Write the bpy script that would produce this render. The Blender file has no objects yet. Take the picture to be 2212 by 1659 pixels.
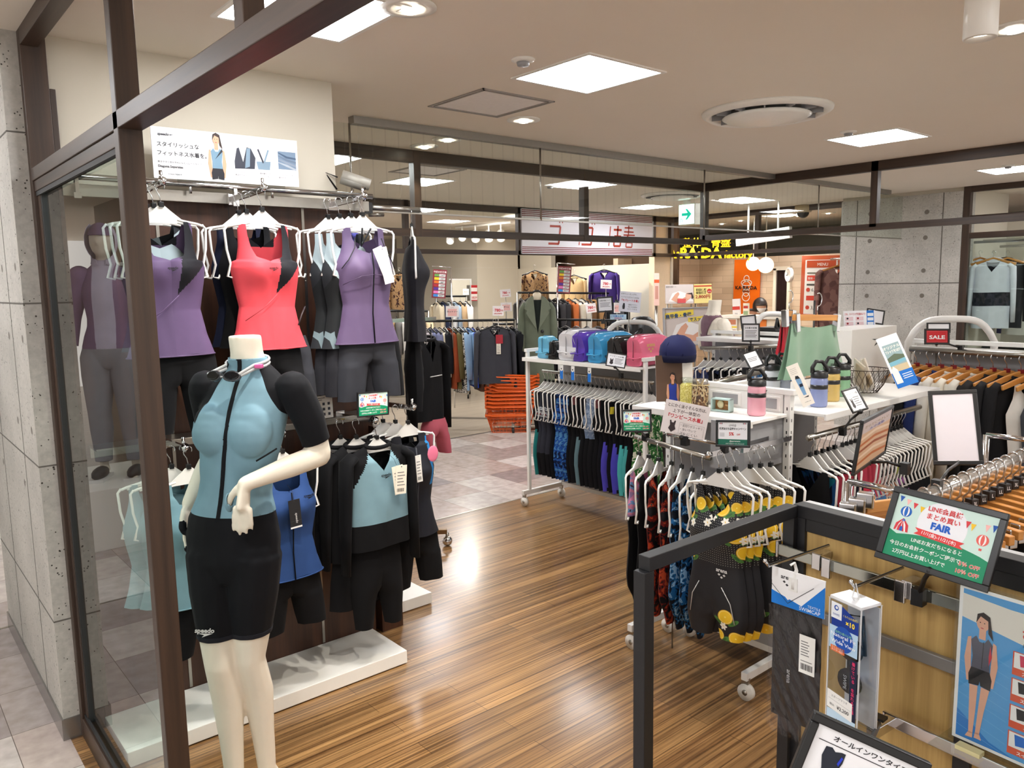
import bpy, bmesh, math, random
from mathutils import Vector, Matrix, Euler
from math import sin, cos, pi, radians, sqrt
SC = bpy.context.scene
COL = SC.collection
random.seed(7)
# ---------------------------------------------------------------- camera
H, FPX, YAW, PITCH, ROLL = 1.73, 1686.56, 0.87073147, 0.1274828, 0.01764849
_f = Vector((cos(YAW)*cos(PITCH), sin(YAW)*cos(PITCH), -sin(PITCH)))
_r = Vector((sin(YAW), -cos(YAW), 0.0)); _d = _f.cross(_r)
RGT = _r*cos(ROLL) + _d*sin(ROLL); DWN = -_r*sin(ROLL) + _d*cos(ROLL); FWD = _f
CAM = Vector((0, 0, H))
_c = bpy.data.cameras.new('camera'); _c.sensor_width = 36; _c.lens = FPX/2212*36; _c.clip_start = .02
cam = bpy.data.objects.new('camera', _c); COL.objects.link(cam); SC.camera = cam
cam.matrix_world = Matrix(((RGT.x, -DWN.x, -FWD.x, 0), (RGT.y, -DWN.y, -FWD.y, 0), (RGT.z, -DWN.z, -FWD.z, H), (0, 0, 0, 1)))
# ---------------------------------------------------------------- world and exposure
W = bpy.data.worlds.new('world'); SC.world = W; W.use_nodes = True
W.node_tree.nodes['Background'].inputs[0].default_value = (1.0, .95, .88, 1); W.node_tree.nodes['Background'].inputs[1].default_value = 1.0
SC.view_settings.view_transform = 'Standard'; SC.view_settings.look = 'None'; SC.view_settings.gamma = 1
SC.view_settings.use_curve_mapping = False; SC.view_settings.exposure = 0.42
PANEL_W, DOWN_W, SPOT_W = 25.0, 16.0, 46.0
try:
    SC.cycles.use_denoising = True; SC.cycles.max_bounces = 8; SC.cycles.transparent_max_bounces = 24; SC.cycles.diffuse_bounces = 4
    SC.cycles.glossy_bounces = 3; SC.cycles.transmission_bounces = 4; SC.cycles.sample_clamp_indirect = 6; SC.cycles.caustics_reflective = False; SC.cycles.caustics_refractive = False
except Exception: pass
def ray(px, py): return (RGT*((px-1106)/FPX) + DWN*((py-829.5)/FPX) + FWD)
def P(px, py, x=None, y=None, z=None, d=None):
    "where the sight line through a pixel of the 2212x1659 frame meets a real plane of the shop"
    r = ray(px, py)
    t = d if d is not None else (x/r.x if x is not None else (y/r.y if y is not None else (z-H)/r.z))
    return CAM + r*t
# ---------------------------------------------------------------- materials
def lin(c):
    c = c/255.0
    return c/12.92 if c <= .04045 else ((c+.055)/1.055)**2.4
def rgb(c): return (lin(c[0]), lin(c[1]), lin(c[2]), 1.0)
_M = {}
def nodes(name):
    m = bpy.data.materials.new(name); m.use_nodes = True
    return m, m.node_tree.nodes, m.node_tree.links, m.node_tree.nodes['Principled BSDF']
def N(nt, typ, **kw):
    n = nt.new(typ)
    for k, v in kw.items():
        if k.startswith('i_'):
            key = k[2:]; n.inputs[int(key) if key.isdigit() else key.replace('_', ' ')].default_value = v
        else: setattr(n, k, v)
    return n
def solid(c, rough=.5, metal=0.0, var=.06, scale=40., spec=None, coat=0., sheen=0., name=None):
    "plain coloured surface with a faint procedural mottling; c in 0..255 sRGB"
    key = ('s', tuple(c), rough, metal, var, scale, spec, coat, sheen)
    if key in _M: return _M[key]
    m, nt, lk, b = nodes(name or 'surface_%d_%d_%d' % tuple(c))
    col = rgb(c)
    if var > 0:
        tc = N(nt, 'ShaderNodeTexCoord'); no = N(nt, 'ShaderNodeTexNoise', i_Scale=scale, i_Detail=3.0)
        lk.new(tc.outputs['Object'], no.inputs['Vector'])
        mx = N(nt, 'ShaderNodeMix', data_type='RGBA')
        mx.inputs[6].default_value = tuple(v*(1-var) for v in col[:3])+(1,); mx.inputs[7].default_value = tuple(min(1, v*(1+var)) for v in col[:3])+(1,)
        lk.new(no.outputs['Fac'], mx.inputs[0]); lk.new(mx.outputs[2], b.inputs['Base Color'])
    else: b.inputs['Base Color'].default_value = col
    b.inputs['Roughness'].default_value = rough; b.inputs['Metallic'].default_value = metal
    if spec is not None: b.inputs['Specular IOR Level'].default_value = spec
    if coat: b.inputs['Coat Weight'].default_value = coat; b.inputs['Coat Roughness'].default_value = .08
    if sheen: b.inputs['Sheen Weight'].default_value = sheen
    _M[key] = m; return m
def ink(c): return solid(c, .45, var=.02, scale=15, spec=.3)
def cloth(c, rough=.8, sheen=.02):
    key = ('c', tuple(c), rough, sheen)
    if key in _M: return _M[key]
    m, nt, lk, b = nodes('cloth_%d_%d_%d' % tuple(c))
    tc = N(nt, 'ShaderNodeTexCoord'); no = N(nt, 'ShaderNodeTexNoise', i_Scale=14., i_Detail=4.0); wv = N(nt, 'ShaderNodeTexNoise', i_Scale=900., i_Detail=1.0)
    lk.new(tc.outputs['Object'], no.inputs['Vector']); lk.new(tc.outputs['Object'], wv.inputs['Vector'])
    mx = N(nt, 'ShaderNodeMix', data_type='RGBA'); col = rgb(c)
    mx.inputs[6].default_value = tuple(v*.86 for v in col[:3])+(1,); mx.inputs[7].default_value = tuple(min(1, v*1.12) for v in col[:3])+(1,)
    lk.new(no.outputs['Fac'], mx.inputs[0]); lk.new(mx.outputs[2], b.inputs['Base Color'])
    bp = N(nt, 'ShaderNodeBump', i_Strength=.12, i_Distance=.001); lk.new(wv.outputs['Fac'], bp.inputs['Height']); lk.new(bp.outputs['Normal'], b.inputs['Normal'])
    b.inputs['Roughness'].default_value = rough; b.inputs['Sheen Weight'].default_value = sheen; b.inputs['Specular IOR Level'].default_value = .18
    _M[key] = m; return m
def emit(c, s, name='glow'):
    key = ('e', tuple(c), s)
    if key in _M: return _M[key]
    m, nt, lk, b = nodes(name)
    b.inputs['Base Color'].default_value = rgb(c); b.inputs['Emission Color'].default_value = rgb(c); b.inputs['Emission Strength'].default_value = s
    _M[key] = m; return m
def pane(tint=(248, 252, 250), refl=1.0, rough=.0, wire=False, name='clear_glass'):
    key = ('g', tint, refl, rough, wire)
    if key in _M: return _M[key]
    m = bpy.data.materials.new(name); m.use_nodes = True; nt = m.node_tree.nodes; lk = m.node_tree.links; nt.remove(nt['Principled BSDF'])
    tr = N(nt, 'ShaderNodeBsdfTransparent'); tr.inputs[0].default_value = rgb(tint)
    gl = N(nt, 'ShaderNodeBsdfGlossy'); gl.inputs[0].default_value = (refl, refl, refl, 1); gl.inputs['Roughness'].default_value = rough
    fr = N(nt, 'ShaderNodeFresnel', i_IOR=1.5); mx = N(nt, 'ShaderNodeMixShader')
    ge = N(nt, 'ShaderNodeNewGeometry'); iv = N(nt, 'ShaderNodeMath', operation='SUBTRACT'); iv.inputs[0].default_value = 1.0; mf = N(nt, 'ShaderNodeMath', operation='MULTIPLY')
    lk.new(ge.outputs['Backfacing'], iv.inputs[1]); lk.new(iv.outputs[0], mf.inputs[0]); lk.new(fr.outputs[0], mf.inputs[1])
    lk.new(mf.outputs[0], mx.inputs[0]); lk.new(tr.outputs[0], mx.inputs[1]); lk.new(gl.outputs[0], mx.inputs[2])
    out = nt['Material Output']
    if wire:
        tc = N(nt, 'ShaderNodeTexCoord'); br = N(nt, 'ShaderNodeTexBrick', offset=0.0, i_Scale=1.0, i_Mortar_Size=.0006, i_Brick_Width=.085, i_Row_Height=50.)
        lk.new(tc.outputs['Object'], br.inputs['Vector'])
        di = N(nt, 'ShaderNodeBsdfDiffuse'); di.inputs[0].default_value = (.25, .24, .22, 1); m2 = N(nt, 'ShaderNodeMixShader')
        hf = N(nt, 'ShaderNodeMath', operation='MULTIPLY'); hf.inputs[1].default_value = .35; lk.new(br.outputs['Fac'], hf.inputs[0]); lk.new(hf.outputs[0], m2.inputs[0]); lk.new(mx.outputs[0], m2.inputs[1]); lk.new(di.outputs[0], m2.inputs[2]); lk.new(m2.outputs[0], out.inputs[0])
    else: lk.new(mx.outputs[0], out.inputs[0])
    _M[key] = m; return m
def tint_plastic(c, alpha=.75, rough=.18):
    "translucent tinted vinyl or plastic"
    key = ('t', tuple(c), alpha, rough)
    if key in _M: return _M[key]
    m, nt, lk, b = nodes('vinyl_%d_%d_%d' % tuple(c))
    no = N(nt, 'ShaderNodeTexNoise', i_Scale=14., i_Detail=2.); tc = N(nt, 'ShaderNodeTexCoord'); lk.new(tc.outputs['Object'], no.inputs['Vector'])
    bp = N(nt, 'ShaderNodeBump', i_Strength=.35, i_Distance=.01); lk.new(no.outputs['Fac'], bp.inputs['Height']); lk.new(bp.outputs['Normal'], b.inputs['Normal'])
    b.inputs['Base Color'].default_value = rgb(c); b.inputs['Roughness'].default_value = rough; b.inputs['Alpha'].default_value = alpha
    _M[key] = m; return m
def ramp(nt, stops, interp='LINEAR'):
    r = N(nt, 'ShaderNodeValToRGB'); r.color_ramp.interpolation = interp; e = r.color_ramp.elements
    while len(e) < len(stops): e.new(.5)
    for i, (p, c) in enumerate(stops): e[i].position = p; e[i].color = rgb(c)
    return r
def pattern(name, kind, cols, scale=20., rough=.75, stretch=(1, 1, 1), pos=(.35, .5, .62)):
    "printed cloth: 'noise' blotches or 'cells' patches in a few colours"
    m, nt, lk, b = nodes(name)
    tc = N(nt, 'ShaderNodeTexCoord'); mp = N(nt, 'ShaderNodeMapping'); mp.inputs['Scale'].default_value = stretch; lk.new(tc.outputs['Object'], mp.inputs['Vector'])
    if kind == 'noise':
        t = N(nt, 'ShaderNodeTexNoise', i_Scale=scale, i_Detail=3.0, i_Distortion=1.2); out = t.outputs['Fac']
        n = len(cols); st = [(.30+.4*i/max(1, n-1) if i else 0.0, c) for i, c in enumerate(cols)]
    elif kind == 'cells':
        t = N(nt, 'ShaderNodeTexVoronoi', i_Scale=scale, i_Randomness=1.0); out = None
        sp = N(nt, 'ShaderNodeSeparateColor'); lk.new(t.outputs['Color'], sp.inputs[0]); out = sp.outputs[0]
        st = [(i/len(cols), c) for i, c in enumerate(cols)]
    elif kind == 'dots':
        t = N(nt, 'ShaderNodeTexVoronoi', i_Scale=scale, i_Randomness=0.0); out = t.outputs['Distance']
        st = [(0.0, cols[1]), (.16, cols[0])]
    else:
        t = N(nt, 'ShaderNodeTexWave', i_Scale=scale, i_Distortion=0.4); out = t.outputs['Fac']
        st = [(i/len(cols), c) for i, c in enumerate(cols)]
    lk.new(mp.outputs['Vector'], t.inputs['Vector'])
    rp = ramp(nt, st, 'CONSTANT'); lk.new(out, rp.inputs[0]); lk.new(rp.outputs[0], b.inputs['Base Color'])
    b.inputs['Roughness'].default_value = rough; b.inputs['Specular IOR Level'].default_value = .25
    return m
def wood(name, c0, c1, axis='z', scale=1.0, rough=.35, seams=None, coat=0.0, contrast=1.0):
    m, nt, lk, b = nodes(name)
    tc = N(nt, 'ShaderNodeTexCoord'); mp = N(nt, 'ShaderNodeMapping'); s = {'x': (.8, 26, 26), 'y': (26, .8, 26), 'z': (26, 26, .8)}[axis]; fine = seams is not None
    mp.inputs['Scale'].default_value = tuple(v*scale for v in s); lk.new(tc.outputs['Object'], mp.inputs['Vector'])
    n1 = N(nt, 'ShaderNodeTexNoise', i_Scale=1.0, i_Detail=6.0, i_Roughness=.65, i_Distortion=.3); lk.new(mp.outputs['Vector'], n1.inputs['Vector'])
    h = .22/contrast
    rp = ramp(nt, [(.5-h, c0), (.5+h, c1)]); lk.new(n1.outputs['Fac'], rp.inputs[0]); last = rp.outputs[0]
    if fine:
        m3 = N(nt, 'ShaderNodeMapping'); m3.inputs['Scale'].default_value = (.5, 95, 95); lk.new(tc.outputs['Object'], m3.inputs['Vector']); n3 = N(nt, 'ShaderNodeTexNoise', i_Scale=1.0, i_Detail=2.0); lk.new(m3.outputs['Vector'], n3.inputs['Vector'])
        r3 = ramp(nt, [(.40, (104, 84, 66)), (.52, (255, 255, 255))]); lk.new(n3.outputs['Fac'], r3.inputs[0]); mf = N(nt, 'ShaderNodeMix', data_type='RGBA', blend_type='MULTIPLY'); mf.inputs[0].default_value = .6; lk.new(last, mf.inputs[6]); lk.new(r3.outputs[0], mf.inputs[7]); last = mf.outputs[2]
    if seams:
        br = N(nt, 'ShaderNodeTexBrick', i_Scale=1.0, i_Mortar_Size=seams[2], i_Brick_Width=seams[0], i_Row_Height=seams[1], offset=.37)
        br.inputs['Color1'].default_value = (.82, .82, .82, 1); br.inputs['Color2'].default_value = (1.12, 1.1, 1.06, 1); br.inputs['Mortar'].default_value = (.35, .32, .3, 1)
        lk.new(tc.outputs['Object'], br.inputs['Vector'])
        mu = N(nt, 'ShaderNodeMix', data_type='RGBA', blend_type='MULTIPLY'); mu.inputs[0].default_value = 1.0
        lk.new(last, mu.inputs[6]); lk.new(br.outputs['Color'], mu.inputs[7]); last = mu.outputs[2]
    lk.new(last, b.inputs['Base Color'])
    b.inputs['Roughness'].default_value = rough; b.inputs['Coat Weight'].default_value = coat; b.inputs['Coat Roughness'].default_value = .16
    bp = N(nt, 'ShaderNodeBump', i_Strength=.05, i_Distance=.002); lk.new(n1.outputs['Fac'], bp.inputs['Height']); lk.new(bp.outputs['Normal'], b.inputs['Normal'])
    return m
def concrete(name='concrete_panel'):
    m, nt, lk, b = nodes(name); tc = N(nt, 'ShaderNodeTexCoord')
    n1 = N(nt, 'ShaderNodeTexNoise', i_Scale=2.2, i_Detail=8.0, i_Roughness=.62); n2 = N(nt, 'ShaderNodeTexNoise', i_Scale=60., i_Detail=4.0)
    vo = N(nt, 'ShaderNodeTexVoronoi', i_Scale=58., i_Randomness=1.0); n3 = N(nt, 'ShaderNodeTexNoise', i_Scale=17., i_Detail=2.)
    for n in (n1, n2, vo, n3): lk.new(tc.outputs['Object'], n.inputs['Vector'])
    rp = ramp(nt, [(.3, (166, 162, 155)), (.7, (198, 194, 186))]); lk.new(n1.outputs['Fac'], rp.inputs[0])
    mu = N(nt, 'ShaderNodeMix', data_type='RGBA', blend_type='MULTIPLY'); mu.inputs[0].default_value = 1.
    r2 = ramp(nt, [(.3, (232, 232, 232)), (.7, (255, 255, 255))]); lk.new(n2.outputs['Fac'], r2.inputs[0]); lk.new(rp.outputs[0], mu.inputs[6]); lk.new(r2.outputs[0], mu.inputs[7])
    ad = N(nt, 'ShaderNodeMath', operation='MULTIPLY_ADD'); ad.inputs[1].default_value = .55; lk.new(n3.outputs['Fac'], ad.inputs[0]); lk.new(vo.outputs['Distance'], ad.inputs[2])
    r3 = ramp(nt, [(.36, (70, 64, 57)), (.43, (255, 255, 255))]); lk.new(ad.outputs[0], r3.inputs[0])
    m2 = N(nt, 'ShaderNodeMix', data_type='RGBA', blend_type='MULTIPLY'); m2.inputs[0].default_value = 1.
    lk.new(mu.outputs[2], m2.inputs[6]); lk.new(r3.outputs[0], m2.inputs[7]); lk.new(m2.outputs[2], b.inputs['Base Color'])
    b.inputs['Roughness'].default_value = .75
    bp = N(nt, 'ShaderNodeBump', i_Strength=.3, i_Distance=.003); lk.new(r3.outputs[0], bp.inputs['Height']); lk.new(bp.outputs['Normal'], b.inputs['Normal'])
    return m
def tiles(name, size, cols, off=(0, 0), rough=.22):
    m, nt, lk, b = nodes(name); tc = N(nt, 'ShaderNodeTexCoord')
    sub = N(nt, 'ShaderNodeVectorMath', operation='SUBTRACT'); sub.inputs[1].default_value = (off[0], off[1], 0); lk.new(tc.outputs['Object'], sub.inputs[0])
    dv = N(nt, 'ShaderNodeVectorMath', operation='DIVIDE'); dv.inputs[1].default_value = (size, size, 1e6); lk.new(sub.outputs[0], dv.inputs[0])
    fl = N(nt, 'ShaderNodeVectorMath', operation='FLOOR'); lk.new(dv.outputs[0], fl.inputs[0])
    wn = N(nt, 'ShaderNodeTexWhiteNoise', noise_dimensions='2D'); lk.new(fl.outputs[0], wn.inputs['Vector'])
    rp = ramp(nt, [(i/len(cols), c) for i, c in enumerate(cols)], 'CONSTANT'); lk.new(wn.outputs['Value'], rp.inputs[0])
    n1 = N(nt, 'ShaderNodeTexNoise', i_Scale=14., i_Detail=6.); lk.new(tc.outputs['Object'], n1.inputs['Vector'])
    r2 = ramp(nt, [(.3, (222, 220, 218)), (.7, (255, 255, 255))]); lk.new(n1.outputs['Fac'], r2.inputs[0])
    mu = N(nt, 'ShaderNodeMix', data_type='RGBA', blend_type='MULTIPLY'); mu.inputs[0].default_value = 1.; lk.new(rp.outputs[0], mu.inputs[6]); lk.new(r2.outputs[0], mu.inputs[7])
    br = N(nt, 'ShaderNodeTexBrick', offset=0.0, i_Scale=1.0, i_Mortar_Size=.0015, i_Brick_Width=size, i_Row_Height=size); lk.new(sub.outputs[0], br.inputs['Vector'])
    m2 = N(nt, 'ShaderNodeMix', data_type='RGBA'); m2.inputs[7].default_value = rgb((105, 95, 90)); lk.new(br.outputs['Fac'], m2.inputs[0]); lk.new(mu.outputs[2], m2.inputs[6])
    lk.new(m2.outputs[2], b.inputs['Base Color']); b.inputs['Roughness'].default_value = rough; b.inputs['Specular IOR Level'].default_value = .6
    return m
M_frame = wood('walnut_frame', (36, 25, 18), (70, 50, 37), 'z', 1.2, .42)
M_frameh = wood('walnut_frame_rail', (36, 25, 18), (70, 50, 37), 'y', 1.2, .42)
M_framex = wood('walnut_frame_cross', (36, 25, 18), (70, 50, 37), 'x', 1.2, .42)
M_panel = wood('dark_wall_panel', (46, 25, 16), (84, 50, 32), 'z', .8, .45)
M_conc = concrete()
_M['hw'] = wood('hanger_wood', (186, 120, 52), (222, 160, 86), 'x', 1.0, .35)
M_ceil = solid((238, 229, 216), .9, var=.015, scale=3)
M_wall = solid((204, 196, 180), .85, var=.015, scale=3)
M_white = solid((232, 231, 228), .35, var=.02)
M_whitep = solid((240, 238, 232), .3, var=.02)
M_grey = solid((150, 150, 152), .4, var=.03)
M_hang = solid((236, 234, 230), .3, var=.01)
M_hgrey = solid((186, 184, 184), .35, var=.02)
M_chrome = solid((214, 214, 216), .12, 1.0, var=.03)
M_steel = solid((170, 166, 158), .3, 1.0, var=.05)
M_black = solid((18, 18, 20), .38, var=.1)
M_coat = solid((26, 26, 29), .5, var=.15, scale=200)
M_rubber = solid((30, 30, 31), .6)
M_bulb = emit((255, 244, 225), 14, 'lamp_glow')
M_lglass = pane()
M_mann = solid((232, 224, 208), .42, var=.02)
BLK = (17, 17, 22)
# ---------------------------------------------------------------- mesh builder
def frame_of(t):
    t = t.normalized(); a = Vector((0, 0, 1)) if abs(t.z) < .9 else Vector((1, 0, 0))
    u = a.cross(t).normalized(); return u, t.cross(u)
class B:
    def __init__(s): s.v = []; s.f = []; s.m = []; s.s = []; s.mats = []
    def mi(s, mat):
        if mat not in s.mats: s.mats.append(mat)
        return s.mats.index(mat)
    def add(s, vs, fs, mat, smooth=False, M=None):
        o = len(s.v); s.v += [tuple(M @ Vector(v)) if M else tuple(v) for v in vs]
        if callable(mat): k = [s.mi(mat(f)) for f in fs]
        else: k = [s.mi(mat)]*len(fs)
        s.f += [tuple(i+o for i in f) for f in fs]; s.m += k; s.s += [smooth]*len(fs); return s
    def box(s, p0, p1, mat, M=None):
        x0, y0, z0 = p0; x1, y1, z1 = p1
        if (x1-x0)*(y1-y0)*(z1-z0) < 0: x0, x1 = x1, x0
        v = [(x0, y0, z0), (x1, y0, z0), (x1, y1, z0), (x0, y1, z0), (x0, y0, z1), (x1, y0, z1), (x1, y1, z1), (x0, y1, z1)]
        return s.add(v, [(0, 3, 2, 1), (4, 5, 6, 7), (0, 1, 5, 4), (1, 2, 6, 5), (2, 3, 7, 6), (3, 0, 4, 7)], mat, False, M)
    def bar(s, a, b, w, h, mat, up=(0, 0, 1)):
        "square section bar from a to b"
        a = Vector(a); b = Vector(b); t = (b-a).normalized(); up = Vector(up)
        if abs(t.dot(up)) > .95: up = Vector((1, 0, 0))
        u = t.cross(up).normalized(); n = u.cross(t); v = []
        for q in (a, b):
            for i, j in ((-1, -1), (1, -1), (1, 1), (-1, 1)): v.append(q+u*(i*w/2)+n*(j*h/2))
        return s.add(v, [(3, 2, 1, 0), (4, 5, 6, 7), (0, 1, 5, 4), (1, 2, 6, 5), (2, 3, 7, 6), (3, 0, 4, 7)], mat)
    def tube(s, pts, r, mat, n=8, closed=False, caps=True, M=None, flat=1.0):
        pts = [Vector(p) for p in pts]; k = len(pts); v = []; f = []; u = None
        for i, p in enumerate(pts):
            t = (pts[(i+1) % k]-pts[i-1]) if closed else (pts[min(i+1, k-1)]-pts[max(i-1, 0)])
            t = t.normalized() if t.length > 1e-9 else Vector((0, 0, 1))
            if u is None: u, w = frame_of(t)
            else:
                u = u-t*u.dot(t); u = u.normalized() if u.length > 1e-6 else frame_of(t)[0]; w = t.cross(u)
            rr = r[i] if isinstance(r, (list, tuple)) else r
            for j in range(n): v.append(p+u*(cos(2*pi*j/n)*rr)+w*(sin(2*pi*j/n)*rr*flat))
        for i in range(k if closed else k-1):
            for j in range(n):
                a = i*n+j; b2 = i*n+(j+1) % n; c = ((i+1) % k)*n; f.append((a, b2, c+(j+1) % n, c+j))
        if caps and not closed: f.append(tuple(range(n))[::-1]); f.append(tuple(range((k-1)*n, k*n)))
        return s.add(v, f, mat, True, M)
    def cyl(s, a, b, r, mat, n=16, r2=None): return s.tube([a, b], [r, r2 if r2 is not None else r], mat, n)
    def lathe(s, prof, mat, n=24, c=(0, 0, 0), M=None, sx=1., sy=1.):
        v = []; f = []
        for r, z in prof:
            for j in range(n): v.append((c[0]+cos(2*pi*j/n)*r*sx, c[1]+sin(2*pi*j/n)*r*sy, c[2]+z))
        for i in range(len(prof)-1):
            for j in range(n): f.append((i*n+j, i*n+(j+1) % n, (i+1)*n+(j+1) % n, (i+1)*n+j))
        if prof[0][0] > 1e-6: f.append(tuple(range(n))[::-1])
        if prof[-1][0] > 1e-6: f.append(tuple(range((len(prof)-1)*n, len(prof)*n)))
        return s.add(v, f, mat, True, M)
    def ball(s, c, r, mat, n=14, M=None):
        r = (r, r, r) if not isinstance(r, (tuple, list)) else r
        v = []; f = []; m = n//2
        for i in range(m+1):
            for j in range(n): v.append((c[0]+r[0]*sin(pi*i/m)*cos(2*pi*j/n), c[1]+r[1]*sin(pi*i/m)*sin(2*pi*j/n), c[2]+r[2]*cos(pi*i/m)))
        for i in range(m):
            for j in range(n): f.append((i*n+j, (i+1)*n+j, (i+1)*n+(j+1) % n, i*n+(j+1) % n))
        return s.add(v, f, mat, True, M)
    def prism(s, poly, t, mat, M=None, z=0.0, smooth=False):
        "polygon in local xy, thickness t along local z"
        n = len(poly); a = sum(poly[i][0]*poly[(i+1) % n][1]-poly[(i+1) % n][0]*poly[i][1] for i in range(n))
        if a < 0: poly = poly[::-1]
        v = [(p[0], p[1], z) for p in poly]+[(p[0], p[1], z+t) for p in poly]
        f = [tuple(range(n))[::-1], tuple(range(n, 2*n))]+[(i, (i+1) % n, n+(i+1) % n, n+i) for i in range(n)]
        return s.add(v, f, mat, smooth, M)
    def grid(s, fn, nu, nv, mat, M=None, wrap=False):
        v = [fn(i/nu, j/nv) for j in range(nv+1) for i in range(nu+1)]
        f = [(j*(nu+1)+i, j*(nu+1)+i+1, (j+1)*(nu+1)+i+1, (j+1)*(nu+1)+i) for j in range(nv) for i in range(nu)]
        if callable(mat):
            k = {fc: mat((n % nu+.5)/nu, (n//nu+.5)/nv) for n, fc in enumerate(f)}
            return s.add(v, f, lambda fc: k[fc], True, M)
        return s.add(v, f, mat, True, M)
    def build(s, name, parent=None, bevel=0.0, solid_t=0.0, local=False):
        if parent is not None and name in SUBOF:
            w = SUBOF[name]; parent = next((k for k in reversed(KIDS.get(parent.name, [])) if k.name.split('.')[0] in w), parent)
        me = bpy.data.meshes.new(name); root = parent
        Mi = None
        if parent is not None and not local:
            while root.parent is not None: root = root.parent
            Mi = root.matrix_basis.inverted()
        me.from_pydata([tuple(Mi @ Vector(q)) for q in s.v] if Mi else s.v, [], s.f); me.update()
        for m in s.mats: me.materials.append(m)
        me.polygons.foreach_set('material_index', s.m); me.polygons.foreach_set('use_smooth', s.s)
        o = bpy.data.objects.new(name, me); COL.objects.link(o)
        if parent is not None: o.parent = parent; KIDS.setdefault(parent.name, []).append(o)
        if bevel: md = o.modifiers.new('soft edge', 'BEVEL'); md.width = bevel; md.segments = 2; md.limit_method = 'ANGLE'; md.angle_limit = radians(40)
        if solid_t: md = o.modifiers.new('cloth', 'SOLIDIFY'); md.thickness = solid_t; md.offset = 0
        return o
# ---------------------------------------------------------------- things
SUBOF = {'hem': 'cloth_body', 'zip': 'cloth_body', 'seam': 'cloth_body', 'piping': 'cloth_body', 'stripe': 'cloth_body', 'waist_vent': 'cloth_body', 'inner_back': 'cloth_body', 'white_piping': 'cloth_body', 'printed_logo': ('cloth_body', 'bag_body', 'knee_shorts'), 'size_cube': 'hook', 'caster': 'foot', 'price_sticker': 'printed_label', 'hang_hook': 'header_card', 'zip_fastener': 'zip_jersey', 'side_piping': 'zip_jersey', 'shorts_hem': 'knee_shorts', 'neck_cap': 'neck', 'lapel': 'coat_body', 'button': 'coat_body', 'grab_handle': 'bag_body', 'strap_buckle': 'strap', 'printed_wrap': 'bottle_body', 'raffia_bow': 'glass_body', 'clip': 'wood_bar', 'band': 'cap_body', 'gasket': 'window_1'}
KIDS = {}
def tag(o, label, cat, group=None, kind=None):
    o['label'] = label; o['category'] = cat
    if group: o['group'] = group
    if kind: o['kind'] = kind
    return o
def thing(name, label, cat, loc=(0, 0, 0), rotz=0.0, group=None, rot=None):
    o = bpy.data.objects.new(name, None); COL.objects.link(o); o.empty_display_size = .05
    e = Euler(rot) if rot else Euler((0, 0, rotz))
    o.location = loc; o.rotation_euler = e; o.matrix_basis = Matrix.Translation(Vector(loc)) @ e.to_matrix().to_4x4()
    return tag(o, label, cat, group)
def struct(name, b, bevel=0.0, parent=None):
    o = b.build(name, parent, bevel)
    if parent is None: o['kind'] = 'structure'
    return o
def dup(root, loc, rotz=0., label=None, rot=None, group=None):
    r = root.copy(); COL.objects.link(r); r.location = loc; r.rotation_euler = Euler(rot) if rot else Euler((0, 0, rotz))
    if label: r['label'] = label
    if group: r['group'] = group
    for ch in root.children:
        c = ch.copy(); COL.objects.link(c); c.parent = r
        for g in ch.children: d = g.copy(); COL.objects.link(d); d.parent = c
    return r
_ord = 'first second third fourth fifth sixth seventh eighth ninth tenth eleventh twelfth thirteenth fourteenth fifteenth sixteenth seventeenth eighteenth nineteenth twentieth'.split()
def nth(i):
    return _ord[i] if i < 20 else 'twenty-'+_ord[i-20] if i < 29 else 'thirtieth'
# ---------------------------------------------------------------- lettering and printed sheets
_T = {}
def glyphs(body, bold=0.0, shear=0.0, ex=0.0, res=2):
    k = (body, bold, shear, ex)
    if k in _T: return _T[k]
    cu = bpy.data.curves.new('lettering', 'FONT'); cu.body = body; cu.size = 1.0; cu.resolution_u = res; cu.offset = bold; cu.shear = shear; cu.fill_mode = 'BOTH' if ex else 'FRONT'; cu.extrude = ex
    o = bpy.data.objects.new('lettering', cu); COL.objects.link(o)
    dg = bpy.context.evaluated_depsgraph_get(); me = bpy.data.meshes.new_from_object(o.evaluated_get(dg))
    v = [tuple(q.co) for q in me.vertices]; f = [tuple(p.vertices) for p in me.polygons]
    bpy.data.objects.remove(o); bpy.data.curves.remove(cu); bpy.data.meshes.remove(me)
    if v:
        x0 = min(q[0] for q in v); x1 = max(q[0] for q in v)
    else: x0 = x1 = 0
    _T[k] = (v, f, x0, x1); return _T[k]
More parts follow.
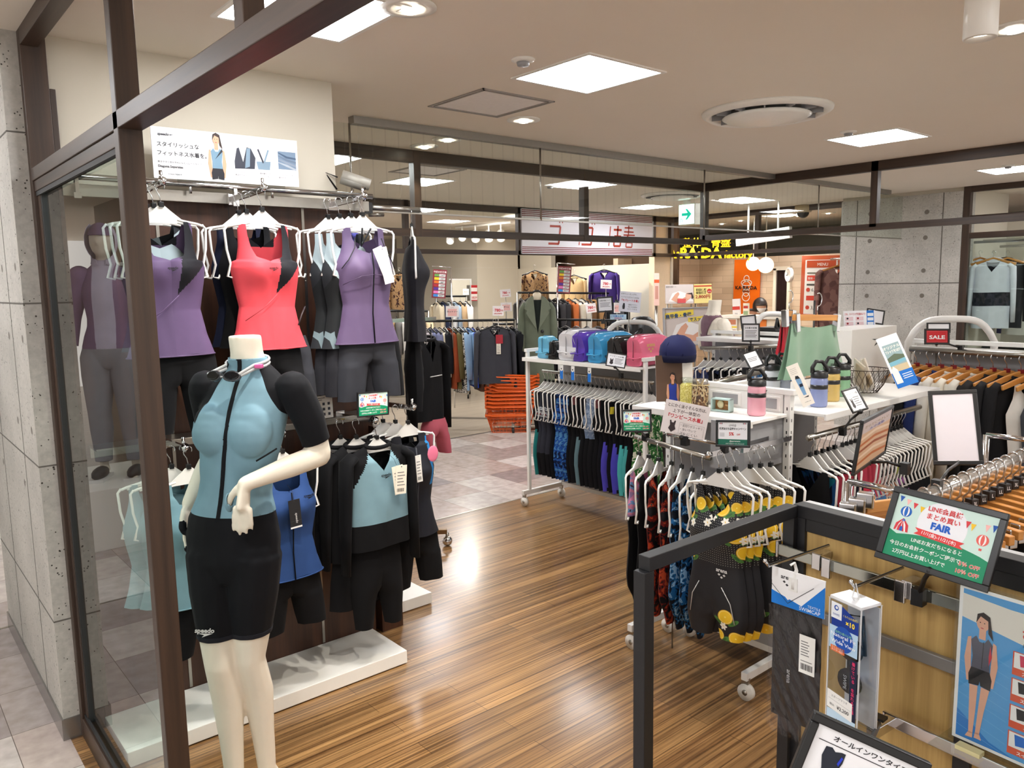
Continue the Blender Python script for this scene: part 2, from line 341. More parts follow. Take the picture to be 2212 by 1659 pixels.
class Sheet:
    "printed face: u right, v up, w out of the sheet; M places its lower-left corner"
    def __init__(s, b, M, step=.0004): s.b = b; s.M = M; s.k = step; s.n = 0
    def lay(s, layer): return s.k*(layer)
    def poly(s, pts, c, layer=1):
        a = sum(pts[i][0]*pts[(i+1) % len(pts)][1]-pts[(i+1) % len(pts)][0]*pts[i][1] for i in range(len(pts)))
        if a < 0: pts = pts[::-1]
        s.b.add([(p[0], p[1], s.lay(layer)) for p in pts], [tuple(range(len(pts)))], ink(c) if isinstance(c, tuple) else c, False, s.M); return s
    def rect(s, u0, v0, u1, v1, c, layer=1): return s.poly([(u0, v0), (u1, v0), (u1, v1), (u0, v1)], c, layer)
    def disc(s, u, v, r, c, layer=1, n=24, sy=1.): return s.poly([(u+cos(2*pi*i/n)*r, v+sin(2*pi*i/n)*r*sy) for i in range(n)], c, layer)
    def line(s, pts, w, c, layer=2):
        for (a, b_), (c_, d) in zip(pts[:-1], pts[1:]):
            L = sqrt((c_-a)**2+(d-b_)**2) or 1; nx, ny = -(d-b_)/L*w/2, (c_-a)/L*w/2
            s.poly([(a+nx, b_+ny), (a-nx, b_-ny), (c_-nx, d-ny), (c_+nx, d+ny)], c, layer)
        return s
    def text(s, u, v, size, body, c, layer=3, al='c', bold=0.0, width=None, shear=0.0, rot=0.0, sy=1.0, ex=0.0):
        vs, fs, x0, x1 = glyphs(body, bold, shear, ex); w = (x1-x0)*size; kx = size
        if width and w > 0: kx = size*width/w; w = width
        du = -w/2 if al == 'c' else (-w if al == 'r' else 0); R = Matrix.Rotation(rot, 4, 'Z')
        T = s.M @ Matrix.Translation((u, v, s.lay(layer))) @ R
        s.b.add([((q[0]-x0)*kx+du, q[1]*size*sy, q[2]*size) for q in vs], fs, ink(c) if isinstance(c, tuple) else c, False, T); return s
def plane_M(o, u, v):
    "matrix of a sheet whose corner is o, u along its width and v up it"
    u = Vector(u).normalized(); w = u.cross(Vector(v)).normalized(); v = w.cross(u)
    return Matrix(((u.x, v.x, w.x, o[0]), (u.y, v.y, w.y, o[1]), (u.z, v.z, w.z, o[2]), (0, 0, 0, 1)))
def quad_M(tl, tr, bl):
    "sheet from three world corners, squared up; returns matrix, width, height"
    tl, tr, bl = Vector(tl), Vector(tr), Vector(bl); M = plane_M(bl, tr-tl, tl-bl)
    return M, (tr-tl).length, (tl-bl).dot(Vector((M[0][1], M[1][1], M[2][1])))
def sheet_thing(name, label, cat, M, w, h, border=.0, bc=(20, 20, 22), paper=(240, 238, 236), depth=.004, group=None, draw=None, part='printed_sheet', step=.0004, gloss=.3):
    "a framed or bare card: backing board, and its printed face as a part"
    t = thing(name, label, cat, M @ Vector((w/2, 0, 0)), group=group); b = B()
    bm = solid(bc, .35) if border else solid(paper, .5, var=.02)
    if border:
        for (a, b0, c, d) in ((-border, -border, w+border, 0), (-border, h, w+border, h+border), (-border, 0, 0, h), (w, 0, w+border, h)): b.box((a, b0, -depth*1.5), (c, d, depth), bm, M)
        b.box((0, 0, -depth*1.5), (w, h, -.001), bm, M)
    else: b.box((0, 0, -depth), (w, h, 0), bm, M)
    b.build('frame' if border else 'board', t, bevel=.0015 if border else 0)
    f = B(); s = Sheet(f, M, step); s.rect(0, 0, w, h, solid(paper, gloss, var=.02), .5)
    if draw: draw(s, w, h)
    f.build(part, t); return t
# ---------------------------------------------------------------- hangers and garments (local frame: rail at the origin, front is -y, width along x)
def lerp(a, b, t): return a+(b-a)*t
def key_at(keys, z):
    for a, b in zip(keys[:-1], keys[1:]):
        if a[0] >= z >= b[0]:
            t = (a[0]-z)/(a[0]-b[0]) if a[0] != b[0] else 0
            return [lerp(p, q, t) for p, q in zip(a, b)]
    return list(keys[-1] if z < keys[-1][0] else keys[0])
def shell(b, keys, mat, nz=28, nu=8, fold=.003, fx=55., seed=0., bulge=None, cx=0.0, sides=(-1, 1), M=None):
    "cloth body from rows (z, outer half width, front inner, back inner, depth, leg blend)"
    keys = [tuple(k)+(0.,)*(6-len(k)) for k in keys]; z0, z1 = keys[0][0], keys[-1][0]
    for s in sides:
        for h in (-1, 1):
            def fn(u, v):
                z = lerp(z0, z1, v); k = key_at(keys, z); xo = k[1]; n = k[2] if s < 0 else k[3]; n = min(n, xo-.004)
                x = n+(xo-n)*u; D = k[4]
                e = sqrt(max(0, 1-(x/xo)**2)) if xo > 0 else 0
                if k[5] > 0:
                    c = (xo+n)/2; hw = max(.001, (xo-n)/2); e = lerp(e, sqrt(max(0, 1-((x-c)/hw)**2)), k[5])
                y = D*e+fold*sin(fx*x*h+seed+s*1.3+v*3.)*e*min(1, v*2.5)+.35*fold*sin(fx*2.3*x+seed*2+v*9)*e*v
                if bulge and s < 0: y += bulge(x*h, z)*e
                return (cx+x*h, s*y, z+.004*sin(18*x*h+seed)*v)
            if callable(mat):
                mf = lambda u, v: (lambda z, k: mat((min((k[2] if s < 0 else k[3]), k[1]-.004)*(1-u)+k[1]*u)*h, z, s))(lerp(z0, z1, v), key_at(keys, lerp(z0, z1, v)))
            else: mf = mat
            b.grid(fn, nu, nz, mf, M)
    return b
def bust(z0, amp=.035, cx=.058, r=.06):
    return lambda x, z: amp*math.exp(-(((abs(x)-cx)/r)**2+((z-z0)/r)**2))
PROTO = {}
def place(key, make, name, cat, loc, rotz, label, group=None):
    if key in PROTO: return dup(PROTO[key], loc, rotz, label, group=group)
    t = thing(name, label, cat, loc, rotz, group); make(t); PROTO[key] = t; return t
def hook(b, r=.0018, top=.016, neck=-.06, mat=None):
    pts = [(cos(a)*top, 0, sin(a)*top) for a in [radians(q) for q in range(-30, 200, 20)]]
    pts = pts+[(-top*.8, 0, -.014), (-.004, 0, -.03), (0, 0, neck)]
    b.tube(pts, r, mat or M_chrome, 6); return b
def swim_hanger(t, hw=.15, drop=.2, gusset=True, col=None):
    "white plastic swimwear hanger: gusset, flat shoulders and drop arms with inward hooks"
    m = col or M_hang; b = B(); hook(b).build('hook', t, local=True)
    b = B(); b.box((-.008, -.008, -.07), (.008, .008, -.052), M_black); b.build('size_cube', t, local=True, bevel=.001)
    b = B(); R = Matrix.Rotation(pi/2, 4, 'X')
    b.prism([(-.012, -.066), (.012, -.066), (.03, -.082), (.075, -.118), (.075, -.125), (-.075, -.125), (-.075, -.118), (-.03, -.082)], .006, m, Matrix.Translation((0, .003, 0)) @ R)
    for h in (-1, 1):
        b.tube([(h*.05, 0, -.112), (h*.08, 0, -.118), (h*(hw-.02), 0, -.124), (h*hw, 0, -.13)], .0055, m, 6)
        b.tube([(h*.05, 0, -.122), (h*(hw-.02), 0, -.132)], .004, m, 6)
        if drop: b.tube([(h*hw, 0, -.126), (h*(hw+.012), 0, -.14), (h*(hw+.008), 0, -.13-drop*.45), (h*(hw-.004), 0, -.13-drop*.75), (h*(hw+.01), 0, -.13-drop), (h*(hw-.012), 0, -.136-drop), (h*(hw-.02), 0, -.12-drop)], .0048, m, 6)
    b.build('hanger_body', t, local=True)
def plain_hanger(t, m, hw=.19, thick=.006, bar=False):
    b = B(); hook(b).build('hook', t, local=True); b = B()
    b.tube([(-hw, 0, -.125), (-hw*.6, 0, -.1), (-.03, 0, -.068), (0, 0, -.06), (.03, 0, -.068), (hw*.6, 0, -.1), (hw, 0, -.125)], [thick*1.6, thick*1.3, thick, thick, thick, thick*1.3, thick*1.6], m, 6)
    if bar: b.tube([(-hw*.9, 0, -.13), (hw*.9, 0, -.13)], thick*.7, m, 6)
    b.build('hanger_body', t, local=True)
def wood_hanger(t):
    b = B(); hook(b, .0022, .02, -.07).build('hook', t, local=True)
    b = B(); b.box((-.011, -.011, -.075), (.011, .011, -.055), solid((120, 20, 26), .4)); b.build('size_cube', t, local=True)
    m = _M['hw']
    b = B(); pr = [(-.2, -.125), (-.1, -.088), (-.03, -.066), (0, -.062), (.03, -.066), (.1, -.088), (.2, -.125), (.195, -.15), (.1, -.118), (0, -.098), (-.1, -.118), (-.195, -.15)]
    b.prism(pr, .014, m, Matrix.Translation((0, .007, 0)) @ Matrix.Rotation(pi/2, 4, 'X')); b.build('hanger_body', t, local=True, bevel=.003)
TANK = lambda L=.46, w=.14, neck=.11, strap=.03: [(-.118, w*.72, w*.72-strap, w*.72-strap, .010), (-.16, w*.725, w*.71-strap, w*.42, .02), (-.118-neck*.62, w*.735, w*.67-strap, .0, .03), (-.118-neck*.9, w*.78, w*.36, 0, .038), (-.118-neck, w*.8, .0, .0, .04), (-.255, w*.93, 0, 0, .05), (-.28, w*.98, 0, 0, .052), (-.33, w*.93, 0, 0, .05), (-.118-L*.66, w*.80, 0, 0, .045), (-.118-L*.85, w*.93, 0, 0, .05), (-.118-L, w*1.1, 0, 0, .055)]
def garment_tank(t, mat, L=.46, w=.14, neck=.11, strap=.03, nz=40, nu=14, hem=None, extra=None, amp=.03):
    b = B(); shell(b, TANK(L, w, neck, strap), mat, nz, nu, .0025, 50, random.random()*6, bust(-.29, amp)); b.build('cloth_body', t, local=True)
    if hem:
        k = key_at(TANK(L, w, neck, strap), -.118-L); b = B(); b.tube([(cos(a)*k[1], sin(a)*k[4]*1.02, -.118-L) for a in [2*pi*i/28 for i in range(28)]], .003, hem, 5, closed=True); b.build('hem', t, local=True)
    if extra: extra(t)
def garment_shorts(t, mat, top=-.5, L=.28, w=.13, nz=22, nu=10, cr=.45, D=.05):
    b = B(); shell(b, [(top, w*.82, 0, 0, D*.7), (top-L*.2, w*.98, 0, 0, D), (top-L*cr, w*1.04, 0, 0, D, .3), (top-L*(cr+.04), w*1.05, .004, .004, D, 1), (top-L*.8, w*1.1, .018, .018, D*.95, 1), (top-L, w*1.12, .03, .03, D*.9, 1)], mat, nz, nu, .004, 45, random.random()*6); b.build('cloth_body', t, local=True)
def garment_suit(t, mat, L=.62, w=.135, legs=True, nz=34, nu=8, D=.03, leg=0.0, amp=.015):
    "one-piece swimsuit; leg > 0 gives half-length legs"
    if leg: ks = [(-.125, w*.74, w*.55, w*.55, .008), (-.2, w*.76, w*.3, w*.2, .02), (-.235, w*.8, 0, 0, D), (-.29, w, 0, 0, D*1.2), (-.43, w*.82, 0, 0, D), (-.56, w*1.0, 0, 0, D*1.2), (-.64, w*1.02, 0, 0, D*1.2, .4), (-.65, w*1.0, .004, .004, D, 1), (-.66-leg, w*.86, .02, .02, D*.9, 1)]
    else: ks = [(-.125, w*.74, w*.55, w*.55, .008), (-.2, w*.76, w*.3, w*.3, .02), (-.235, w*.8, 0, 0, D), (-.29, w, 0, 0, D*1.2), (-.43, w*.82, 0, 0, D), (-.118-L*.72, w*1.02, 0, 0, D*1.2), (-.118-L*.8, w*.92, 0, 0, D*1.1), (-.118-L*.9, w*.5, 0, 0, D*.8), (-.118-L, w*.26, 0, 0, .012)]
    b = B(); shell(b, ks, mat, nz, nu, .002, 50, random.random()*6, bust(-.3, amp)); b.build('cloth_body', t, local=True)
def sleeve(b, h, mat, sw=.2, top=-.125, L=.5, r=.05, out=.03, fl=.45, n=10, bend=0.0):
    pts = [(h*(sw-.03), 0, top-.012), (h*(sw+.006), .0, top-.04), (h*(sw+out*.5), -.01*bend, top-L*.3), (h*(sw+out*.8), -.03*bend, top-L*.65), (h*(sw+out), -.05*bend, top-L)]
    b.tube(pts, [r*.85, r, r*.95, r*.8, r*.66], mat, n, caps=True, flat=fl)
def garment_shirt(t, mat, L=.62, w=.2, long=True, slmat=None, collar=True, D=.03, nz=14, nu=5, hood=False, open_front=None, sl=.5, r=.052):
    b = B(); ks = [(-.085, .05, .045, .045, .012), (-.1, w*.5, .06, .05, .02), (-.125, w*.95, .055, .03, .022), (-.16, w*.95, .03, 0, D), (-.2, w*.93, 0, 0, D*1.1), (-.35, w*.93, 0, 0, D*1.2), (-.1-L, w*.95, 0, 0, D*1.15)]
    shell(b, ks, mat, nz, nu, .005, 30, random.random()*6); b.build('cloth_body', t, local=True)
    for h in (-1, 1):
        b = B(); sleeve(b, h, slmat or (mat if not callable(mat) else mat(h*w, -.3, -1)), w*.95, -.115, sl if long else .2, r); b.build('sleeve', t, local=True)
    if collar:
        b = B(); m2 = slmat or (mat if not callable(mat) else mat(0, -.1, 1)); b.tube([(cos(a)*.058, sin(a)*.022-.004, -.082-.02*(1-sin(a))*.5) for a in [2*pi*i/16 for i in range(16)]], .009, m2, 6, closed=True)
        if hood: b.ball((0, .03, -.1), (.1, .045, .055), m2, 12)
        b.build('collar', t, local=True)
def garment_trousers(t, mat, top=-.1, L=.8, w=.17, D=.025):
    b = B(); shell(b, [(top, w*.9, 0, 0, D*.8), (top-.16, w, 0, 0, D*1.2), (top-.25, w, 0, 0, D*1.2, .4), (top-.27, w, .004, .004, D, 1), (top-L, w*.9, .03, .03, D*.8, 1)], mat, 16, 6, .004, 40, random.random()*6); b.build('cloth_body', t, local=True)
def swing_tag(t, x, z, w=.045, h=.1, c=(240, 238, 232), y=-.07, rot=0.0, lines=True, twin=False, name='price_tag', dark=None):
    b = B()
    for i in range(2 if twin else 1):
        M = Matrix.Translation((x+i*.02, y-.004*i, z)) @ Matrix.Rotation(rot+i*.18, 4, 'Y') @ plane_M((-w/2, 0, -h), (1, 0, 0), (0, 0, 1))
        b.box((0, 0, -.0012), (w, h, 0), solid(c, .5, var=.02), M); s = Sheet(b, M)
        if dark: dark(s, w, h)
        elif lines:
            for k in range(5): s.rect(w*.15, h*(.3+.11*k), w*(.85-.1*(k % 3)), h*(.33+.11*k), (120, 118, 116), 1)
            for k in range(9): s.rect(w*(.15+.075*k), h*.08, w*(.18+.075*k+.02*(k % 2)), h*.2, (60, 60, 60), 1)
        s.disc(w/2, h*.95, w*.05, (60, 60, 60), 1, 8)
    b.tube([(x, y, z-.004), (x*.8, y*.9, z+.03), (x*.7, y*.4, z+.05)], .0007, M_black, 4); b.build(name, t, local=True)
def logo_wordmark(s, u, v, size, c, word='speedo', mark=True, layer=3):
    s.text(u, v, size, word, c, layer, 'c', .03, shear=.2)
    if mark: s.poly([(u-size*1.1, v-size*.12), (u+size*1.2, v-size*.12), (u-size*.5, v-size*.75), (u-size*.1, v-size*.38)], c, layer)
def arena_mark(s, u, v, size, c, layer=3, word=True):
    if word: s.text(u, v, size, 'arena', c, layer, 'c', .02)
    d = size*.42
    for du, dv in ((-.5, -.6), (.5, -.6), (0, -1.15)):
        q = [(-d*.55, 0), (0, d*.42), (d*.55, 0), (0, -d*.42)]; s.poly([(u+du*size*1.0+a*1.25, v+dv*size*.8+b_*1.25) for a, b_ in q], c, layer)
def chest_logo(t, z, y, size=.018, c=(25, 25, 28), word='speedo', x=0., arena=False):
    b = B(); s = Sheet(b, plane_M((x, y, z), (1, 0, 0), (0, 0, 1)), .0006)
    (arena_mark if arena else logo_wordmark)(s, 0, 0, size, c, *([] if arena else [word])); b.build('printed_logo', t, local=True)
# ---------------------------------------------------------------- the setting
ZC = 2.64
M_floor = wood('striped_wood_floor', (110, 77, 46), (180, 140, 92), 'x', 1.0, .28, seams=(.92, .095, .0012), coat=.35, contrast=1.25)
M_tile = tiles('stone_tiles', .4, [(204, 195, 190), (224, 217, 212), (176, 165, 161), (194, 179, 172), (212, 202, 196), (164, 154, 152)], (.329, .285), .2)
M_vinyl = wood('pale_vinyl', (150, 138, 122), (178, 166, 150), 'x', .35, .3)
b = B(); b.box((.5, -4, -.05), (6.3, 4.68, 0), M_floor); struct('floor', b)
b = B(); b.box((-5, 4.68, -.05), (16, 7.12, 0), M_tile); b.box((6.3, -4, -.05), (16, 4.68, 0), M_tile); b.box((-5, -4, -.05), (.5, 4.68, 0), M_tile); struct('floor_corridor', b)
b = B(); b.box((-5, 7.12, -.05), (16, 16, 0), M_vinyl); struct('floor_vinyl', b)
b = B(); b.box((.0, 4.672, .0), (6.3, 4.69, .002), M_steel); b.box((0.6, 7.11, 0), (9.2, 7.13, .002), M_black); struct('trim_1', b)
b = B(); b.box((-5, -4, ZC), (16, 16, ZC+.06), M_ceil); struct('ceiling', b)
# pillar clad in concrete panels outside, white paint inside
M_seam = solid((96, 92, 86), .9); M_hole = solid((112, 106, 98), .9)
def cone_hole(b, p, n, r=.018):
    n = Vector(n); u, w = frame_of(n); p = Vector(p)
    ring = lambda rr, off: [p+u*(cos(2*pi*i/16)*rr)+w*(sin(2*pi*i/16)*rr)+n*off for i in range(16)]
    b.add(ring(r, .001), [tuple(range(16))], M_hole); b.add(ring(r*1.25, .0004)+ring(r, .0015), [(i, (i+1) % 16, 16+(i+1) % 16, 16+i) for i in range(16)], M_conc)
b = B(); b.box((.483, 3.31, 0), (.6, 4.67, ZC), M_conc)
for z in (.48, 1.085, 1.69, 2.295): b.box((.482, 3.3095, z-.003), (.6, 4.67, z+.003), M_seam)
for y in (3.62, 4.22): b.box((.482, y-.003, 0), (.5, y+.003, ZC), M_seam)
for px, py in ((15, 222), (93, 212), (57, 622), (137, 643), (110, 1128), (192, 1190), (23, 1375), (150, 1500)): cone_hole(b, P(px/2.766, 500+py/2.766, x=.483), (-1, 0, 0), .016)
struct('wall_left', b)
b = B(); b.box((.476, 3.303, 0), (.54, 4.68, .085), solid((150, 148, 146), .25, .8)); struct('baseboard_left', b)
b = B(); b.box((.6, 3.3, 0), (1.75, 4.67, ZC), M_wall); struct('wall_pillar', b)
b = B(); b.box((.62, 3.262, .0), (1.84, 3.298, 2.105), M_panel)
for x in (1.235,): b.box((x-.0015, 3.2615, .07), (x+.0015, 3.27, 2.105), M_black)
for x in (.95, 1.56): b.box((x-.006, 3.258, .07), (x+.006, 3.264, 2.1), M_steel)
for px, py in ((660, 607), (689, 612), (1125, 612)): b.ball(P(px if px < 800 else 560, py, y=3.26), .004, M_steel, 8)
struct('wall_panel', b)
# glazed shop front beside the camera
def rail(b, a, c, w, h): b.bar(a, c, w, h, {0: M_framex, 1: M_frameh, 2: M_frame}[max(range(3), key=lambda i: abs(c[i]-a[i]))])
b = B()
b.box((.54, 2.11, 0), (.597, 2.15, ZC), M_frame); b.box((.54, 3.265, 0), (.62, 3.31, ZC), M_frame)
b.box((.62, 3.268, 0), (.64, 3.3, 2.45), M_frame)
b.box((.54, -3, 2.122), (.597, 3.265, 2.165), M_frameh); b.box((.545, 2.15, 2.085), (.59, 3.265, 2.122), M_frameh)
b.box((.54, -3, 2.585), (.597, 3.265, ZC), M_frameh); b.box((.54, 2.15, 0), (.597, 3.265, .085), M_frameh); b.box((.55, 1.335, 2.165), (.59, 1.375, ZC), M_frame)
b.box((.552, 3.225, .085), (.585, 3.265, 2.085), M_frame)
w1 = b.build('window_1', bevel=.002); w1['kind'] = 'structure'
b = B(); b.box((.563, 2.15, .085), (.571, 3.225, 2.085), pane((236, 244, 241), 1.0)); b.build('pane', w1)
b = B(); b.box((.548, 2.15, .085), (.556, 3.265, .1), M_rubber); b.box((.548, 2.15, 2.07), (.556, 3.265, 2.085), M_rubber); b.box((.555, 3.21, .085), (.575, 3.226, 2.085), M_rubber); b.build('gasket', w1)
# header frames of the shops around
xs = [P(897, 400, y=4.6).x, P(1261, 420, y=4.6).x]
b = B(); rail(b, (1.75, 4.6, 2.6), (6.33, 4.6, 2.6), .055, .08); rail(b, (1.75, 4.6, 2.092), (6.33, 4.6, 2.092), .055, .05)
for x in xs+[6.31]: rail(b, (x, 4.6, 2.07), (x, 4.6, ZC), .06, .055)
struct('trim_2', b)
b = B(); rail(b, (6.31, 4.6, 2.602), (6.31, -3, 2.602), .055, .076); rail(b, (6.31, 4.6, 2.13), (6.31, -3, 2.13), .055, .05)
for y in (2.97, .9): rail(b, (6.31, y, 2.13), (6.31, y, ZC), .055, .055)
struct('trim_3', b)
b = B(); rail(b, (1.5, 7.25, 2.6), (9.2, 7.25, 2.6), .055, .07); rail(b, (1.5, 7.25, 2.1), (9.2, 7.25, 2.1), .055, .05)
for x in (P(875, 465, y=7.25).x, P(1120, 500, y=7.25).x, 8.76): rail(b, (x, 7.25, 2.08), (x, 7.25, ZC), .055, .055)
struct('trim_4', b)
b = B(); rail(b, (9.22, 7.3, 2.605), (9.22, 4.4, 2.605), .055, .07); rail(b, (9.22, 7.3, 2.1), (9.22, 4.4, 2.1), .055, .05)
for y in (7.3, 5.87): rail(b, (9.22, y, 2.08), (9.22, y, ZC), .055, .06)
struct('trim_5', b)
b = B(); b.box((8.87, 3.262, 0), (9.2, 4.56, 2.6), M_conc); b.box((8.9, 3.262, 2.6), (9.3, 4.56, ZC), M_wall)
for py in (P(1848, 560, x=8.87).y, P(2032, 560, x=8.87).y): b.box((8.868, py-.005, 0), (8.9, py+.005, 2.6), M_seam)
for z in (1.66, .75): b.box((8.868, 3.262, z-.005), (8.9, 4.56, z+.005), M_seam)
for px, py in ((1047, 323), (1033, 553), (534, 583), (1015, 848), (516, 862), (1001, 1073), (507, 1074), (985, 1360), (540, 340)): cone_hole(b, P(1750+px/4.147, 380+py/4.147, x=8.87), (-1, 0, 0), .024)
struct('wall_concrete', b)
b = B(); b.box((8.87, 3.19, 0), (8.93, 3.26, ZC), M_frame); b.box((8.87, -1, 2.58), (8.93, 3.19, ZC), M_frameh); b.box((8.87, -1, 2.30), (8.93, 3.19, 2.345), M_frameh); b.box((8.87, -1, 2.11), (8.93, 3.19, 2.17), M_frameh); b.box((8.87, -1, 0), (8.93, 3.19, .1), M_frameh); b.box((8.87, 1.2, 0), (8.93, 1.26, ZC), M_frame)
w2 = b.build('window_2', bevel=.003); w2['kind'] = 'structure'
b = B(); b.box((8.897, 1.26, .1), (8.903, 3.19, 2.11), pane((240, 246, 244), .6)); b.build('pane', w2)
# hanging smoke screen of wired glass
sm = thing('smoke_screen', 'long wired glass smoke screen hanging from the ceiling across the aisle', 'glass screen', (2.2, 3.87, ZC))
b = B(); b.box((2.16, 3.84, 2.6), (8.52, 3.9, ZC), solid((150, 146, 140), .4, .6)); b.build('ceiling_channel', sm)
b = B(); b.box((1.76, 3.866, 2.15), (8.86, 3.874, 2.6), pane((246, 249, 246), .7, wire=True, name='wired_glass')); b.build('glass_sheet', sm)
b = B(); b.box((1.76, 3.86, 2.14), (8.86, 3.88, 2.15), M_steel); b.build('edge_strip', sm)
for px in (759, 1167, 1521, 1769):
    x = P(px, 400, y=3.865).x; b = B(); b.cyl((x, 3.862, 2.14), (x, 3.862, 2.6), .006, M_steel, 8); b.build('rod', sm)
# walls of the shops behind
xb = P(1031, 600, y=10.5).x; xa = P(1119, 600, y=10.5).x
b = B(); b.box((xb, 10.5, 0), (xa, 13, ZC), M_wall); b.box((xb-.006, 10.494, 2.0), (xa, 13, 2.02), solid((205, 198, 184), .8)); struct('wall_block', b)
b = B(); b.box((xa, 7.4, 0), (xa+.15, 13, 1.99), M_wall); b.box((xa+.05, 9.7, 1.99), (xa+.15, 10.5, ZC), M_wall); b.box((xa+.6, 7.5, 1.6), (xa+.65, 13, ZC), solid((82, 60, 40), .8)); struct('wall_shop', b)
b = B(); b.box((1.5, 13.4, 0), (12, 13.5, ZC), solid((205, 198, 186), .85)); struct('wall_back', b)
M_brick = bpy.data.materials.new('beige_brick'); M_brick.use_nodes = True
_nt = M_brick.node_tree.nodes; _lk = M_brick.node_tree.links; _tc = N(_nt, 'ShaderNodeTexCoord'); _mp = N(_nt, 'ShaderNodeMapping'); _mp.inputs['Rotation'].default_value = (pi/2, 0, pi/2)
_br = N(_nt, 'ShaderNodeTexBrick', i_Scale=1., i_Brick_Width=.42, i_Row_Height=.1, i_Mortar_Size=.004); _br.inputs['Color1'].default_value = rgb((222, 200, 174)); _br.inputs['Color2'].default_value = rgb((206, 182, 154)); _br.inputs['Mortar'].default_value = rgb((190, 166, 140))
_lk.new(_tc.outputs['Object'], _mp.inputs[0]); _sx = N(_nt, 'ShaderNodeSeparateXYZ'); _cx = N(_nt, 'ShaderNodeCombineXYZ'); _ad = N(_nt, 'ShaderNodeMath'); _lk.new(_tc.outputs['Object'], _sx.inputs[0]); _lk.new(_sx.outputs[0], _ad.inputs[0]); _lk.new(_sx.outputs[1], _ad.inputs[1]); _lk.new(_ad.outputs[0], _cx.inputs[0]); _lk.new(_sx.outputs[2], _cx.inputs[1]); _lk.new(_cx.outputs[0], _br.inputs[0])
_lk.new(_br.outputs[0], _nt['Principled BSDF'].inputs['Base Color'])
b = B(); b.box((11.4, 4.4, 0), (11.5, 8.4, 2.1), M_brick); b.box((9.26, 7.32, 0), (9.3, 7.36, ZC), M_wall); b.box((9.3, 8.4, 0), (11.5, 8.5, 2.1), M_brick); struct('wall_clinic', b)
b = B(); b.box((13.0, -1, 0), (13.1, 12, ZC), solid((150, 150, 140), .9)); struct('wall_right', b)
b = B(); b.box((8.9, 7.34, 0), (9.3, 7.44, ZC), solid((222, 200, 170), .8)); struct('wall_end', b)
b = B(); b.box((10.2, -1, 0), (10.3, 3.3, 2.4), M_wall); b.box((8.95, 3.27, 0), (10.2, 3.33, ZC), M_wall); struct('wall_jacket_shop', b)
# ---------------------------------------------------------------- lamps
M_lit = emit((250, 252, 255), PANEL_W, 'lit_diffuser')
def panel_light(x, y, label, s=.45, vis=True):
    t = thing('ceiling_light', label, 'ceiling light', (x, y, ZC), group='square ceiling lights')
    b = B(); h = s/2
    for a, c, d, e in ((-h-.018, -h-.018, h+.018, -h), (-h-.018, h, h+.018, h+.018), (-h-.018, -h, -h, h), (h, -h, h+.018, h)): b.box((x+a, y+c, ZC-.006), (x+d, y+e, ZC), M_whitep)
    b.build('frame', t)
    b = B(); b.box((x-h, y-h, ZC-.002), (x+h, y+h, ZC-.0005), M_lit); b.build('diffuser', t)
    b = B()
    for k in (-1, 1):
        b.box((x+k*s/6-.002, y-h, ZC-.006), (x+k*s/6+.002, y+h, ZC-.002), M_lit); b.box((x-h, y+k*s/6-.002, ZC-.006), (x+h, y+k*s/6+.002, ZC-.002), M_lit)
    b.build('louvre', t); return t
for x, y, lab in ((2.588, 2.514, 'large square ceiling light nearest the camera, above the wood floor aisle'), (5.255, 2.475, 'square ceiling light right of the round air diffuser'), (7.82, 2.47, 'square ceiling light at the right edge beyond the brown header frame'),
                  (8.06, 5.28, 'square ceiling light above the white hanging sign'), (5.38, 5.3, 'square ceiling light seen through wired glass near the shop sign'), (2.66, 5.2, 'half hidden square ceiling light beside the white pillar'),
                  (5.4, 8.05, 'square ceiling light behind the dark side-on tank top'), (1.26, 2.5, 'square ceiling light seen above the brown front rail'), (2.6, -.3, 'square ceiling light behind the camera'), (5.25, -.3, 'square ceiling light over the right hand racks'),
                  (-.9, 2.5, 'square ceiling light over the left hand corridor'), (-.9, 5.2, 'added fill light panel further down the left hand corridor'), (-.35, 3.9, 'added fill light panel across the left hand corridor'), (-.35, .9, 'added fill light panel over the corridor left of the camera'), (-.9, -.3, 'added fill light panel of the left hand corridor behind the camera'), (3.93, 5.9, 'added fill light panel over the cross aisle'), (6.7, 9.3, 'added fill light panel before the white block wall'), (7.6, 6.4, 'added fill light panel between the exit sign and the clinic'), (2.66, 7.95, 'square ceiling light far behind the pillar'), (8.1, 8.0, 'square ceiling light over the used clothes wall'), (7.9, -.3, 'square ceiling light by the right window'), (10.4, 6.2, 'square ceiling light inside the massage clinic'), (9.7, 1.9, 'square ceiling light inside the jacket shop'), (2.7, 10.8, 'square ceiling light at the far end of the used clothes shop'), (5.4, 10.8, 'square ceiling light deep inside the used clothes shop')):  # fill light panels are added to brighten the left corridor and the back
    panel_light(x, y, lab)
def lamp(name, kind, loc, energy, size=.05, aim=None, color=(1, .93, .82), cone=75, blend=.5):
    d = bpy.data.lights.new(name, kind); d.energy = energy; d.color = color
    if kind == 'SPOT': d.spot_size = radians(cone); d.spot_blend = blend; d.shadow_soft_size = size
    o = bpy.data.objects.new(name, d); COL.objects.link(o); o.location = loc
    v = Vector(aim)-Vector(loc) if aim is not None else Vector((0, 0, -1)); o.rotation_euler = v.to_track_quat('-Z', 'Y').to_euler(); return o
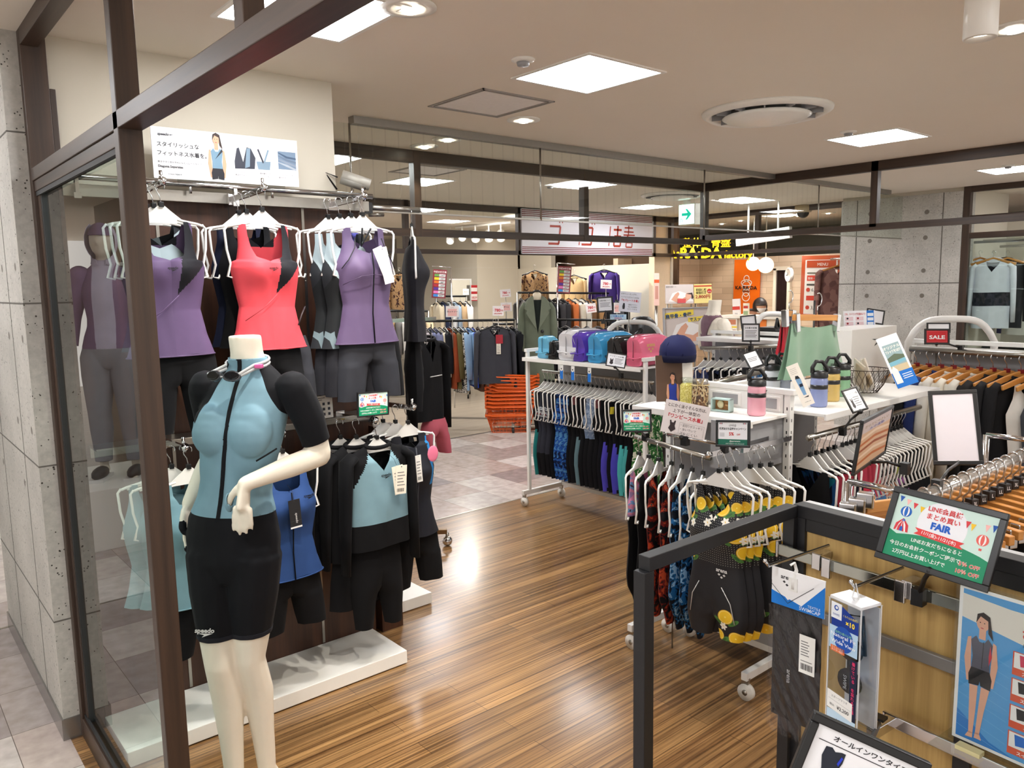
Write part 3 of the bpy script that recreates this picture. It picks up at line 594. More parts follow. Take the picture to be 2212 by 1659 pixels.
def downlight(x, y, label, e=DOWN_W, aim=None, r=.055, cone=95):
    t = thing('downlight', label, 'downlight', (x, y, ZC), group='round downlights')
    b = B(); b.lathe([(r*1.7, 0), (r*1.7, -.006), (r*1.05, -.008), (r, -.003)], M_whitep, 28, (x, y, ZC)); b.build('trim_ring', t)
    b = B(); b.lathe([(0, -.002), (r*.55, -.0015), (r, -.001)][::-1], emit((255, 232, 196), 5, 'warm_lens'), 24, (x, y, ZC)); b.lathe([(r*.5, -.002), (r*.45, -.014), (0, -.016)], M_bulb, 16, (x+.012, y+.012, ZC)); b.build('lens', t)
    lamp('downlight_beam', 'SPOT', (x, y, ZC-.03), e, .014, aim, cone=cone)
for x, y, lab, aim in ((1.498, 2.273, 'round warm downlight cut by the top edge of the picture', (1.25, 3.1, 0)), (2.977, 3.394, 'round warm downlight by the ceiling access panel', None), (2.968, 4.113, 'larger warm downlight seen through the smoke screen', None), (2.987, 4.4, 'smaller warm downlight seen through the smoke screen', None),
                       (.95, 1.75, 'round downlight just out of view above the mannequin', (.95, 2.9, .6)), (1.9, 1.5, 'round downlight out of view over the wood floor', (1.7, 3.1, .4)), (3.4, 1.1, 'round downlight out of view over the white shelves', (3.2, 2.0, .6))):
    downlight(x, y, lab, SPOT_W if aim is not None else DOWN_W, aim, cone=60 if aim is not None else 95)
# ---------------------------------------------------------------- figures: one continuous body surface, clothes lifted off it
def seg_d(p, a, b):
    ab = b-a; t = max(0, min(1, (p-a).dot(ab)/max(1e-9, ab.length_squared))); return (p-(a+ab*t)).length, t
def body_surface(torso, limbs, balls, vox=.006, n=20, smooth=4):
    b = B(); m = M_mann
    v = []; f = []
    for (z, cx, cy, a, bf, bb) in torso:
        for j in range(n):
            th = 2*pi*j/n; s = sin(th); v.append((cx+a*cos(th), cy+(bb if s > 0 else bf)*s, z))
    k = len(torso)
    for i in range(k-1):
        for j in range(n): f.append((i*n+j, i*n+(j+1) % n, (i+1)*n+(j+1) % n, (i+1)*n+j))
    f.append(tuple(range(n))[::-1]); f.append(tuple(range((k-1)*n, k*n))); b.add(v, f, m, True)
    for pts, r, fl in limbs:
        P2 = [Vector(q) for q in pts]; b.tube(P2, r, m, 12, flat=fl)
        for q, rr in ((P2[0], r[0]), (P2[-1], r[-1])): b.ball(q, rr*(.98 if fl == 1 else .8*fl+.1), m, 10)
    for c, r in balls: b.ball(c, r, m, 14)
    o = b.build('body_source', None)
    md = o.modifiers.new('r', 'REMESH'); md.mode = 'VOXEL'; md.voxel_size = vox; md.use_smooth_shade = True
    sm = o.modifiers.new('s', 'SMOOTH'); sm.factor = .5; sm.iterations = smooth
    dg = bpy.context.evaluated_depsgraph_get(); me = bpy.data.meshes.new_from_object(o.evaluated_get(dg))
    old = o.data; bpy.data.objects.remove(o); bpy.data.meshes.remove(old); return me
def mesh_child(me, name, parent, mat):
    me.materials.clear(); me.materials.append(mat); me.polygons.foreach_set('use_smooth', [True]*len(me.polygons))
    o = bpy.data.objects.new(name, me); COL.objects.link(o); o.parent = parent; return o
def clothes(me, name, parent, cuts, keep, mats, pick=None, off=.005, ripple=0.0):
    bm = bmesh.new(); bm.from_mesh(me)
    for co, no in cuts: bmesh.ops.bisect_plane(bm, geom=bm.verts[:]+bm.edges[:]+bm.faces[:], plane_co=co, plane_no=no)
    bmesh.ops.delete(bm, geom=[f for f in bm.faces if not keep(f.calc_center_median())], context='FACES'); bm.normal_update()
    for f in bm.faces:
        f.smooth = True; f.material_index = pick(f.calc_center_median()) if pick else 0
    for v in bm.verts:
        q = v.co; v.co = q+v.normal*(off+ripple*sin(60*q.z+30*q.x+20*q.y))
    m2 = bpy.data.meshes.new(name); bm.to_mesh(m2); bm.free()
    for m in mats: m2.materials.append(m)
    o = bpy.data.objects.new(name, m2); COL.objects.link(o)
    if name in SUBOF: parent = next((k for k in KIDS.get(parent.name, []) if k.name.split('.')[0] == SUBOF[name]), parent)
    o.parent = parent; KIDS.setdefault(parent.name, []).append(o)
    md = o.modifiers.new('cloth', 'SOLIDIFY'); md.thickness = .003; md.offset = -1; return o
def hand(wrist, d, palm_n, side, L=.17, curl=.25, spread=.12):
    "limb chains of a hand: palm and five fingers; d points along the fingers, palm_n out of the palm, side towards the thumb"
    w = Vector(wrist); d = Vector(d).normalized(); p = Vector(palm_n); p = (p-d*p.dot(d)).normalized(); s = Vector(side); s = (s-d*s.dot(d)-p*s.dot(p)).normalized()
    out = [([w, w+d*L*.2, w+d*L*.45], [.021, .03, .034], .5)]; ends = []
    for k, (q, ln) in enumerate(((.30, .44), (.1, .5), (-.1, .46), (-.29, .36))):
        a = w+d*L*.44+s*q*.085; dd = (d+s*q*spread*2).normalized()
        pts = [a, a+dd*L*ln*.42+p*curl*.012, a+dd*L*ln*.75+p*curl*.035, a+dd*L*ln+p*curl*.06]; out.append((pts, [.0088, .0082, .0075, .0062], 1.0))
    a = w+d*L*.1+s*.022; out.append(([a, a+d*L*.17+s*.022+p*.006, a+d*L*.33+s*.032+p*.014, a+d*L*.42+s*.03+p*.02], [.013, .011, .0095, .007], 1.0))
    return out
FEM = [(.80, 0, .0, .10, .08, .10), (.86, 0, 0, .158, .092, .115), (.93, 0, .005, .163, .092, .112), (1.0, 0, 0, .143, .088, .09), (1.07, 0, 0, .117, .082, .075), (1.13, 0, 0, .113, .082, .075), (1.2, 0, 0, .122, .088, .083), (1.28, 0, 0, .135, .092, .09), (1.36, 0, .005, .142, .08, .088), (1.42, 0, .012, .132, .062, .078), (1.46, 0, .02, .095, .05, .06), (1.49, 0, .018, .06, .048, .05), (1.53, 0, .01, .05, .048, .05), (1.585, 0, .003, .05, .048, .05)]
BREAST = [((h*k, -.058-.01*j, 1.3-.02*j), (.066-.004*j, .04, .076-.01*j)) for h in (-1, 1) for j, k in ((0, .06), (1, .06))]
def leg(x, knee, ankle, toe, r=1.0, hip=(.0, .86)):
    k = Vector(knee); a = Vector(ankle); h = Vector((x, hip[0], hip[1]))
    return [([h, lerp(h, k, .35), lerp(h, k, .75), k, lerp(k, a, .3)+Vector((0, .018, 0)), lerp(k, a, .65)+Vector((0, .01, 0)), a], [.088*r, .082*r, .064*r, .052*r, .053*r, .04*r, .031*r], 1.0),
            ([a+Vector((0, .03, -.045)), a+(Vector(toe)-a)*.5+Vector((0, 0, -.01)), Vector(toe)], [.03, .033, .022], .8), ([a, a+Vector((0, .032, -.045))], [.031, .03], 1.0)]
# ---------------------------------------------------------------- the swimwear mannequin by the glass front
def nearest_region(p, segs):
    return min(((seg_d(p, a, b)[0]/r, n, seg_d(p, a, b)[1]) for n, a, b, r in segs))
mq = thing('mannequin', 'headless white mannequin in light blue zip top and black knee shorts', 'mannequin', (.935, 2.405, 0), radians(-50))
SH_ = lambda z: -(.085 if z < .97 else lerp(.085, .065, (z-.97)/.1) if z < 1.07 else lerp(.065, .028, (z-1.07)/.21) if z < 1.28 else lerp(.028, 0, min(1, (z-1.28)/.2)))
eL, wL = Vector((.205, .06, 1.195)), Vector((.055, -.15, 1.15)); eR, wR = Vector((-.205, .13, 1.18)), Vector((-.265, .05, 1.02))
shL, shR = Vector((.148, .01, 1.42)), Vector((-.148, .01, 1.42))
limbs = [([shL, lerp(shL, eL, .45)+Vector((.012, 0, 0)), eL], [.05, .045, .037], 1.0), ([eL, lerp(eL, wL, .4), wL], [.037, .036, .023], 1.0), ([shR, lerp(shR, eR, .45), eR], [.05, .045, .037], 1.0), ([eR, lerp(eR, wR, .4), wR], [.037, .036, .023], 1.0)]
limbs += leg(-.012, (-.045, -.01, .52), (-.04, .05, .09), (-.02, -.13, .02), .97, (.0, .88)) + leg(-.152, (-.12, -.06, .52), (-.115, -.03, .09), (-.14, -.2, .02), .97, (.0, .88))
limbs += hand(wL, (-.1, -.1, -1), (0, 1, -.1), (-1, 0, 0)) + hand(wR, (.02, -.15, -1), (1, 0, 0), (0, -1, 0))
me = body_surface([(z, cx+SH_(z), cy, a*(.94 if z < 1.0 else 1), bf, bb) for z, cx, cy, a, bf, bb in FEM], limbs, [((c[0]+SH_(c[2]), c[1], c[2]), r) for c, r in BREAST], .0055, 20, 9)
mesh_child(me.copy(), 'figure', mq, M_mann)
A_SEG = [('torso', Vector((-.08, 0, .95)), Vector((-.05, 0, 1.15)), .145), ('torso', Vector((-.05, 0, 1.15)), Vector((0, 0, 1.42)), .145), ('uaL', shL, eL, .05), ('uaR', shR, eR, .05), ('faL', eL, wL, .035), ('faR', eR, wR, .035), ('handL', wL, wL+Vector((0, 0, -.19)), .05), ('handR', wR, wR+Vector((0, 0, -.19)), .05), ('neck', Vector((0, .01, 1.5)), Vector((0, 0, 1.6)), .05)]
M_lblue, M_blk = cloth((118, 152, 168), .6), cloth((13, 14, 19), .75)
HEM = Vector((0, 0, 1.02)); ucut = lerp(shL, eL, .80); udir = (eL-shL).normalized(); ucut2 = lerp(shR, eR, .8); udir2 = (eR-shR).normalized()
def keep_top(p):
    if p.z < HEM.z or p.z > 1.515: return False
    d, n, t = nearest_region(p, A_SEG)
    if n in ('faL', 'faR', 'handL', 'handR'): return False
    if n == 'uaL' and (p-ucut).dot(udir) > 0: return False
    if n == 'uaR' and (p-ucut2).dot(udir2) > 0: return False
    return True
rag = [(Vector((.055, 0, 1.47)), Vector((1, 0, .5)).normalized()), (Vector((-.055, 0, 1.47)), Vector((-1, 0, .5)).normalized())]
def pick_top(p):
    d, n, t = nearest_region(p, A_SEG)
    for (c, no) in rag:
        if (p-c).dot(no) > 0 and p.z < 1.5 and ((n in ('uaL', 'uaR')) or p.z > 1.32 or abs(p.x-SH_(p.z)) > .128) and p.z > 1.24: return 1
    if n in ('uaL', 'uaR') and t > .25: return 1
    return 0
clothes(me, 'zip_jersey', mq, [(HEM, (0, 0, 1)), (Vector((0, 0, 1.515)), (0, 0, 1)), (ucut, udir), (ucut2, udir2)]+rag, keep_top, [M_lblue, M_blk], pick_top, .006, .0006)
def zx(z): return lerp(SH_(1.02), SH_(1.25), (z-1.02)/.23) if z < 1.25 else lerp(SH_(1.25), 0, min(1, (z-1.25)/.25))
ZC_ = [(Vector((zx(z0_)+o, 0, z0_)), Vector((1, 0, -(zx(z1_)-zx(z0_))/(z1_-z0_))).normalized()) for z0_, z1_ in ((1.02, 1.25), (1.25, 1.5)) for o in (-.006, .006)]
clothes(me, 'zip_fastener', mq, ZC_+[(HEM, (0, 0, 1)), (Vector((0, 0, 1.515)), (0, 0, 1))], lambda p: abs(p.x-zx(p.z)) < .0062 and p.y < -.02 and HEM.z < p.z < 1.515 and nearest_region(p, A_SEG)[1] in ('torso', 'neck'), [M_blk], None, .0085)
SH = [(Vector((0, 0, 1.05)), (0, 0, 1)), (Vector((0, 0, .615)), (0, 0, 1))]
clothes(me, 'knee_shorts', mq, SH, lambda p: .615 < p.z < 1.05 and nearest_region(p, A_SEG+[('lg', Vector((-.05, 0, .5)), Vector((-.01, 0, .9)), .09), ('lg', Vector((-.12, -.03, .5)), Vector((-.15, 0, .9)), .09)])[1] in ('torso', 'lg'), [M_blk], None, .0045)
clothes(me, 'shorts_hem', mq, [(Vector((0, 0, .615)), (0, 0, 1)), (Vector((0, 0, .63)), (0, 0, 1))], lambda p: .615 < p.z < .63, [cloth((30, 31, 38), .8)], None, .006)
def on_mq(x, y, z): return mq.matrix_basis @ Vector((x, y, z))
b = B(); s = Sheet(b, mq.matrix_basis @ plane_M((-.125, -.128, .66), (1, .1, 0), (0, -.06, 1))); logo_wordmark(s, 0, 0, .022, (225, 225, 225)); b.build('printed_logo', mq)
b = B(); b.tube([on_mq(.062, -.088, 1.205), on_mq(.09, -.07, 1.222), on_mq(.108, -.04, 1.235)], .0028, M_blk, 6); b.build('side_piping', mq)
# goggles hanging round its neck
gg = thing('swim_goggles', 'dark lensed swim goggles strapped round the white mannequin neck', 'goggles', on_mq(0, -.08, 1.47))
for h in (-1, 1):
    b = B(); G = mq.matrix_basis @ Matrix.Translation((-.02+h*.028, -.1, 1.468)) @ Euler((radians(-22), 0, radians(h*14))).to_matrix().to_4x4() @ Matrix.Rotation(pi/2, 4, 'X')
    b.prism([(cos(a)*.027*(1-.15*sin(a)*h), sin(a)*.017) for a in [2*pi*i/20 for i in range(20)]], .012, solid((70, 72, 76), .2, .5), G, -.004); b.prism([(cos(a)*.022, sin(a)*.0125) for a in [2*pi*i/18 for i in range(18)]], .004, solid((15, 15, 18), .08), G, .0085); b.build('lens_cup', gg, bevel=.002)
b = B(); b.tube([on_mq(-.02-.004, -.112, 1.468), on_mq(-.016, -.112, 1.468)], .003, M_grey, 6); b.build('nose_bridge', gg)
for dz in (0, .012):
    b = B(); b.tube([on_mq(.03+(.0), -.1, 1.468+dz*.5)]+[on_mq(cos(a)*.066, sin(a)*.066+.012, 1.492+dz+.012*sin(a)) for a in [radians(q) for q in range(-45, 226, 18)]]+[on_mq(-.072, -.1, 1.468+dz*.5)], .0035, solid((186, 188, 190), .4), 6, flat=1.6); b.build('strap', gg)
b = B(); b.box((-.012, -.008, -.006), (.012, .008, .006), solid((206, 90, 150), .4), mq.matrix_basis @ Matrix.Translation((.062, -.035, 1.492))); b.build('strap_buckle', gg, bevel=.002)
# ---------------------------------------------------------------- drawings on cards
RED, BLUE, DK = (206, 48, 52), (20, 96, 200), (40, 40, 44)
def draw_fair(s, w, h):
    s.rect(0, 0, w, h, (206, 232, 224), 1); s.disc(w*.5, h*.66, h*.36, (240, 242, 248), 1.5, 32)
    s.poly([(0, 0), (w, 0), (w, h*.33)]+[(w*(1-i/12), h*(.33+.12*sin(pi*(i/12)*.95+.1))) for i in range(1, 12)]+[(0, h*.42)], (20, 140, 98), 2)
    s.text(w*.5, h*.85, h*.1, 'LINE会員様', RED, 3, bold=.02); s.text(w*.5, h*.73, h*.1, 'まとめ買い', RED, 3, bold=.02); s.text(w*.5, h*.58, h*.145, 'FAIR', (14, 92, 196), 3, bold=.05)
    s.poly([(w*.25, h*.54), (w*.75, h*.5), (w*.71, h*.45), (w*.75, h*.4), (w*.25, h*.44), (w*.29, h*.49)], (222, 62, 62), 3); s.text(w*.5, h*.45, h*.068, '11/1(金)-11/21(木)', (250, 250, 250), 4, rot=-.07, bold=.01)
    s.text(w*.5, h*.31, h*.075, 'LINEお友だちになると', (245, 250, 248), 3, bold=.012); s.text(w*.4, h*.19, h*.075, '今日のお会計クーポンご提示で', (245, 250, 248), 3, bold=.012); s.text(w*.36, h*.07, h*.075, '2万円以上お買い上げで', (245, 250, 248), 3, bold=.012)
    for v, t in ((.17, '5％ OFF'), (.055, '10％ OFF')):
        s.text(w*.845, h*v, h*.082, t, (250, 240, 236), 3, bold=.045); s.text(w*.845, h*v, h*.082, t, (220, 56, 50), 4, bold=.01)
    for i, c in enumerate(((24, 84, 170), (246, 190, 186), (214, 60, 66), (240, 196, 40))):
        for a in (.02+.075*i, .76+.065*(3-i) if i != 2 else .71): s.poly([(w*a, h*(.97-.03*i if a < .5 else .88-.02*i)), (w*(a+.05), h*(.965-.03*i if a < .5 else .885-.02*i)), (w*(a+.02), h*(.87-.03*i if a < .5 else .77-.02*i))], c, 2.5)
    for u, v, c in ((.12, .74, (24, 100, 190)), (.9, .62, (226, 98, 90))):
        s.disc(w*u, h*v, h*.085, c, 2.5); s.disc(w*u, h*v, h*.05, (245, 245, 245), 3, sy=1.6); s.disc(w*u, h*v, h*.025, c, 3.5, sy=3.2); s.rect(w*u-h*.02, h*(v-.16), w*u+h*.02, h*(v-.125), c, 3)
    s.poly([(w*.04, h*.42), (w*.19, h*.42), (w*.18, h*.53), (w*.115, h*.63), (w*.05, h*.53)], (214, 56, 66), 2.5)
    for i in range(3): s.poly([(w*(.06+.045*i), h*.42), (w*(.075+.045*i), h*.42), (w*(.08+.035*i), h*.53), (w*.113, h*.61)], (246, 244, 240), 3)
    s.poly([(w*.1, h*.42), (w*.13, h*.42), (w*.13, h*.48), (w*.115, h*.5), (w*.1, h*.48)], (26, 92, 190), 3.5)
def draw_person(s, u, v, k, top, bottom, skin=(214, 160, 130), hair=(52, 36, 30), lay=3, legs=False, h=1.0):
    "small printed woman: k is the unit height; u,v at the waist"
    P_ = lambda pts: [(u+a*k, v+b_*k*h) for a, b_ in pts]
    s.poly(P_([(-.16, -.2), (-.2, .1), (-.17, .38), (-.13, .4), (-.12, .1), (-.11, -.2)]), skin, lay); s.poly(P_([(.16, -.2), (.2, .1), (.17, .38), (.13, .4), (.12, .1), (.11, -.2)]), skin, lay)
    s.poly(P_([(-.04, .4), (-.04, .55), (.04, .55), (.04, .4)]), skin, lay)
    s.poly(P_([(-.11, 0), (-.1, .15), (-.13, .36), (-.07, .43), (-.03, .36), (.03, .36), (.07, .43), (.13, .36), (.1, .15), (.11, 0)]), top, lay+.5)
    s.poly(P_([(-.11, 0), (.11, 0), (.14, -.1), (.13, -.24), (.01, -.22), (0, -.16), (-.01, -.22), (-.13, -.24), (-.14, -.1)]), bottom, lay+.5)
    s.disc(u, v+.61*k*h, .075*k, skin, lay+1, sy=1.3); s.poly(P_([(-.08, .6), (-.07, .72), (0, .76), (.08, .72), (.1, .6), (.13, .42), (.07, .5), (.06, .66), (-.03, .7)]), hair, lay+1.5)
    for e in (-.03, .02): s.disc(u+e*k, v+.62*k*h, .008*k, hair, lay+2, 8)
    s.disc(u-.005*k, v+.55*k*h, .02*k, (190, 80, 80), lay+2, 10, .4)
    if legs:
        s.poly(P_([(-.12, -.24), (-.02, -.23), (-.03, -.55), (-.05, -.9), (-.1, -.9), (-.11, -.55)]), skin, lay); s.poly(P_([(.02, -.23), (.12, -.24), (.07, -.55), (.03, -.88), (-.02, -.88), (.0, -.55)]), skin, lay); s.poly(P_([(-.14, -.96), (-.05, -.95), (-.05, -.88), (-.1, -.88)]), skin, lay); s.poly(P_([(-.03, -.94), (.06, -.94), (.03, -.86), (-.02, -.86)]), skin, lay)
def draw_banner(s, w, h):
    s.rect(.0, .0, w*.5, h, (226, 226, 228), 1); s.rect(w*.5, 0, w, h, (240, 236, 238), 1)
    logo_wordmark(s, w*.075, h*.84, h*.075, (60, 60, 66), mark=False); s.poly([(w*.115, h*.87), (w*.14, h*.86), (w*.115, h*.845)], (60, 60, 66), 3)
    s.text(w*.03, h*.63, h*.105, 'スタイリッシュな', DK, 3, 'l', .01); s.text(w*.03, h*.46, h*.105, 'フィットネス水着を。', DK, 3, 'l', .01)
    s.text(w*.03, h*.31, h*.045, '動きやすく体がきれいなセパレートタイプ', DK, 3, 'l'); s.text(w*.03, h*.22, h*.065, 'Diagona Separates', DK, 3, 'l', .02); s.text(w*.09, h*.08, h*.045, 'Check Now→', DK, 3, 'l')
    draw_person(s, w*.415, h*.27, h*.95, (112, 142, 162), (38, 38, 44))
    s.poly([(w*.40, h*.45), (w*.45, h*.68), (w*.455, h*.62)], (40, 44, 52), 5)
    for k, u in enumerate((.535, .71, .85)):
        c1, c2 = (56, 58, 68), (120, 140, 156)
        if k == 0: s.poly([(w*u, h*.3), (w*u, h*.45), (w*(u+.02), h*.72), (w*(u+.035), h*.74), (w*(u+.06), h*.45), (w*(u+.09), h*.76), (w*(u+.12), h*.74), (w*(u+.15), h*.55), (w*(u+.14), h*.32)], c1, 2); s.poly([(w*(u+.07), h*.32), (w*(u+.09), h*.74), (w*(u+.115), h*.74), (w*(u+.105), h*.36)], c2, 3)
        if k == 1: s.poly([(w*(u-.01), h*.32), (w*(u-.02), h*.48), (w*(u+.085), h*.5), (w*(u+.075), h*.32)], c2, 2); s.line([(w*(u+.03), h*.46), (w*(u-.005), h*.74)], w*.012, c1, 3); s.line([(w*(u+.035), h*.46), (w*(u+.07), h*.74)], w*.012, c2, 3)
        if k == 2:
            s.rect(w*u, h*.36, w*(u+.135), h*.74, (112, 130, 150), 2)
            for i in range(4): s.poly([(w*u, h*(.72-.07*i)), (w*(u+.07), h*(.64-.06*i)), (w*(u+.135), h*(.62-.08*i)), (w*(u+.135), h*(.58-.08*i)), (w*(u+.06), h*(.6-.06*i)), (w*u, h*(.7-.07*i))], (70+30*i, 88+26*i, 110+22*i), 3)
        s.text(w*(u), h*.22, h*.042, ('フラットストラップで\n肩まわりをラクに', '肩が動かしやすい\nバックスタイル', 'ソフトストレッチで\n動きやすい')[k].split('\n')[0], DK, 3, 'l'); s.text(w*(u), h*.16, h*.042, ('肩まわりをラクに', 'バックスタイル', '動きやすい')[k], DK, 3, 'l')
# ---------------------------------------------------------------- wall display left of the aisle
rl = thing('wall_rail', 'chrome tube and flat steel rail along the top of the dark wall panel', 'rail', (1.2, 3.2, 2.09))
zt = P(560, 408, y=3.17).z; zf = P(560, 437, y=3.2).z
b = B(); b.cyl((.62, 3.17, P(320, 391, y=3.17).z), (1.86, 3.17, P(790, 424, y=3.17).z), .012, M_chrome); b.build('tube', rl)
b = B(); b.box((.62, 3.2, 2.07), (1.86, 3.215, 2.115), M_steel); b.build('flat_rail', rl, bevel=.002)
for x in (.66, 1.23, 1.8):
    b = B(); b.box((x-.012, 3.16, 2.06), (x+.012, 3.262, 2.08), M_chrome); b.box((x-.006, 3.16, 2.08), (x+.006, 3.18, zt), M_chrome); b.build('bracket', rl)
def faceout(x, z, y0, y1, lab):
    t = thing('faceout_hook', lab, 'display arm', (x, y0, z)); b = B(); b.bar((x, y0, z-.01), (x, y1, z), .012, .022, M_chrome); b.cyl((x, y1+.005, z-.005), (x, y1-.008, z+.012), .013, M_chrome, 12); b.build('arm', t)
    b = B(); b.box((x-.022, y0-.03, z-.035), (x+.022, y0, z+.01), M_chrome); b.build('bracket', t, bevel=.002); b = B(); b.cyl((x, y1+.01, z), (x, y1+.01, z+.04), .006, M_chrome, 8); b.build('end_pin', t); return t
tz = 2.098
x1 = P(556, 408, y=2.93).x; x2 = P(768, 420, y=2.97).x; x0 = P(345, 404, y=2.90).x
faceout(x0, tz, 3.2, 2.87, 'chrome arm holding the purple tank top with black diagonal'); faceout(x1, tz, 3.2, 2.87, 'chrome arm holding the coral tank top'); faceout(x2, tz, 3.2, 2.9, 'chrome arm holding the purple zip tank top')
C_pur, C_cor = (92, 74, 106), (204, 70, 80)
def diag(c, k=(24, 24, 29)):
    a, d = cloth(c, .55), cloth(k, .65)
    def f(x, z, s):
        if s > 0: return d if abs(x) < .05 and z > -.2 else a
        if z < -.375: return a
        L1 = lerp(.055, .018, (-.118-z)/.257); L2 = lerp(.085, .125, (-.118-z)/.15) if z > -.268 else lerp(.125, .018, (-.268-z)/.107)
        return d if L1 < x < L2 else a
    return f
def white_swim(key, loc, label, hw=.135, drop=.18, rz=0., group='white swimwear hangers'):
    return place(('swim', hw, drop), lambda t: swim_hanger(t, hw, drop), 'swimwear_hanger', 'hanger', loc, rz, label, group)
def hang_new(name, cat, loc, label, fn, rz=0., group=None):
    t = thing(name, label, cat, loc, rz, group); fn(t); return t
def seam_line(t, pts, c=(20, 20, 24), r=.0022, name='piping'):
    b = B(); b.tube(pts, r, solid(c, .6), 5); b.build(name, t, local=True)
navy, black, char, teal, royal, dgrey = cloth((17, 22, 44), .7), cloth((12, 12, 15), .8), cloth((36, 36, 41), .75), cloth((112, 146, 156), .65), cloth((44, 72, 124), .7), cloth((48, 49, 55), .8)
camo = pattern('grey_camouflage', 'cells', [(30, 32, 36), (112, 128, 134), (36, 38, 42), (150, 164, 168), (26, 28, 30)], 9., stretch=(1, .3, .6))
blupr = pattern('blue_splash', 'noise', [(16, 20, 30), (20, 60, 130), (30, 120, 190), (14, 20, 40)], 30.)
# back to front so that each set hangs on its arm
for k, (dx, mt, lab) in enumerate(((-.045, navy, 'navy zip swim top two behind the coral tank'), (-.03, black, 'black swim top directly behind the coral tank'))):
    L = (x1+dx*.6, 3.06-.055*k, tz-.012)
    hang_new('swim_singlet', 'swim top', L, lab, lambda t: (garment_tank(t, mt, .46, .125, .09, nz=24, nu=8)))
    white_swim(0, L, 'white hanger of the '+lab)
L = (x1, 2.9, tz-.012); white_swim(0, L, 'white hanger of the coral tank top')
hang_new('tank_singlet', 'tank top', L, 'coral red swim tank top with a black diagonal panel', lambda t: (garment_tank(t, diag(C_cor), .468, .137, .135, nz=110, nu=44, hem=cloth(C_cor, .55), amp=.03), chest_logo(t, -.285, -.079, .012), seam_line(t, [(.018, -.068, -.375), (-.04, -.062, -.43), (-.105, -.042, -.475)], (170, 50, 60), .0016, 'seam'), seam_line(t, [(.15, -.01, -.43), (.12, -.04, -.46), (.1, -.05, -.5)], (40, 30, 34), .003, 'waist_vent')))
hang_new('swim_shorts', 'shorts', (x1+.01, 2.92, tz), 'black swim shorts hanging under the coral tank top', lambda t: garment_shorts(t, black, -.55, .3, .128))
hang_new('swim_shorts', 'shorts', (x1+.09, 2.98, tz), 'charcoal grey shorts behind the black shorts of the coral set', lambda t: garment_shorts(t, dgrey, -.56, .29, .12))
L = (x0, 2.9, tz-.012)
for k in (2, 1): white_swim(0, (x0-.01*k, 2.9+.05*k, tz-.012), ['', 'white hanger just behind the purple diagonal tank top', 'white hanger rearmost behind the purple diagonal tank top'][k])
hang_new('swim_singlet', 'swim top', (x0-.01, 2.96, tz-.012), 'dark grey swim top behind the purple diagonal tank top', lambda t: garment_tank(t, camo, .45, .128, .09, nz=24, nu=8))
white_swim(0, L, 'white hanger of the purple tank top with the black diagonal')
hang_new('tank_singlet', 'tank top', L, 'purple swim tank top with a black diagonal panel', lambda t: (garment_tank(t, diag(C_pur), .47, .137, .135, nz=110, nu=44, hem=cloth(C_pur, .55)), chest_logo(t, -.285, -.079, .012), seam_line(t, [(.018, -.068, -.375), (-.04, -.062, -.43), (-.105, -.042, -.475)], (84, 62, 98), .0016, 'seam')))
hang_new('swim_shorts', 'shorts', (x0+.02, 2.91, tz), 'black swim shorts hanging under the purple diagonal tank top', lambda t: garment_shorts(t, black, -.55, .33, .14))
# purple zip tank with white swing tag
def zip_tank(t, mc, L=.48, w=.142, pip=True, neck=.1):
    garment_tank(t, mc, L, w, neck, .034, nz=60, nu=18, hem=mc, amp=.03)
    b = B(); b.tube([(0, -.066, -.118-neck), (0, -.077, -.29), (0, -.062, -.40), (0, -.054, -.47), (0, -.062, -.117-L)], .0045, M_blk, 6, flat=.5); b.build('zip', t, local=True)
    if pip:
        for h in (-1, 1): seam_line(t, [(h*.062, -.04, -.16), (h*.07, -.052, -.2), (h*.1, -.05, -.25), (h*.125, -.035, -.285)]); seam_line(t, [(0, -.08, -.31), (h*.06, -.088, -.315), (h*.1, -.06, -.335), (h*.12, -.03, -.35)], (70, 52, 82), .0014, 'seam')
pz = cloth((94, 78, 108), .5)
for k in (3, 2, 1):
    L = (x2-.024*k, 2.92+.055*k, tz-.01); white_swim(0, L, ['', 'white hanger just behind the purple zip tank top', 'white hanger second behind the purple zip tank top', 'white hanger rearmost behind the purple zip tank top'][k])
    if k < 3: hang_new('swim_singlet', 'swim top', (L[0]-.03, L[1], L[2]-.02), ['', 'grey camouflage swim top just behind the purple zip tank top', 'grey camouflage swim top rearmost behind the purple zip tank top'][k], lambda t: garment_tank(t, camo, .47, .12, .08, nz=24, nu=8)); hang_new('swim_shorts', 'shorts', (L[0]-.03, L[1], L[2]), ['', 'charcoal shorts under the nearer grey camouflage top', 'charcoal shorts under the rearmost grey camouflage top'][k], lambda t: garment_shorts(t, char, -.57, .24, .11, nz=12, nu=6))
hang_new('swim_singlet', 'swim top', (x2+.1, 3.06, tz-.02), 'periwinkle blue swim dress peeping out right of the purple zip tank top', lambda t: garment_tank(t, cloth((112, 112, 206), .6), .5, .11, .08, nz=20, nu=8))
L = (x2, 2.92, tz-.01); white_swim(0, L, 'white hanger of the purple zip tank top')
hang_new('tank_singlet', 'tank top', L, 'purple zip front swim tank top with two white swing tags', lambda t: (zip_tank(t, pz, .475, .135), chest_logo(t, -.22, -.067, .011, x=.075), swing_tag(t, .01, -.2, .045, .15, (246, 243, 236), -.09, -.4, False, True), seam_line(t, [(-.02, -.03, -.12), (0, .02, -.19), (.02, -.03, -.12)], (20, 20, 24), .004, 'inner_back')))
hang_new('swim_shorts', 'shorts', (x2+.005, 2.93, tz), 'charcoal knee shorts under the purple zip tank top', lambda t: garment_shorts(t, dgrey, -.55, .29, .135, nz=24, nu=10))
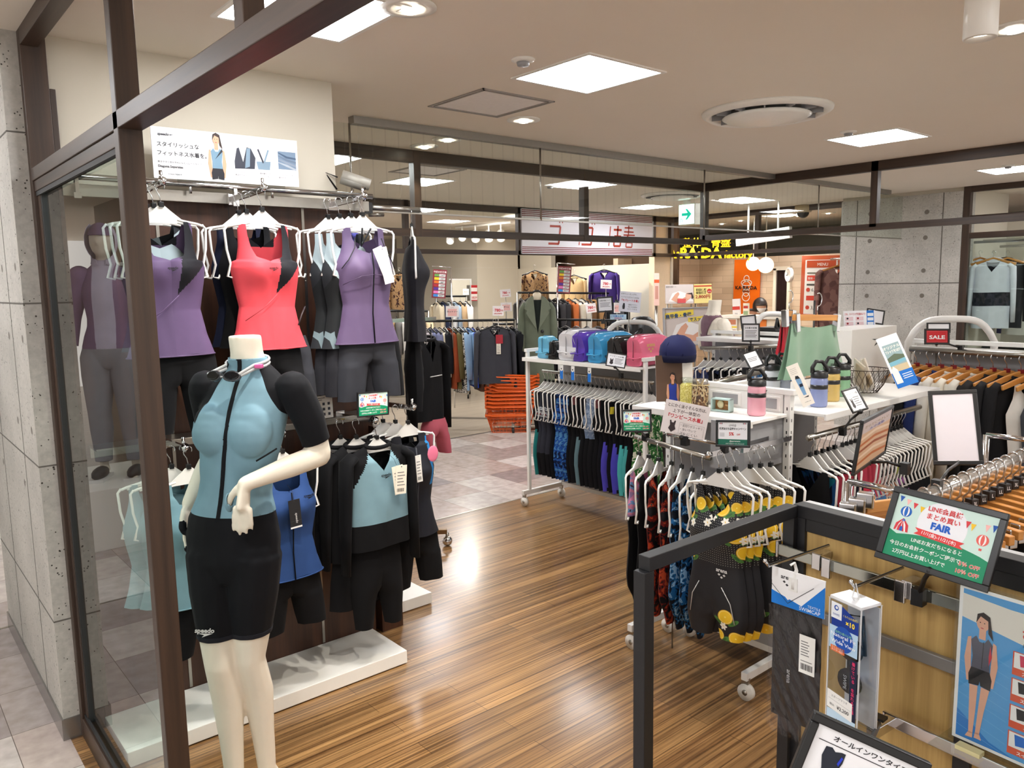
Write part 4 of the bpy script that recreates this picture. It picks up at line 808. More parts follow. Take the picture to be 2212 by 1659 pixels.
hang_new('swim_shorts', 'shorts', (x2+.05, 2.99, tz), 'black shorts behind the charcoal knee shorts', lambda t: garment_shorts(t, black, -.55, .3, .15, nz=14, nu=6))
# side-on dark tank on the next bay
bx = P(885, 448, d=P(885, 448, y=3.45).dot(Vector((0, 0, 0))) or 3.6)
sb = thing('wall_rail', 'steel rail carrying the dark side-on tank top right of the wall panel', 'rail', (1.9, 3.36, 2.1))
pa, pb2 = P(800, 448, y=3.24), P(905, 454, y=3.24)
b = B(); b.cyl(pa, pb2, .014, M_steel); b.build('tube', sb); b = B(); b.box((pa.x-.05, 3.22, pa.z-.03), (pa.x, 3.3, pa.z+.02), M_black); b.build('bracket', sb)
b = B(); q = P(796, 464, y=3.3); q2 = P(828, 464, y=3.3); b.cyl(q, q2, .01, M_steel); b.build('lower_tube', sb)
sx = P(888, 452, y=3.24)
SD = (sx.x, 3.24, sx.z-.016)
white_swim(0, SD, 'white hanger of the dark side-on tank top', rz=radians(62))
hang_new('tank_singlet', 'tank top', SD, 'black tank top seen side-on right of the purple zip tank top', lambda t: garment_tank(t, lambda x, z, s: (blupr if x > .085 and -.3 < z < -.2 else (cloth((74, 76, 82), .8) if x > .075 else cloth((30, 29, 33), .6))), .5, .135, .08, .04, nz=40, nu=14), radians(62))
hang_new('leggings', 'leggings', (SD[0], 3.26, SD[2]), 'black leggings under the black side-on tank top', lambda t: garment_trousers(t, black, -.6, .36, .1, .04), radians(62))
lb = P(925, 800, y=3.6)
b = B(); b.bar((1.93, lb.y, lb.z+.285), (lb.x+.06, lb.y, lb.z+.285), .014, .02, M_chrome); tag(b.build('faceout_hook'), 'chrome arm of the next bay holding the black striped jacket', 'display arm')
hang_new('track_jacket', 'jacket', (lb.x, lb.y, lb.z+.27), 'black jacket with a white chest stripe behind the side-on tank top', lambda t: (garment_shirt(t, black, .45, .14, nz=10), seam_line(t, [(-.05, -.05, -.3), (.06, -.05, -.3)], (220, 220, 220), .003, 'stripe')), radians(20))
hang_new('shorts', 'shorts', (lb.x+.03, lb.y, lb.z+.285), 'dusty pink shorts hanging under the black striped jacket', lambda t: (garment_shorts(t, cloth((172, 84, 98), .8), -.56, .2, .09, nz=10, nu=5), seam_line(t, [(0, 0, -.03), (0, .02, -.3), (0, 0, -.565)], (30, 30, 32), .003, 'hanging_loop')))
# lower row
zl = P(790, 903, y=3.0).z
lr = thing('wall_rail', 'lower flat steel rail across the dark wall panel', 'rail', (1.2, 3.23, 1.2))
za, zb = P(345, 955, y=3.24).z, P(735, 905, y=3.24).z
b = B(); b.box((.64, 3.22, (za+zb)/2-.02), (1.85, 3.24, (za+zb)/2+.02), M_steel); b.build('flat_rail', lr, bevel=.002); b = B(); b.box((.64, 3.12, (za+zb)/2+.02), (1.85, 3.24, (za+zb)/2+.028), M_steel); b.build('ledge', lr, bevel=.001)
x5, x6, x7 = P(392, 1000, y=2.95).x, P(600, 960, y=2.97).x, P(790, 905, y=2.98).x
ZL = zl
for x, y1, lab in ((x5, 2.9, 'lower chrome arm holding the teal zip tank top'), (x6, 2.92, 'lower chrome arm holding the royal blue zip tank top'), (x7, 2.9, 'lower chrome arm holding the black and blue rash guard')): faceout(x, ZL, 3.24, y1, lab)
for k in (2, 1): white_swim(0, (x5-.03*k, 2.92+.05*k, ZL-.012), ['', 'white hanger just behind the teal zip tank top', 'white hanger rearmost behind the teal zip tank top'][k]); hang_new('tank_singlet', 'tank top', (x5-.04*k, 2.92+.05*k, ZL-.012), ['', 'pale teal swim top just behind the teal zip tank top', 'pale teal swim top rearmost, seen through the glass front'][k], lambda t: garment_tank(t, teal, .45, .125, .09, nz=24, nu=8))
L = (x5+.015, 2.92, ZL-.012); white_swim(0, L, 'white hanger of the teal zip tank top')
hang_new('tank_singlet', 'tank top', L, 'teal zip front swim tank top with a printed white tag', lambda t: (zip_tank(t, teal, .46, .14, False, .08), swing_tag(t, .045, -.21, .06, .12, (238, 236, 230), -.09, 0.05)))
hang_new('swim_shorts', 'shorts', (x5+.02, 2.93, ZL), 'black shorts under the teal zip tank top', lambda t: (garment_shorts(t, black, -.54, .25, .14), chest_logo(t, -.75, -.06, .014, (220, 220, 220), x=.09)))
for k in (2, 1): white_swim(0, (x6-.03*k, 2.94+.05*k, ZL-.012), ['', 'white hanger just behind the royal blue zip tank top', 'white hanger rearmost behind the royal blue zip tank top'][k])
L = (x6, 2.93, ZL-.012); white_swim(0, L, 'white hanger of the royal blue zip tank top')
hang_new('tank_singlet', 'tank top', L, 'royal blue zip front swim tank top with a black swing tag', lambda t: (zip_tank(t, royal, .46, .135, False, .1), chest_logo(t, -.245, -.072, .016, x=.07), swing_tag(t, -.005, -.24, .048, .115, (30, 30, 33), -.095, -.05, name='swing_tag', dark=lambda s, w, h: (s.text(w*.5, h*.35, w*.3, 'speedo', (230, 230, 230), 2, rot=-pi/2, shear=.2), s.rect(0, 0, w, h*.06, (240, 240, 240), 1), s.rect(0, h*.25, w, h*.255, (90, 90, 92), 1)))))
hang_new('swim_shorts', 'shorts', (x6, 2.94, ZL), 'black loose shorts under the royal blue zip tank top', lambda t: garment_shorts(t, black, -.55, .26, .14))
for k in (2, 1):
    L = (x7-.05*k, 2.93+.05*k, ZL-.012); white_swim(0, L, ['', 'white hanger just behind the rash guard', 'white hanger rearmost behind the rash guard'][k], .13, 0)
    hang_new('rash_guard', 'rash guard', L, ['', 'black long sleeve top just behind the blue fronted rash guard', 'black long sleeve top rearmost behind the blue fronted rash guard'][k], lambda t: garment_shirt(t, black, .5, .15, nz=20, nu=6, D=.035, sl=.5, r=.05))
L = (x7+.01, 2.91, ZL-.012); white_swim(0, L, 'white hanger of the blue fronted rash guard', .13, 0)
def rash(t):
    rb = cloth((120, 152, 164), .6); f = lambda x, z, s: (black if s > 0 or z < -.43 or abs(x) > (.05+.09*min(1, max(0, (-.115-z)/.16))) or z > -.125 else rb)
    garment_shirt(t, f, .44, .152, nz=60, nu=20, D=.045, slmat=black, sl=.52, r=.052); chest_logo(t, -.22, -.066, .017); swing_tag(t, .045, -.18, .055, .125, (238, 230, 214), -.085, -.1, True, True)
hang_new('rash_guard', 'rash guard', L, 'black raglan rash guard with light blue front and paper tags', rash)
hang_new('leggings', 'leggings', (x7+.0, 2.94, ZL), 'black swim leggings hanging under the blue fronted rash guard', lambda t: garment_trousers(t, black, -.5, .42, .13, .05))
hang_new('swim_skirt', 'skirt', (x7-.05, 2.99, ZL), 'black pleated swim skirt beside the black leggings', lambda t: (lambda b: (shell(b, [(-.52, .12, 0, 0, .03), (-.7, .15, 0, 0, .05), (-.82, .16, 0, 0, .055)], black, 14, 10, .012, 60), b.build('cloth_body', t, local=True)))(B()))
x8 = P(895, 890, y=3.3)
L = (x8.x-.01, 3.02, P(880, 868, y=3.02).z); L = (P(880, 880, y=3.02).x, 3.02, ZL+.01)
faceout(L[0], ZL+.022, 3.3, 2.97, 'lower chrome arm holding the black zip suit with the blue flash')
for k in (2, 1): white_swim(0, (L[0]-.03*k, L[1]+.06*k, L[2]), ['', 'white hanger just behind the blue flash zip suit', 'white hanger rearmost behind the blue flash zip suit'][k], .13, .2); hang_new('swim_singlet', 'swim top', (L[0]-.03*k, L[1]+.06*k, L[2]), ['', 'black swim top just behind the blue flash zip suit', 'black print swim top rearmost behind the blue flash zip suit'][k], lambda t: garment_tank(t, black, .46, .13, .06, nz=20, nu=8))
white_swim(0, L, 'white hanger of the black zip suit with the blue flash', .13, .2)
hang_new('zip_suit', 'swim top', L, 'black zip swim top with a bright blue flash and long price tag', lambda t: (garment_tank(t, lambda x, z, s: (cloth((40, 132, 200), .6) if s < 0 and x > .085-.1*(z+.15)**2 and x < .105 and z < -.13 and z > -.36 else cloth((34, 35, 42), .55)), .48, .135, .05, .05, nz=60, nu=20), seam_line(t, [(0, -.06, -.17), (0, -.078, -.29), (0, -.06, -.42), (0, -.06, -.59)], (60, 62, 70), .003, 'zip'), swing_tag(t, -.01, -.2, .03, .125, (238, 236, 230), -.09, -.06), chest_logo(t, -.21, -.066, .013, (190, 190, 195), x=-.06, arena=True), (lambda b: (b.ball((.085, -.07, -.21), (.03, .004, .038), solid((228, 120, 150), .5), 16), b.build('round_tag', t, local=True)))(B())))
hang_new('swim_shorts', 'shorts', (L[0]+.02, 3.04, L[2]), 'black shorts under the zip swim top with the blue flash', lambda t: garment_shorts(t, black, -.56, .28, .14))
# ---------------------------------------------------------------- banner, cards and camera over the panel
M, w, h = quad_M(P(330, 272, y=3.16), P(645, 305, y=3.16), P(333, 384, y=3.16))
bt = sheet_thing('shop_banner', 'long white banner with a model in blue tank top above the wall rail', 'banner', M, w, h, paper=(236, 234, 236), draw=draw_banner, step=.0008)
for u in (.23, .8):
    b = B(); q = M @ Vector((w*u, 0, .004)); b.box((q.x-.05, q.y-.006, q.z-.02), (q.x+.05, q.y+.004, q.z+.02), pane((240, 242, 242), .5)); b.cyl((q.x, 3.17, q.z-.01), (q.x, 3.17, q.z-.05), .006, M_chrome, 8); b.build('clear_holder', bt)
M, w, h = quad_M(P(646, 852, y=3.08), P(712, 843, y=3.08), P(655, 911, y=3.08))
def draw_sep(s, w, h):
    s.rect(w*.02, h*.84, w*.98, h*.96, (30, 30, 32), 1); s.text(w*.06, h*.87, h*.075, 'Smooth-Z Separates', (240, 240, 240), 3, 'l', .02)
    for k in range(2): s.rect(w*.08, h*(.74-.07*k), w*(.75-.1*k), h*(.765-.07*k), (120, 120, 120), 1)
    for u in (.24, .46): s.poly([(w*(u-.09), h*.2), (w*(u-.07), h*.36), (w*(u-.08), h*.52), (w*(u-.05), h*.6), (w*(u+.05), h*.6), (w*(u+.08), h*.52), (w*(u+.07), h*.36), (w*(u+.09), h*.2)], (110, 150, 186), 2); s.poly([(w*(u-.09), h*.2), (w*(u+.09), h*.2), (w*(u+.08), h*.06), (w*u, h*.1), (w*(u-.08), h*.06)], (40, 40, 44), 2)
    for i in range(3):
        for j in range(2): s.rect(w*(.66+.17*j), h*(.1+.19*i), w*(.74+.17*j), h*(.2+.19*i), (70, 72, 80), 2)
sheet_thing('info_card', 'white garment info card on the lower wall ledge', 'card', M, w, h, paper=(240, 238, 232), draw=draw_sep)
M, w, h = quad_M(P(763, 852, y=2.86), P(826, 847, y=2.86), P(775, 899, y=2.86))
ft = sheet_thing('sale_card', 'black framed green fair card above the rash guard on the lower rail', 'framed card', M, w, h, border=.006, draw=draw_fair)
b = B(); q = M @ Vector((w/2, -.005, -.004)); b.tube([q, q+Vector((.01, .05, -.03)), (x7, 2.93, ZL)], .005, M_black, 6); b.build('clip_arm', ft)
# plinths
b = B(); b.box((.617, 2.935, .006), (1.812, 3.26, .065), M_whitep); tag(b.build('display_plinth', bevel=.002), 'low white plinth along the dark wall panel under the swimwear', 'plinth')
qa, qb = P(928, 1277, z=.065), P(905, 1255, z=.065)
b = B(); b.box((1.9, qa.y-.02, .004), (qa.x, 3.75, .065), M_whitep); tag(b.build('display_plinth', bevel=.002), 'second low white plinth beyond the hanging black leggings', 'plinth')
# next bay of dark wall with foot and caster
b = B(); b.box((1.9, 3.3, .0), (2.02, 3.36, 1.05), M_panel); b.box((1.885, 3.36, 0), (1.93, 4.2, 1.6), M_panel)
tag(b.build('display_board'), 'dark brown end panel of the next display bay', 'display panel')
ck = P(966, 1160, z=.06)
rk = thing('rack_caster_leg', 'bronze rack foot with a chrome ball caster on the wood floor', 'rack foot', (ck.x, ck.y, 0))
b = B(); b.bar((ck.x-.5, ck.y+.32, .12), (ck.x, ck.y, .1), .035, .03, solid((120, 92, 60), .35, .7)); b.build('leg', rk, bevel=.003); b = B(); b.ball((ck.x, ck.y, .034), .034, M_chrome, 16); b.cyl((ck.x, ck.y, .05), (ck.x, ck.y, .09), .012, M_steel); b.build('caster', rk)
# ---------------------------------------------------------------- things on the ceiling
def vent(x, y, r, label):
    t = thing('air_diffuser', label, 'air diffuser', (x, y, ZC)); c = (x, y, ZC)
    b = B(); b.lathe([(r, 0), (r*.99, -.012), (r*.9, -.03), (r*.86, -.02), (r*.84, 0)], M_whitep, 40, c); b.build('outer_ring', t)
    b = B(); b.lathe([(r*.84, -.002), (r*.7, -.004), (0, -.004)], M_grey, 40, c)
    for i in range(12): a = i*pi/6; b.box((-.003, r*.6, -.03), (.003, r*.84, -.003), M_grey, Matrix.Translation(c) @ Matrix.Rotation(a, 4, 'Z'))
    b.build('throat', t); b = B(); b.lathe([(0, -.062), (r*.3, -.06), (r*.6, -.048), (r*.68, -.032), (r*.66, -.026), (0, -.026)], M_whitep, 40, c); b.build('centre_dish', t)
vent(3.92, 2.46, .345, 'large round white air diffuser on the ceiling between two square lights'); vent(6.77, 5.35, .33, 'round white air diffuser seen through the smoke screen by the exit sign')
def hatch(x, y, s, label):
    t = thing('access_hatch', label, 'access hatch', (x, y, ZC)); h = s/2; b = B(); m = solid((168, 164, 160), .4, .5)
    for k in (0, .022):
        e = h-k
        for p0, p1 in (((-e, -e), (e, -e+.008)), ((-e, e-.008), (e, e)), ((-e, -e), (-e+.008, e)), ((e-.008, -e), (e, e))): b.box((x+p0[0], y+p0[1], ZC-.005), (x+p1[0], y+p1[1], ZC), m)
    b.build('frame', t); b = B(); b.box((x-h+.03, y-h+.03, ZC-.002), (x+h-.03, y+h-.03, ZC), solid((240, 236, 234), .7)); b.build('hatch_plate', t)
hatch(2.588, 3.2, .46, 'square ceiling access hatch left of the nearest square light'); hatch(3.63, 5.31, .45, 'square ceiling access hatch seen through the wired glass')
for px, py, lab in ((1130, 128, 'small round ceiling sensor above the nearest square light'), (1833, 284, 'small round ceiling sensor above the right square light'), (2080, 334, 'flat round ceiling sensor by the right brown frame'), (2178, 357, 'small ceiling sensor beside the square light at the right edge'), (1188, 401, 'small ceiling sensor seen through glass above the shop sign')):
    q = P(px, py, z=ZC); t = thing('ceiling_sensor', lab, 'sensor', (q.x, q.y, ZC)); b = B(); b.lathe([(.05, 0), (.048, -.006), (.03, -.012)], M_whitep, 20, q); b.build('rose', t); b = B(); b.lathe([(.028, -.01), (.024, -.026), (0, -.03)], M_grey, 16, q); b.build('detector', t)
t = thing('ceiling_spotlight', 'white cylinder spotlight hanging at the top right', 'spotlight', (2.55, .92, ZC)); q = P(2117, 82, d=2.36)
b = B(); b.lathe([(.046, ZC-q.z), (.047, 0), (.042, -.004), (.038, .016)], M_whitep, 32, q); b.build('housing', t); b = B(); b.lathe([(.038, .014), (.025, .01), (0, .008)], emit((255, 250, 240), 3, 'spot_lens'), 24, q); b.build('lens', t); b = B(); b.cyl((q.x, q.y, ZC-.012), (q.x, q.y, ZC), .055, M_whitep); b.build('stem', t)
lamp('spot_beam', 'SPOT', (q.x, q.y, q.z-.01), 45, .04, (q.x-.6, q.y+.3, 0), cone=80)
# bullet camera on the pillar corner
q = P(762, 394, y=3.24); cc = thing('security_camera', 'grey bullet security camera on the end of the dark wall panel', 'camera', q); a = Vector((.8, -.35, -.28)).normalized()
b = B(); b.cyl(q-a*.055, q+a*.055, .024, solid((150, 146, 138), .5, .3)); b.build('housing', cc); b = B(); b.cyl(q-a*.05+Vector((0, 0, .014)), q+a*.08+Vector((0, 0, .014)), .027, solid((172, 168, 158), .5, .3), 20); b.build('sun_shield', cc)
b = B(); b.cyl(q+a*.055, q+a*.06, .019, solid((20, 20, 24), .1)); b.build('lens', cc); b = B(); b.tube([q-a*.07, q-a*.12+Vector((0, .02, .01)), (1.75, 3.29, q.z-.03)], .004, M_black, 6); b.build('cable', cc); b = B(); b.tube([q+Vector((0, 0, -.03)), q+Vector((-.01, .02, -.06)), (1.78, 3.2, 2.1)], .006, M_chrome, 6); b.build('bracket', cc)
q = P(1735, 447, z=ZC-.02); t = thing('dome_camera', 'beige dome security camera on the clinic ceiling', 'camera', (q.x, q.y, ZC)); b = B(); b.lathe([(.1, .02), (.1, -.06), (.085, -.07)], solid((196, 178, 146), .5), 24, q); b.build('housing', t); b = B(); b.ball((q.x, q.y, q.z-.07), (.075, .075, .07), solid((40, 40, 42), .1), 18); b.build('dome', t)
# exit sign
q = P(1483, 463, x=7.37); t = thing('exit_sign', 'green arrow exit sign hanging from the ceiling', 'exit sign', (q.x, q.y, ZC)); hz = P(1483, 440, x=7.37).z-q.z
M = plane_M((q.x, q.y+.115, q.z-hz), (0, -1, 0), (0, 0, 1)); b = B(); b.box((0, 0, -.1), (.23, 2*hz, 0), M_whitep, M); b.build('housing', t, bevel=.004)
b = B(); s = Sheet(b, M, .001); s.rect(.01, .01, .22, 2*hz-.01, emit((226, 255, 246), 2.2, 'lit_sign'), 1); g = emit((0, 178, 150), .9, 'lit_green')
s.poly([(.05, hz*1.0-.016), (.13, hz-.016), (.1, hz-.06), (.125, hz-.06), (.185, hz), (.125, hz+.06), (.1, hz+.06), (.13, hz+.016), (.05, hz+.016)], g, 2); s.line([(.03, .03), (.03, .07), (.055, .07), (.055, .03)], .006, g, 2); b.build('lit_face', t)
b = B(); b.box((q.x-.01, q.y-.01, q.z+hz), (q.x+.06, q.y+.04, ZC), M_whitep); b.build('stem', t)
# white hanging direction sign
pts = [P(1590, 509, x=8.44), P(1706, 489, x=8.44), P(1590, 532, x=8.44)]; M, w, h = quad_M(*pts)
t = sheet_thing('hanging_sign', 'white direction sign hanging from two rods before the clinic', 'sign', M, w, h, paper=(232, 232, 230), depth=.06, draw=lambda s, w, h: (s.text(w*.36, h*.5, h*.4, '化粧室', (150, 150, 150), 2, 'l'), s.text(w*.36, h*.25, h*.16, 'RESTROOM', (160, 160, 160), 2, 'l'), s.line([(w*.62+cos(a)*h*.3, h*.55+sin(a)*h*.3) for a in [i*pi/10 for i in range(21)]], .006, (160, 160, 160), 2), s.line([(w*.86, h*.25), (w*.92, h*.5), (w*.86, h*.75)], .014, DK, 2)), step=.001)
for u in (.22, .78): q = M @ Vector((w*u, h, -.03)); b = B(); b.cyl(q, (q.x, q.y, ZC), .012, M_whitep); b.build('rod', t)
# track spots of the used clothes shop
pa, pb = P(985, 492, z=2.62), P(1105, 480, z=2.62)
t = thing('spotlight_track', 'white spotlight track over the used clothes', 'track', pa); b = B(); b.bar(pa, pb, .04, .03, M_whitep); b.build('track', t)
for k, (px, py, lab) in enumerate(((972, 515, 'left white track spotlight'), (999, 513, 'glaring round track spotlight second from the left'), (1027, 511, 'white track spotlight in the middle of the row'), (1056, 510, 'white track spotlight second from the right, turned away'), (1082, 509, 'right white track spotlight nearest the red lettered sign'))):
    q = P(px, py, z=2.45); t = thing('track_spotlight', lab, 'spotlight', q, group='track spotlights'); a = Vector((-.35, -.5, -.6)).normalized() if k != 1 else Vector((-.62, -.78, -.1)).normalized()
    b = B(); b.cyl(q-a*.09, q+a*.08, .055, M_whitep, 18, .062); b.build('housing', t); b = B(); b.cyl(q+a*.08, q+a*.083, .05, emit((255, 244, 222), 12 if k == 1 else 2, 'track_lens')); b.build('lens', t); b = B(); b.cyl(q, (q.x, q.y, 2.62), .012, M_whitep, 8); b.build('stem', t)
for px_, am in ((972, (5.6, 9.6, 1.2)), (999, (6.3, 8, .8)), (1027, (8.9, 9.6, 1.4)), (1056, (7.6, 7.25, 2.4)), (1082, (8.9, 8.4, 1.2))): lamp('track_beam', 'SPOT', P(px_, 513, z=2.38), 70, .05, am, cone=95)
# ---------------------------------------------------------------- used clothes shop
M, w, h = quad_M(P(1126, 450, y=7.2), P(1409, 468, y=7.2), P(1128, 548, y=7.2))
def draw_shop(s, w, h):
    for k in range(4):
        for v in (.02, .84): s.rect(0, h*(v+.04*k), w, h*(v+.04*k+.02), (120, 40, 44), 1)
    c = (168, 62, 44); T = lambda pts, wd=.05: s.line([(w*a, h*b_) for a, b_ in pts], h*wd, c, 2)
    for u in (.19, .43): T([(u, .64), (u+.075, .64), (u+.06, .24)]); T([(u-.012, .24), (u+.062, .24)]); T([(u+.07, .72), (u+.066, .78)], .03); T([(u+.09, .72), (u+.086, .78)], .03)
    for u in (.405, .635): T([(u+.01, .7), (u, .38)], .03); T([(u-.003, .3), (u-.006, .22)], .03)
    T([(.67, .62), (.735, .62)]); T([(.705, .72), (.7, .45)]); T([(.675, .46), (.73, .46), (.722, .22), (.67, .22), (.675, .46)])
    T([(.76, .68), (.83, .68)], .035); T([(.755, .58), (.835, .58)], .035); T([(.75, .5), (.845, .5)], .035); T([(.795, .74), (.79, .5), (.76, .36)], .035); T([(.775, .42), (.825, .42), (.82, .2), (.77, .2), (.775, .42)], .035); T([(.775, .31), (.82, .31)], .03)
sheet_thing('shop_sign', 'wide white shop sign with red Japanese lettering and red stripes', 'sign', M, w, h, paper=(222, 220, 226), depth=.05, draw=draw_shop, step=.002)
def rackbar(a, c, label, zlow=.12, shelf=True):
    a, c = Vector(a), Vector(c); t = thing('garment_rack', label, 'garment rack', (a.x, a.y, 0)); b = B(); b.cyl(a, c, .016, M_black, 10); b.build('hanging_rail', t)
    for q in (a, c):
        b = B(); b.cyl((q.x, q.y, .1), q, .014, M_steel, 10); b.build('upright', t)
        n = (c-a).normalized().cross(Vector((0, 0, 1))); b = B(); b.bar(Vector((q.x, q.y, .1))-n*.25, Vector((q.x, q.y, .1))+n*.25, .03, .02, M_steel); b.build('foot', t)
        for k in (-1, 1): w_ = Vector((q.x, q.y, .035))+n*.24*k; b = B(); b.cyl(w_-(c-a).normalized()*.012, w_+(c-a).normalized()*.012, .035, M_black, 12); b.cyl(w_, (w_.x, w_.y, .09), .01, M_steel, 6); b.build('caster', t)
    b = B(); b.bar((a.x, a.y, .13), (c.x, c.y, .13), .03, .02, M_steel); b.build('bottom_rail', t); return t
pat1 = pattern('black_white_print', 'noise', [(24, 24, 26), (210, 206, 198), (30, 30, 32)], 40.); pat2 = pattern('striped_knit', 'wave', [(24, 24, 28), (200, 196, 190)], 60., stretch=(.1, .1, 1)); pat3 = pattern('floral_brown', 'noise', [(168, 132, 92), (176, 140, 100), (60, 36, 34), (120, 60, 50)], 16.)
def shirt(c, L=.62, w=.19, **k):
    return (lambda t: garment_shirt(t, c if not isinstance(c, tuple) else cloth(c), L, w, nz=9, nu=4, **k))
cols = [('black and white patterned', pat1), ('pale grey knit', (176, 168, 172)), ('slate blue shirt', (112, 118, 150)), ('slate blue blouse', (122, 126, 158)), ('cream cardigan', (222, 212, 190)), ('black jacket', (28, 28, 32)), ('rust orange shirt', (150, 70, 40)), ('olive green shirt', (104, 94, 58)), ('dark speckled shirt', pat1), ('light blue shirt', (150, 180, 212)), ('pale blue denim shirt', (132, 166, 204)), ('royal blue shirt', (44, 80, 190)), ('brown cardigan', (92, 64, 50)), ('cream blouse', (228, 218, 198)), ('cream knit jacket', (222, 210, 188)), ('ivory cardigan', (230, 222, 206)), ('black shirt', (30, 30, 34)), ('dotted black blouse', pat2), ('black patterned blouse', pat2), ('black knit', (26, 26, 30))]
ra, rb = P(903, 694, d=9.4), P(1112, 691, d=9.2)
rackbar(ra, rb, 'chrome wheeled garment rack of used clothes across the tiled aisle')
blackh = solid((20, 20, 22), .35)
def black_hanger(loc, rz, label, g='black hangers'): return place('bh', lambda t: plain_hanger(t, blackh, .19, .008), 'clothes_hanger', 'hanger', loc, rz, label, g)
def rack_clothes(a, c, items, rack, rz, z=-.018, L=(.6, .75), span=(.03, .97)):
    n = len(items)
    for i, (nm, col) in enumerate(items):
        q = lerp(a, c, lerp(span[0], span[1], i/max(1, n-1))); q = Vector((q.x, q.y, q.z+z)); r = rz+random.uniform(-.12, .12)
        black_hanger(q, r, 'black hanger, %s from the left on the %s' % (nth(i), rack))
        place((nm, rack), shirt(col, random.uniform(*L), .185, sl=random.uniform(.48, .6)), 'used_shirt' if 'jack' not in nm and 'card' not in nm else 'used_jacket', 'used garment', q, r, '%s, %s from the left on the %s' % (nm, nth(i), rack.replace('purple zip tank top', 'zip tank')), 'used clothes on the '+rack)
rack_clothes(ra, rb, cols, 'nearest used clothes rack', YAW+.45)
ra2, rb2 = P(1065, 700, d=9.8), P(1135, 700, d=9.8); rackbar(ra2, rb2, 'garment rack behind the charcoal sweatshirt')
rack_clothes(ra2, rb2, [('pink blouse', (224, 160, 170)), ('mustard cardigan', (196, 166, 60)), ('tan coat', (190, 152, 120)), ('beige knit', (206, 178, 148)), ('maroon cardigan', (84, 30, 40)), ('dark wine shirt', (62, 26, 34))], 'rack behind the charcoal sweatshirt', YAW-.6)
q = P(1068, 692, d=8.9); q = Vector(q); black_hanger(q, YAW-pi/2+.15, 'black hanger of the charcoal sweatshirt on the rack end')
hang_new('sweatshirt', 'sweatshirt', q, 'charcoal sweatshirt facing forward on the end of the nearest used clothes rack', lambda t: (garment_shirt(t, cloth((58, 58, 64)), .62, .21, D=.06, nz=24, nu=10, slmat=cloth((62, 62, 68)), sl=.66, r=.07), swing_tag(t, .03, -.26, .05, .12, (220, 212, 196), -.09), (lambda b: (b.box((.0, -.095, -.26), (.08, -.09, -.16), solid((160, 30, 44), .5)), b.build('red_tag', t, local=True)))(B())), YAW-pi/2+.15)
ra3, rb3 = P(1118, 632, d=10.6), P(1345, 634, d=11.4)
rackbar(ra3, rb3, 'tall black rail of used clothes along the far white wall')
rack_clothes(ra3, rb3, [('grey jacket', (96, 92, 90)), ('black jacket', (34, 34, 36)), ('taupe jacket', (120, 104, 88)), ('cream jacket', (216, 204, 180)), ('black blazer', (30, 30, 32)), ('dark grey blazer', (60, 58, 60)), ('charcoal coat', (48, 46, 48)), ('orange patterned shirt', (198, 110, 60)), ('ivory shirt', (224, 214, 194)), ('white blouse', (228, 222, 210)), ('brown jacket', (124, 90, 62)), ('camel coat', (170, 128, 84)), ('black coat', (28, 28, 30)), ('navy coat', (36, 40, 58)), ('grey coat', (90, 90, 96)), ('black cardigan', (26, 26, 28))], 'tall far wall rack', YAW+.4, L=(.5, .6))
ra4, rb4 = P(1125, 690, d=9.9), P(1345, 692, d=9.7); rackbar(ra4, rb4, 'lower black rail of dark clothes behind the green coat')
rack_clothes(ra4, rb4, [(n_, (30+3*i, 30+2*i, 34+2*i)) for i, n_ in enumerate(('black skirt suit', 'jet black dress', 'black trench', 'charcoal dress', 'ink black blouse', 'soft black knit', 'dark navy dress', 'graphite knit', 'dark brown dress', 'iron grey coat'))], 'lower far rack', YAW+.5)
rb5 = P(905, 700, d=11.2); ra5 = P(820, 672, d=11.2); rackbar(ra5, P(925, 672, d=11.2), 'used clothes rack seen behind the purple zip tank top')
rack_clothes(ra5, P(925, 672, d=11.2), [('dark fur collar coat', (50, 44, 42)), ('sand coat', (150, 124, 92)), ('grey wool coat', (110, 108, 108)), ('white padded coat', (222, 220, 216)), ('navy parka', (40, 44, 62)), ('stone jacket', (196, 184, 164)), ('beige hooded jacket', (206, 186, 152))], 'rack behind the purple zip tank top', YAW+.3, L=(.5, .6))
ra6, rb6 = P(942, 640, d=12), P(1008, 640, d=12); rackbar(ra6, rb6, 'used clothes rack seen under the left price list')
rack_clothes(ra6, rb6, [('cream parka', (222, 208, 180)), ('navy zip top', (44, 52, 80)), ('white shirt', (226, 226, 224)), ('pale blue shirt', (170, 190, 210)), ('tan shirt', (196, 166, 128)), ('white tee', (232, 230, 226))], 'rack under the left price list', YAW+.5, L=(.5, .6))
for px, py, dd, c, nm in ((1155, 575, 10.9, pat3, 'brown floral blouse'), (1240, 585, 11.3, (196, 168, 124), 'beige speckled coat'), (862, 580, 11.5, pat3, 'large floral blouse')):
    q = P(px, py, d=dd); black_hanger(q, YAW-pi/2-.4, 'black hanger of the %s high on the far wall' % nm); place(nm, shirt(c, .5, .17, sl=.5), 'used_shirt', 'used garment', q, YAW-pi/2-.4, nm+' hanging high on the far wall')
q = P(1305, 573, d=11.3); black_hanger(q, YAW-pi/2-.3, 'black hanger of the dark purple sweatshirt'); hang_new('sweatshirt', 'sweatshirt', q, 'dark purple sweatshirt hanging on the far white wall', lambda t: (garment_shirt(t, cloth((62, 42, 108)), .44, .2, D=.05, nz=14, nu=6, slmat=cloth((62, 42, 108)), sl=.5, r=.06), swing_tag(t, .0, -.22, .03, .1, (130, 180, 220), -.09)), YAW-pi/2-.3)
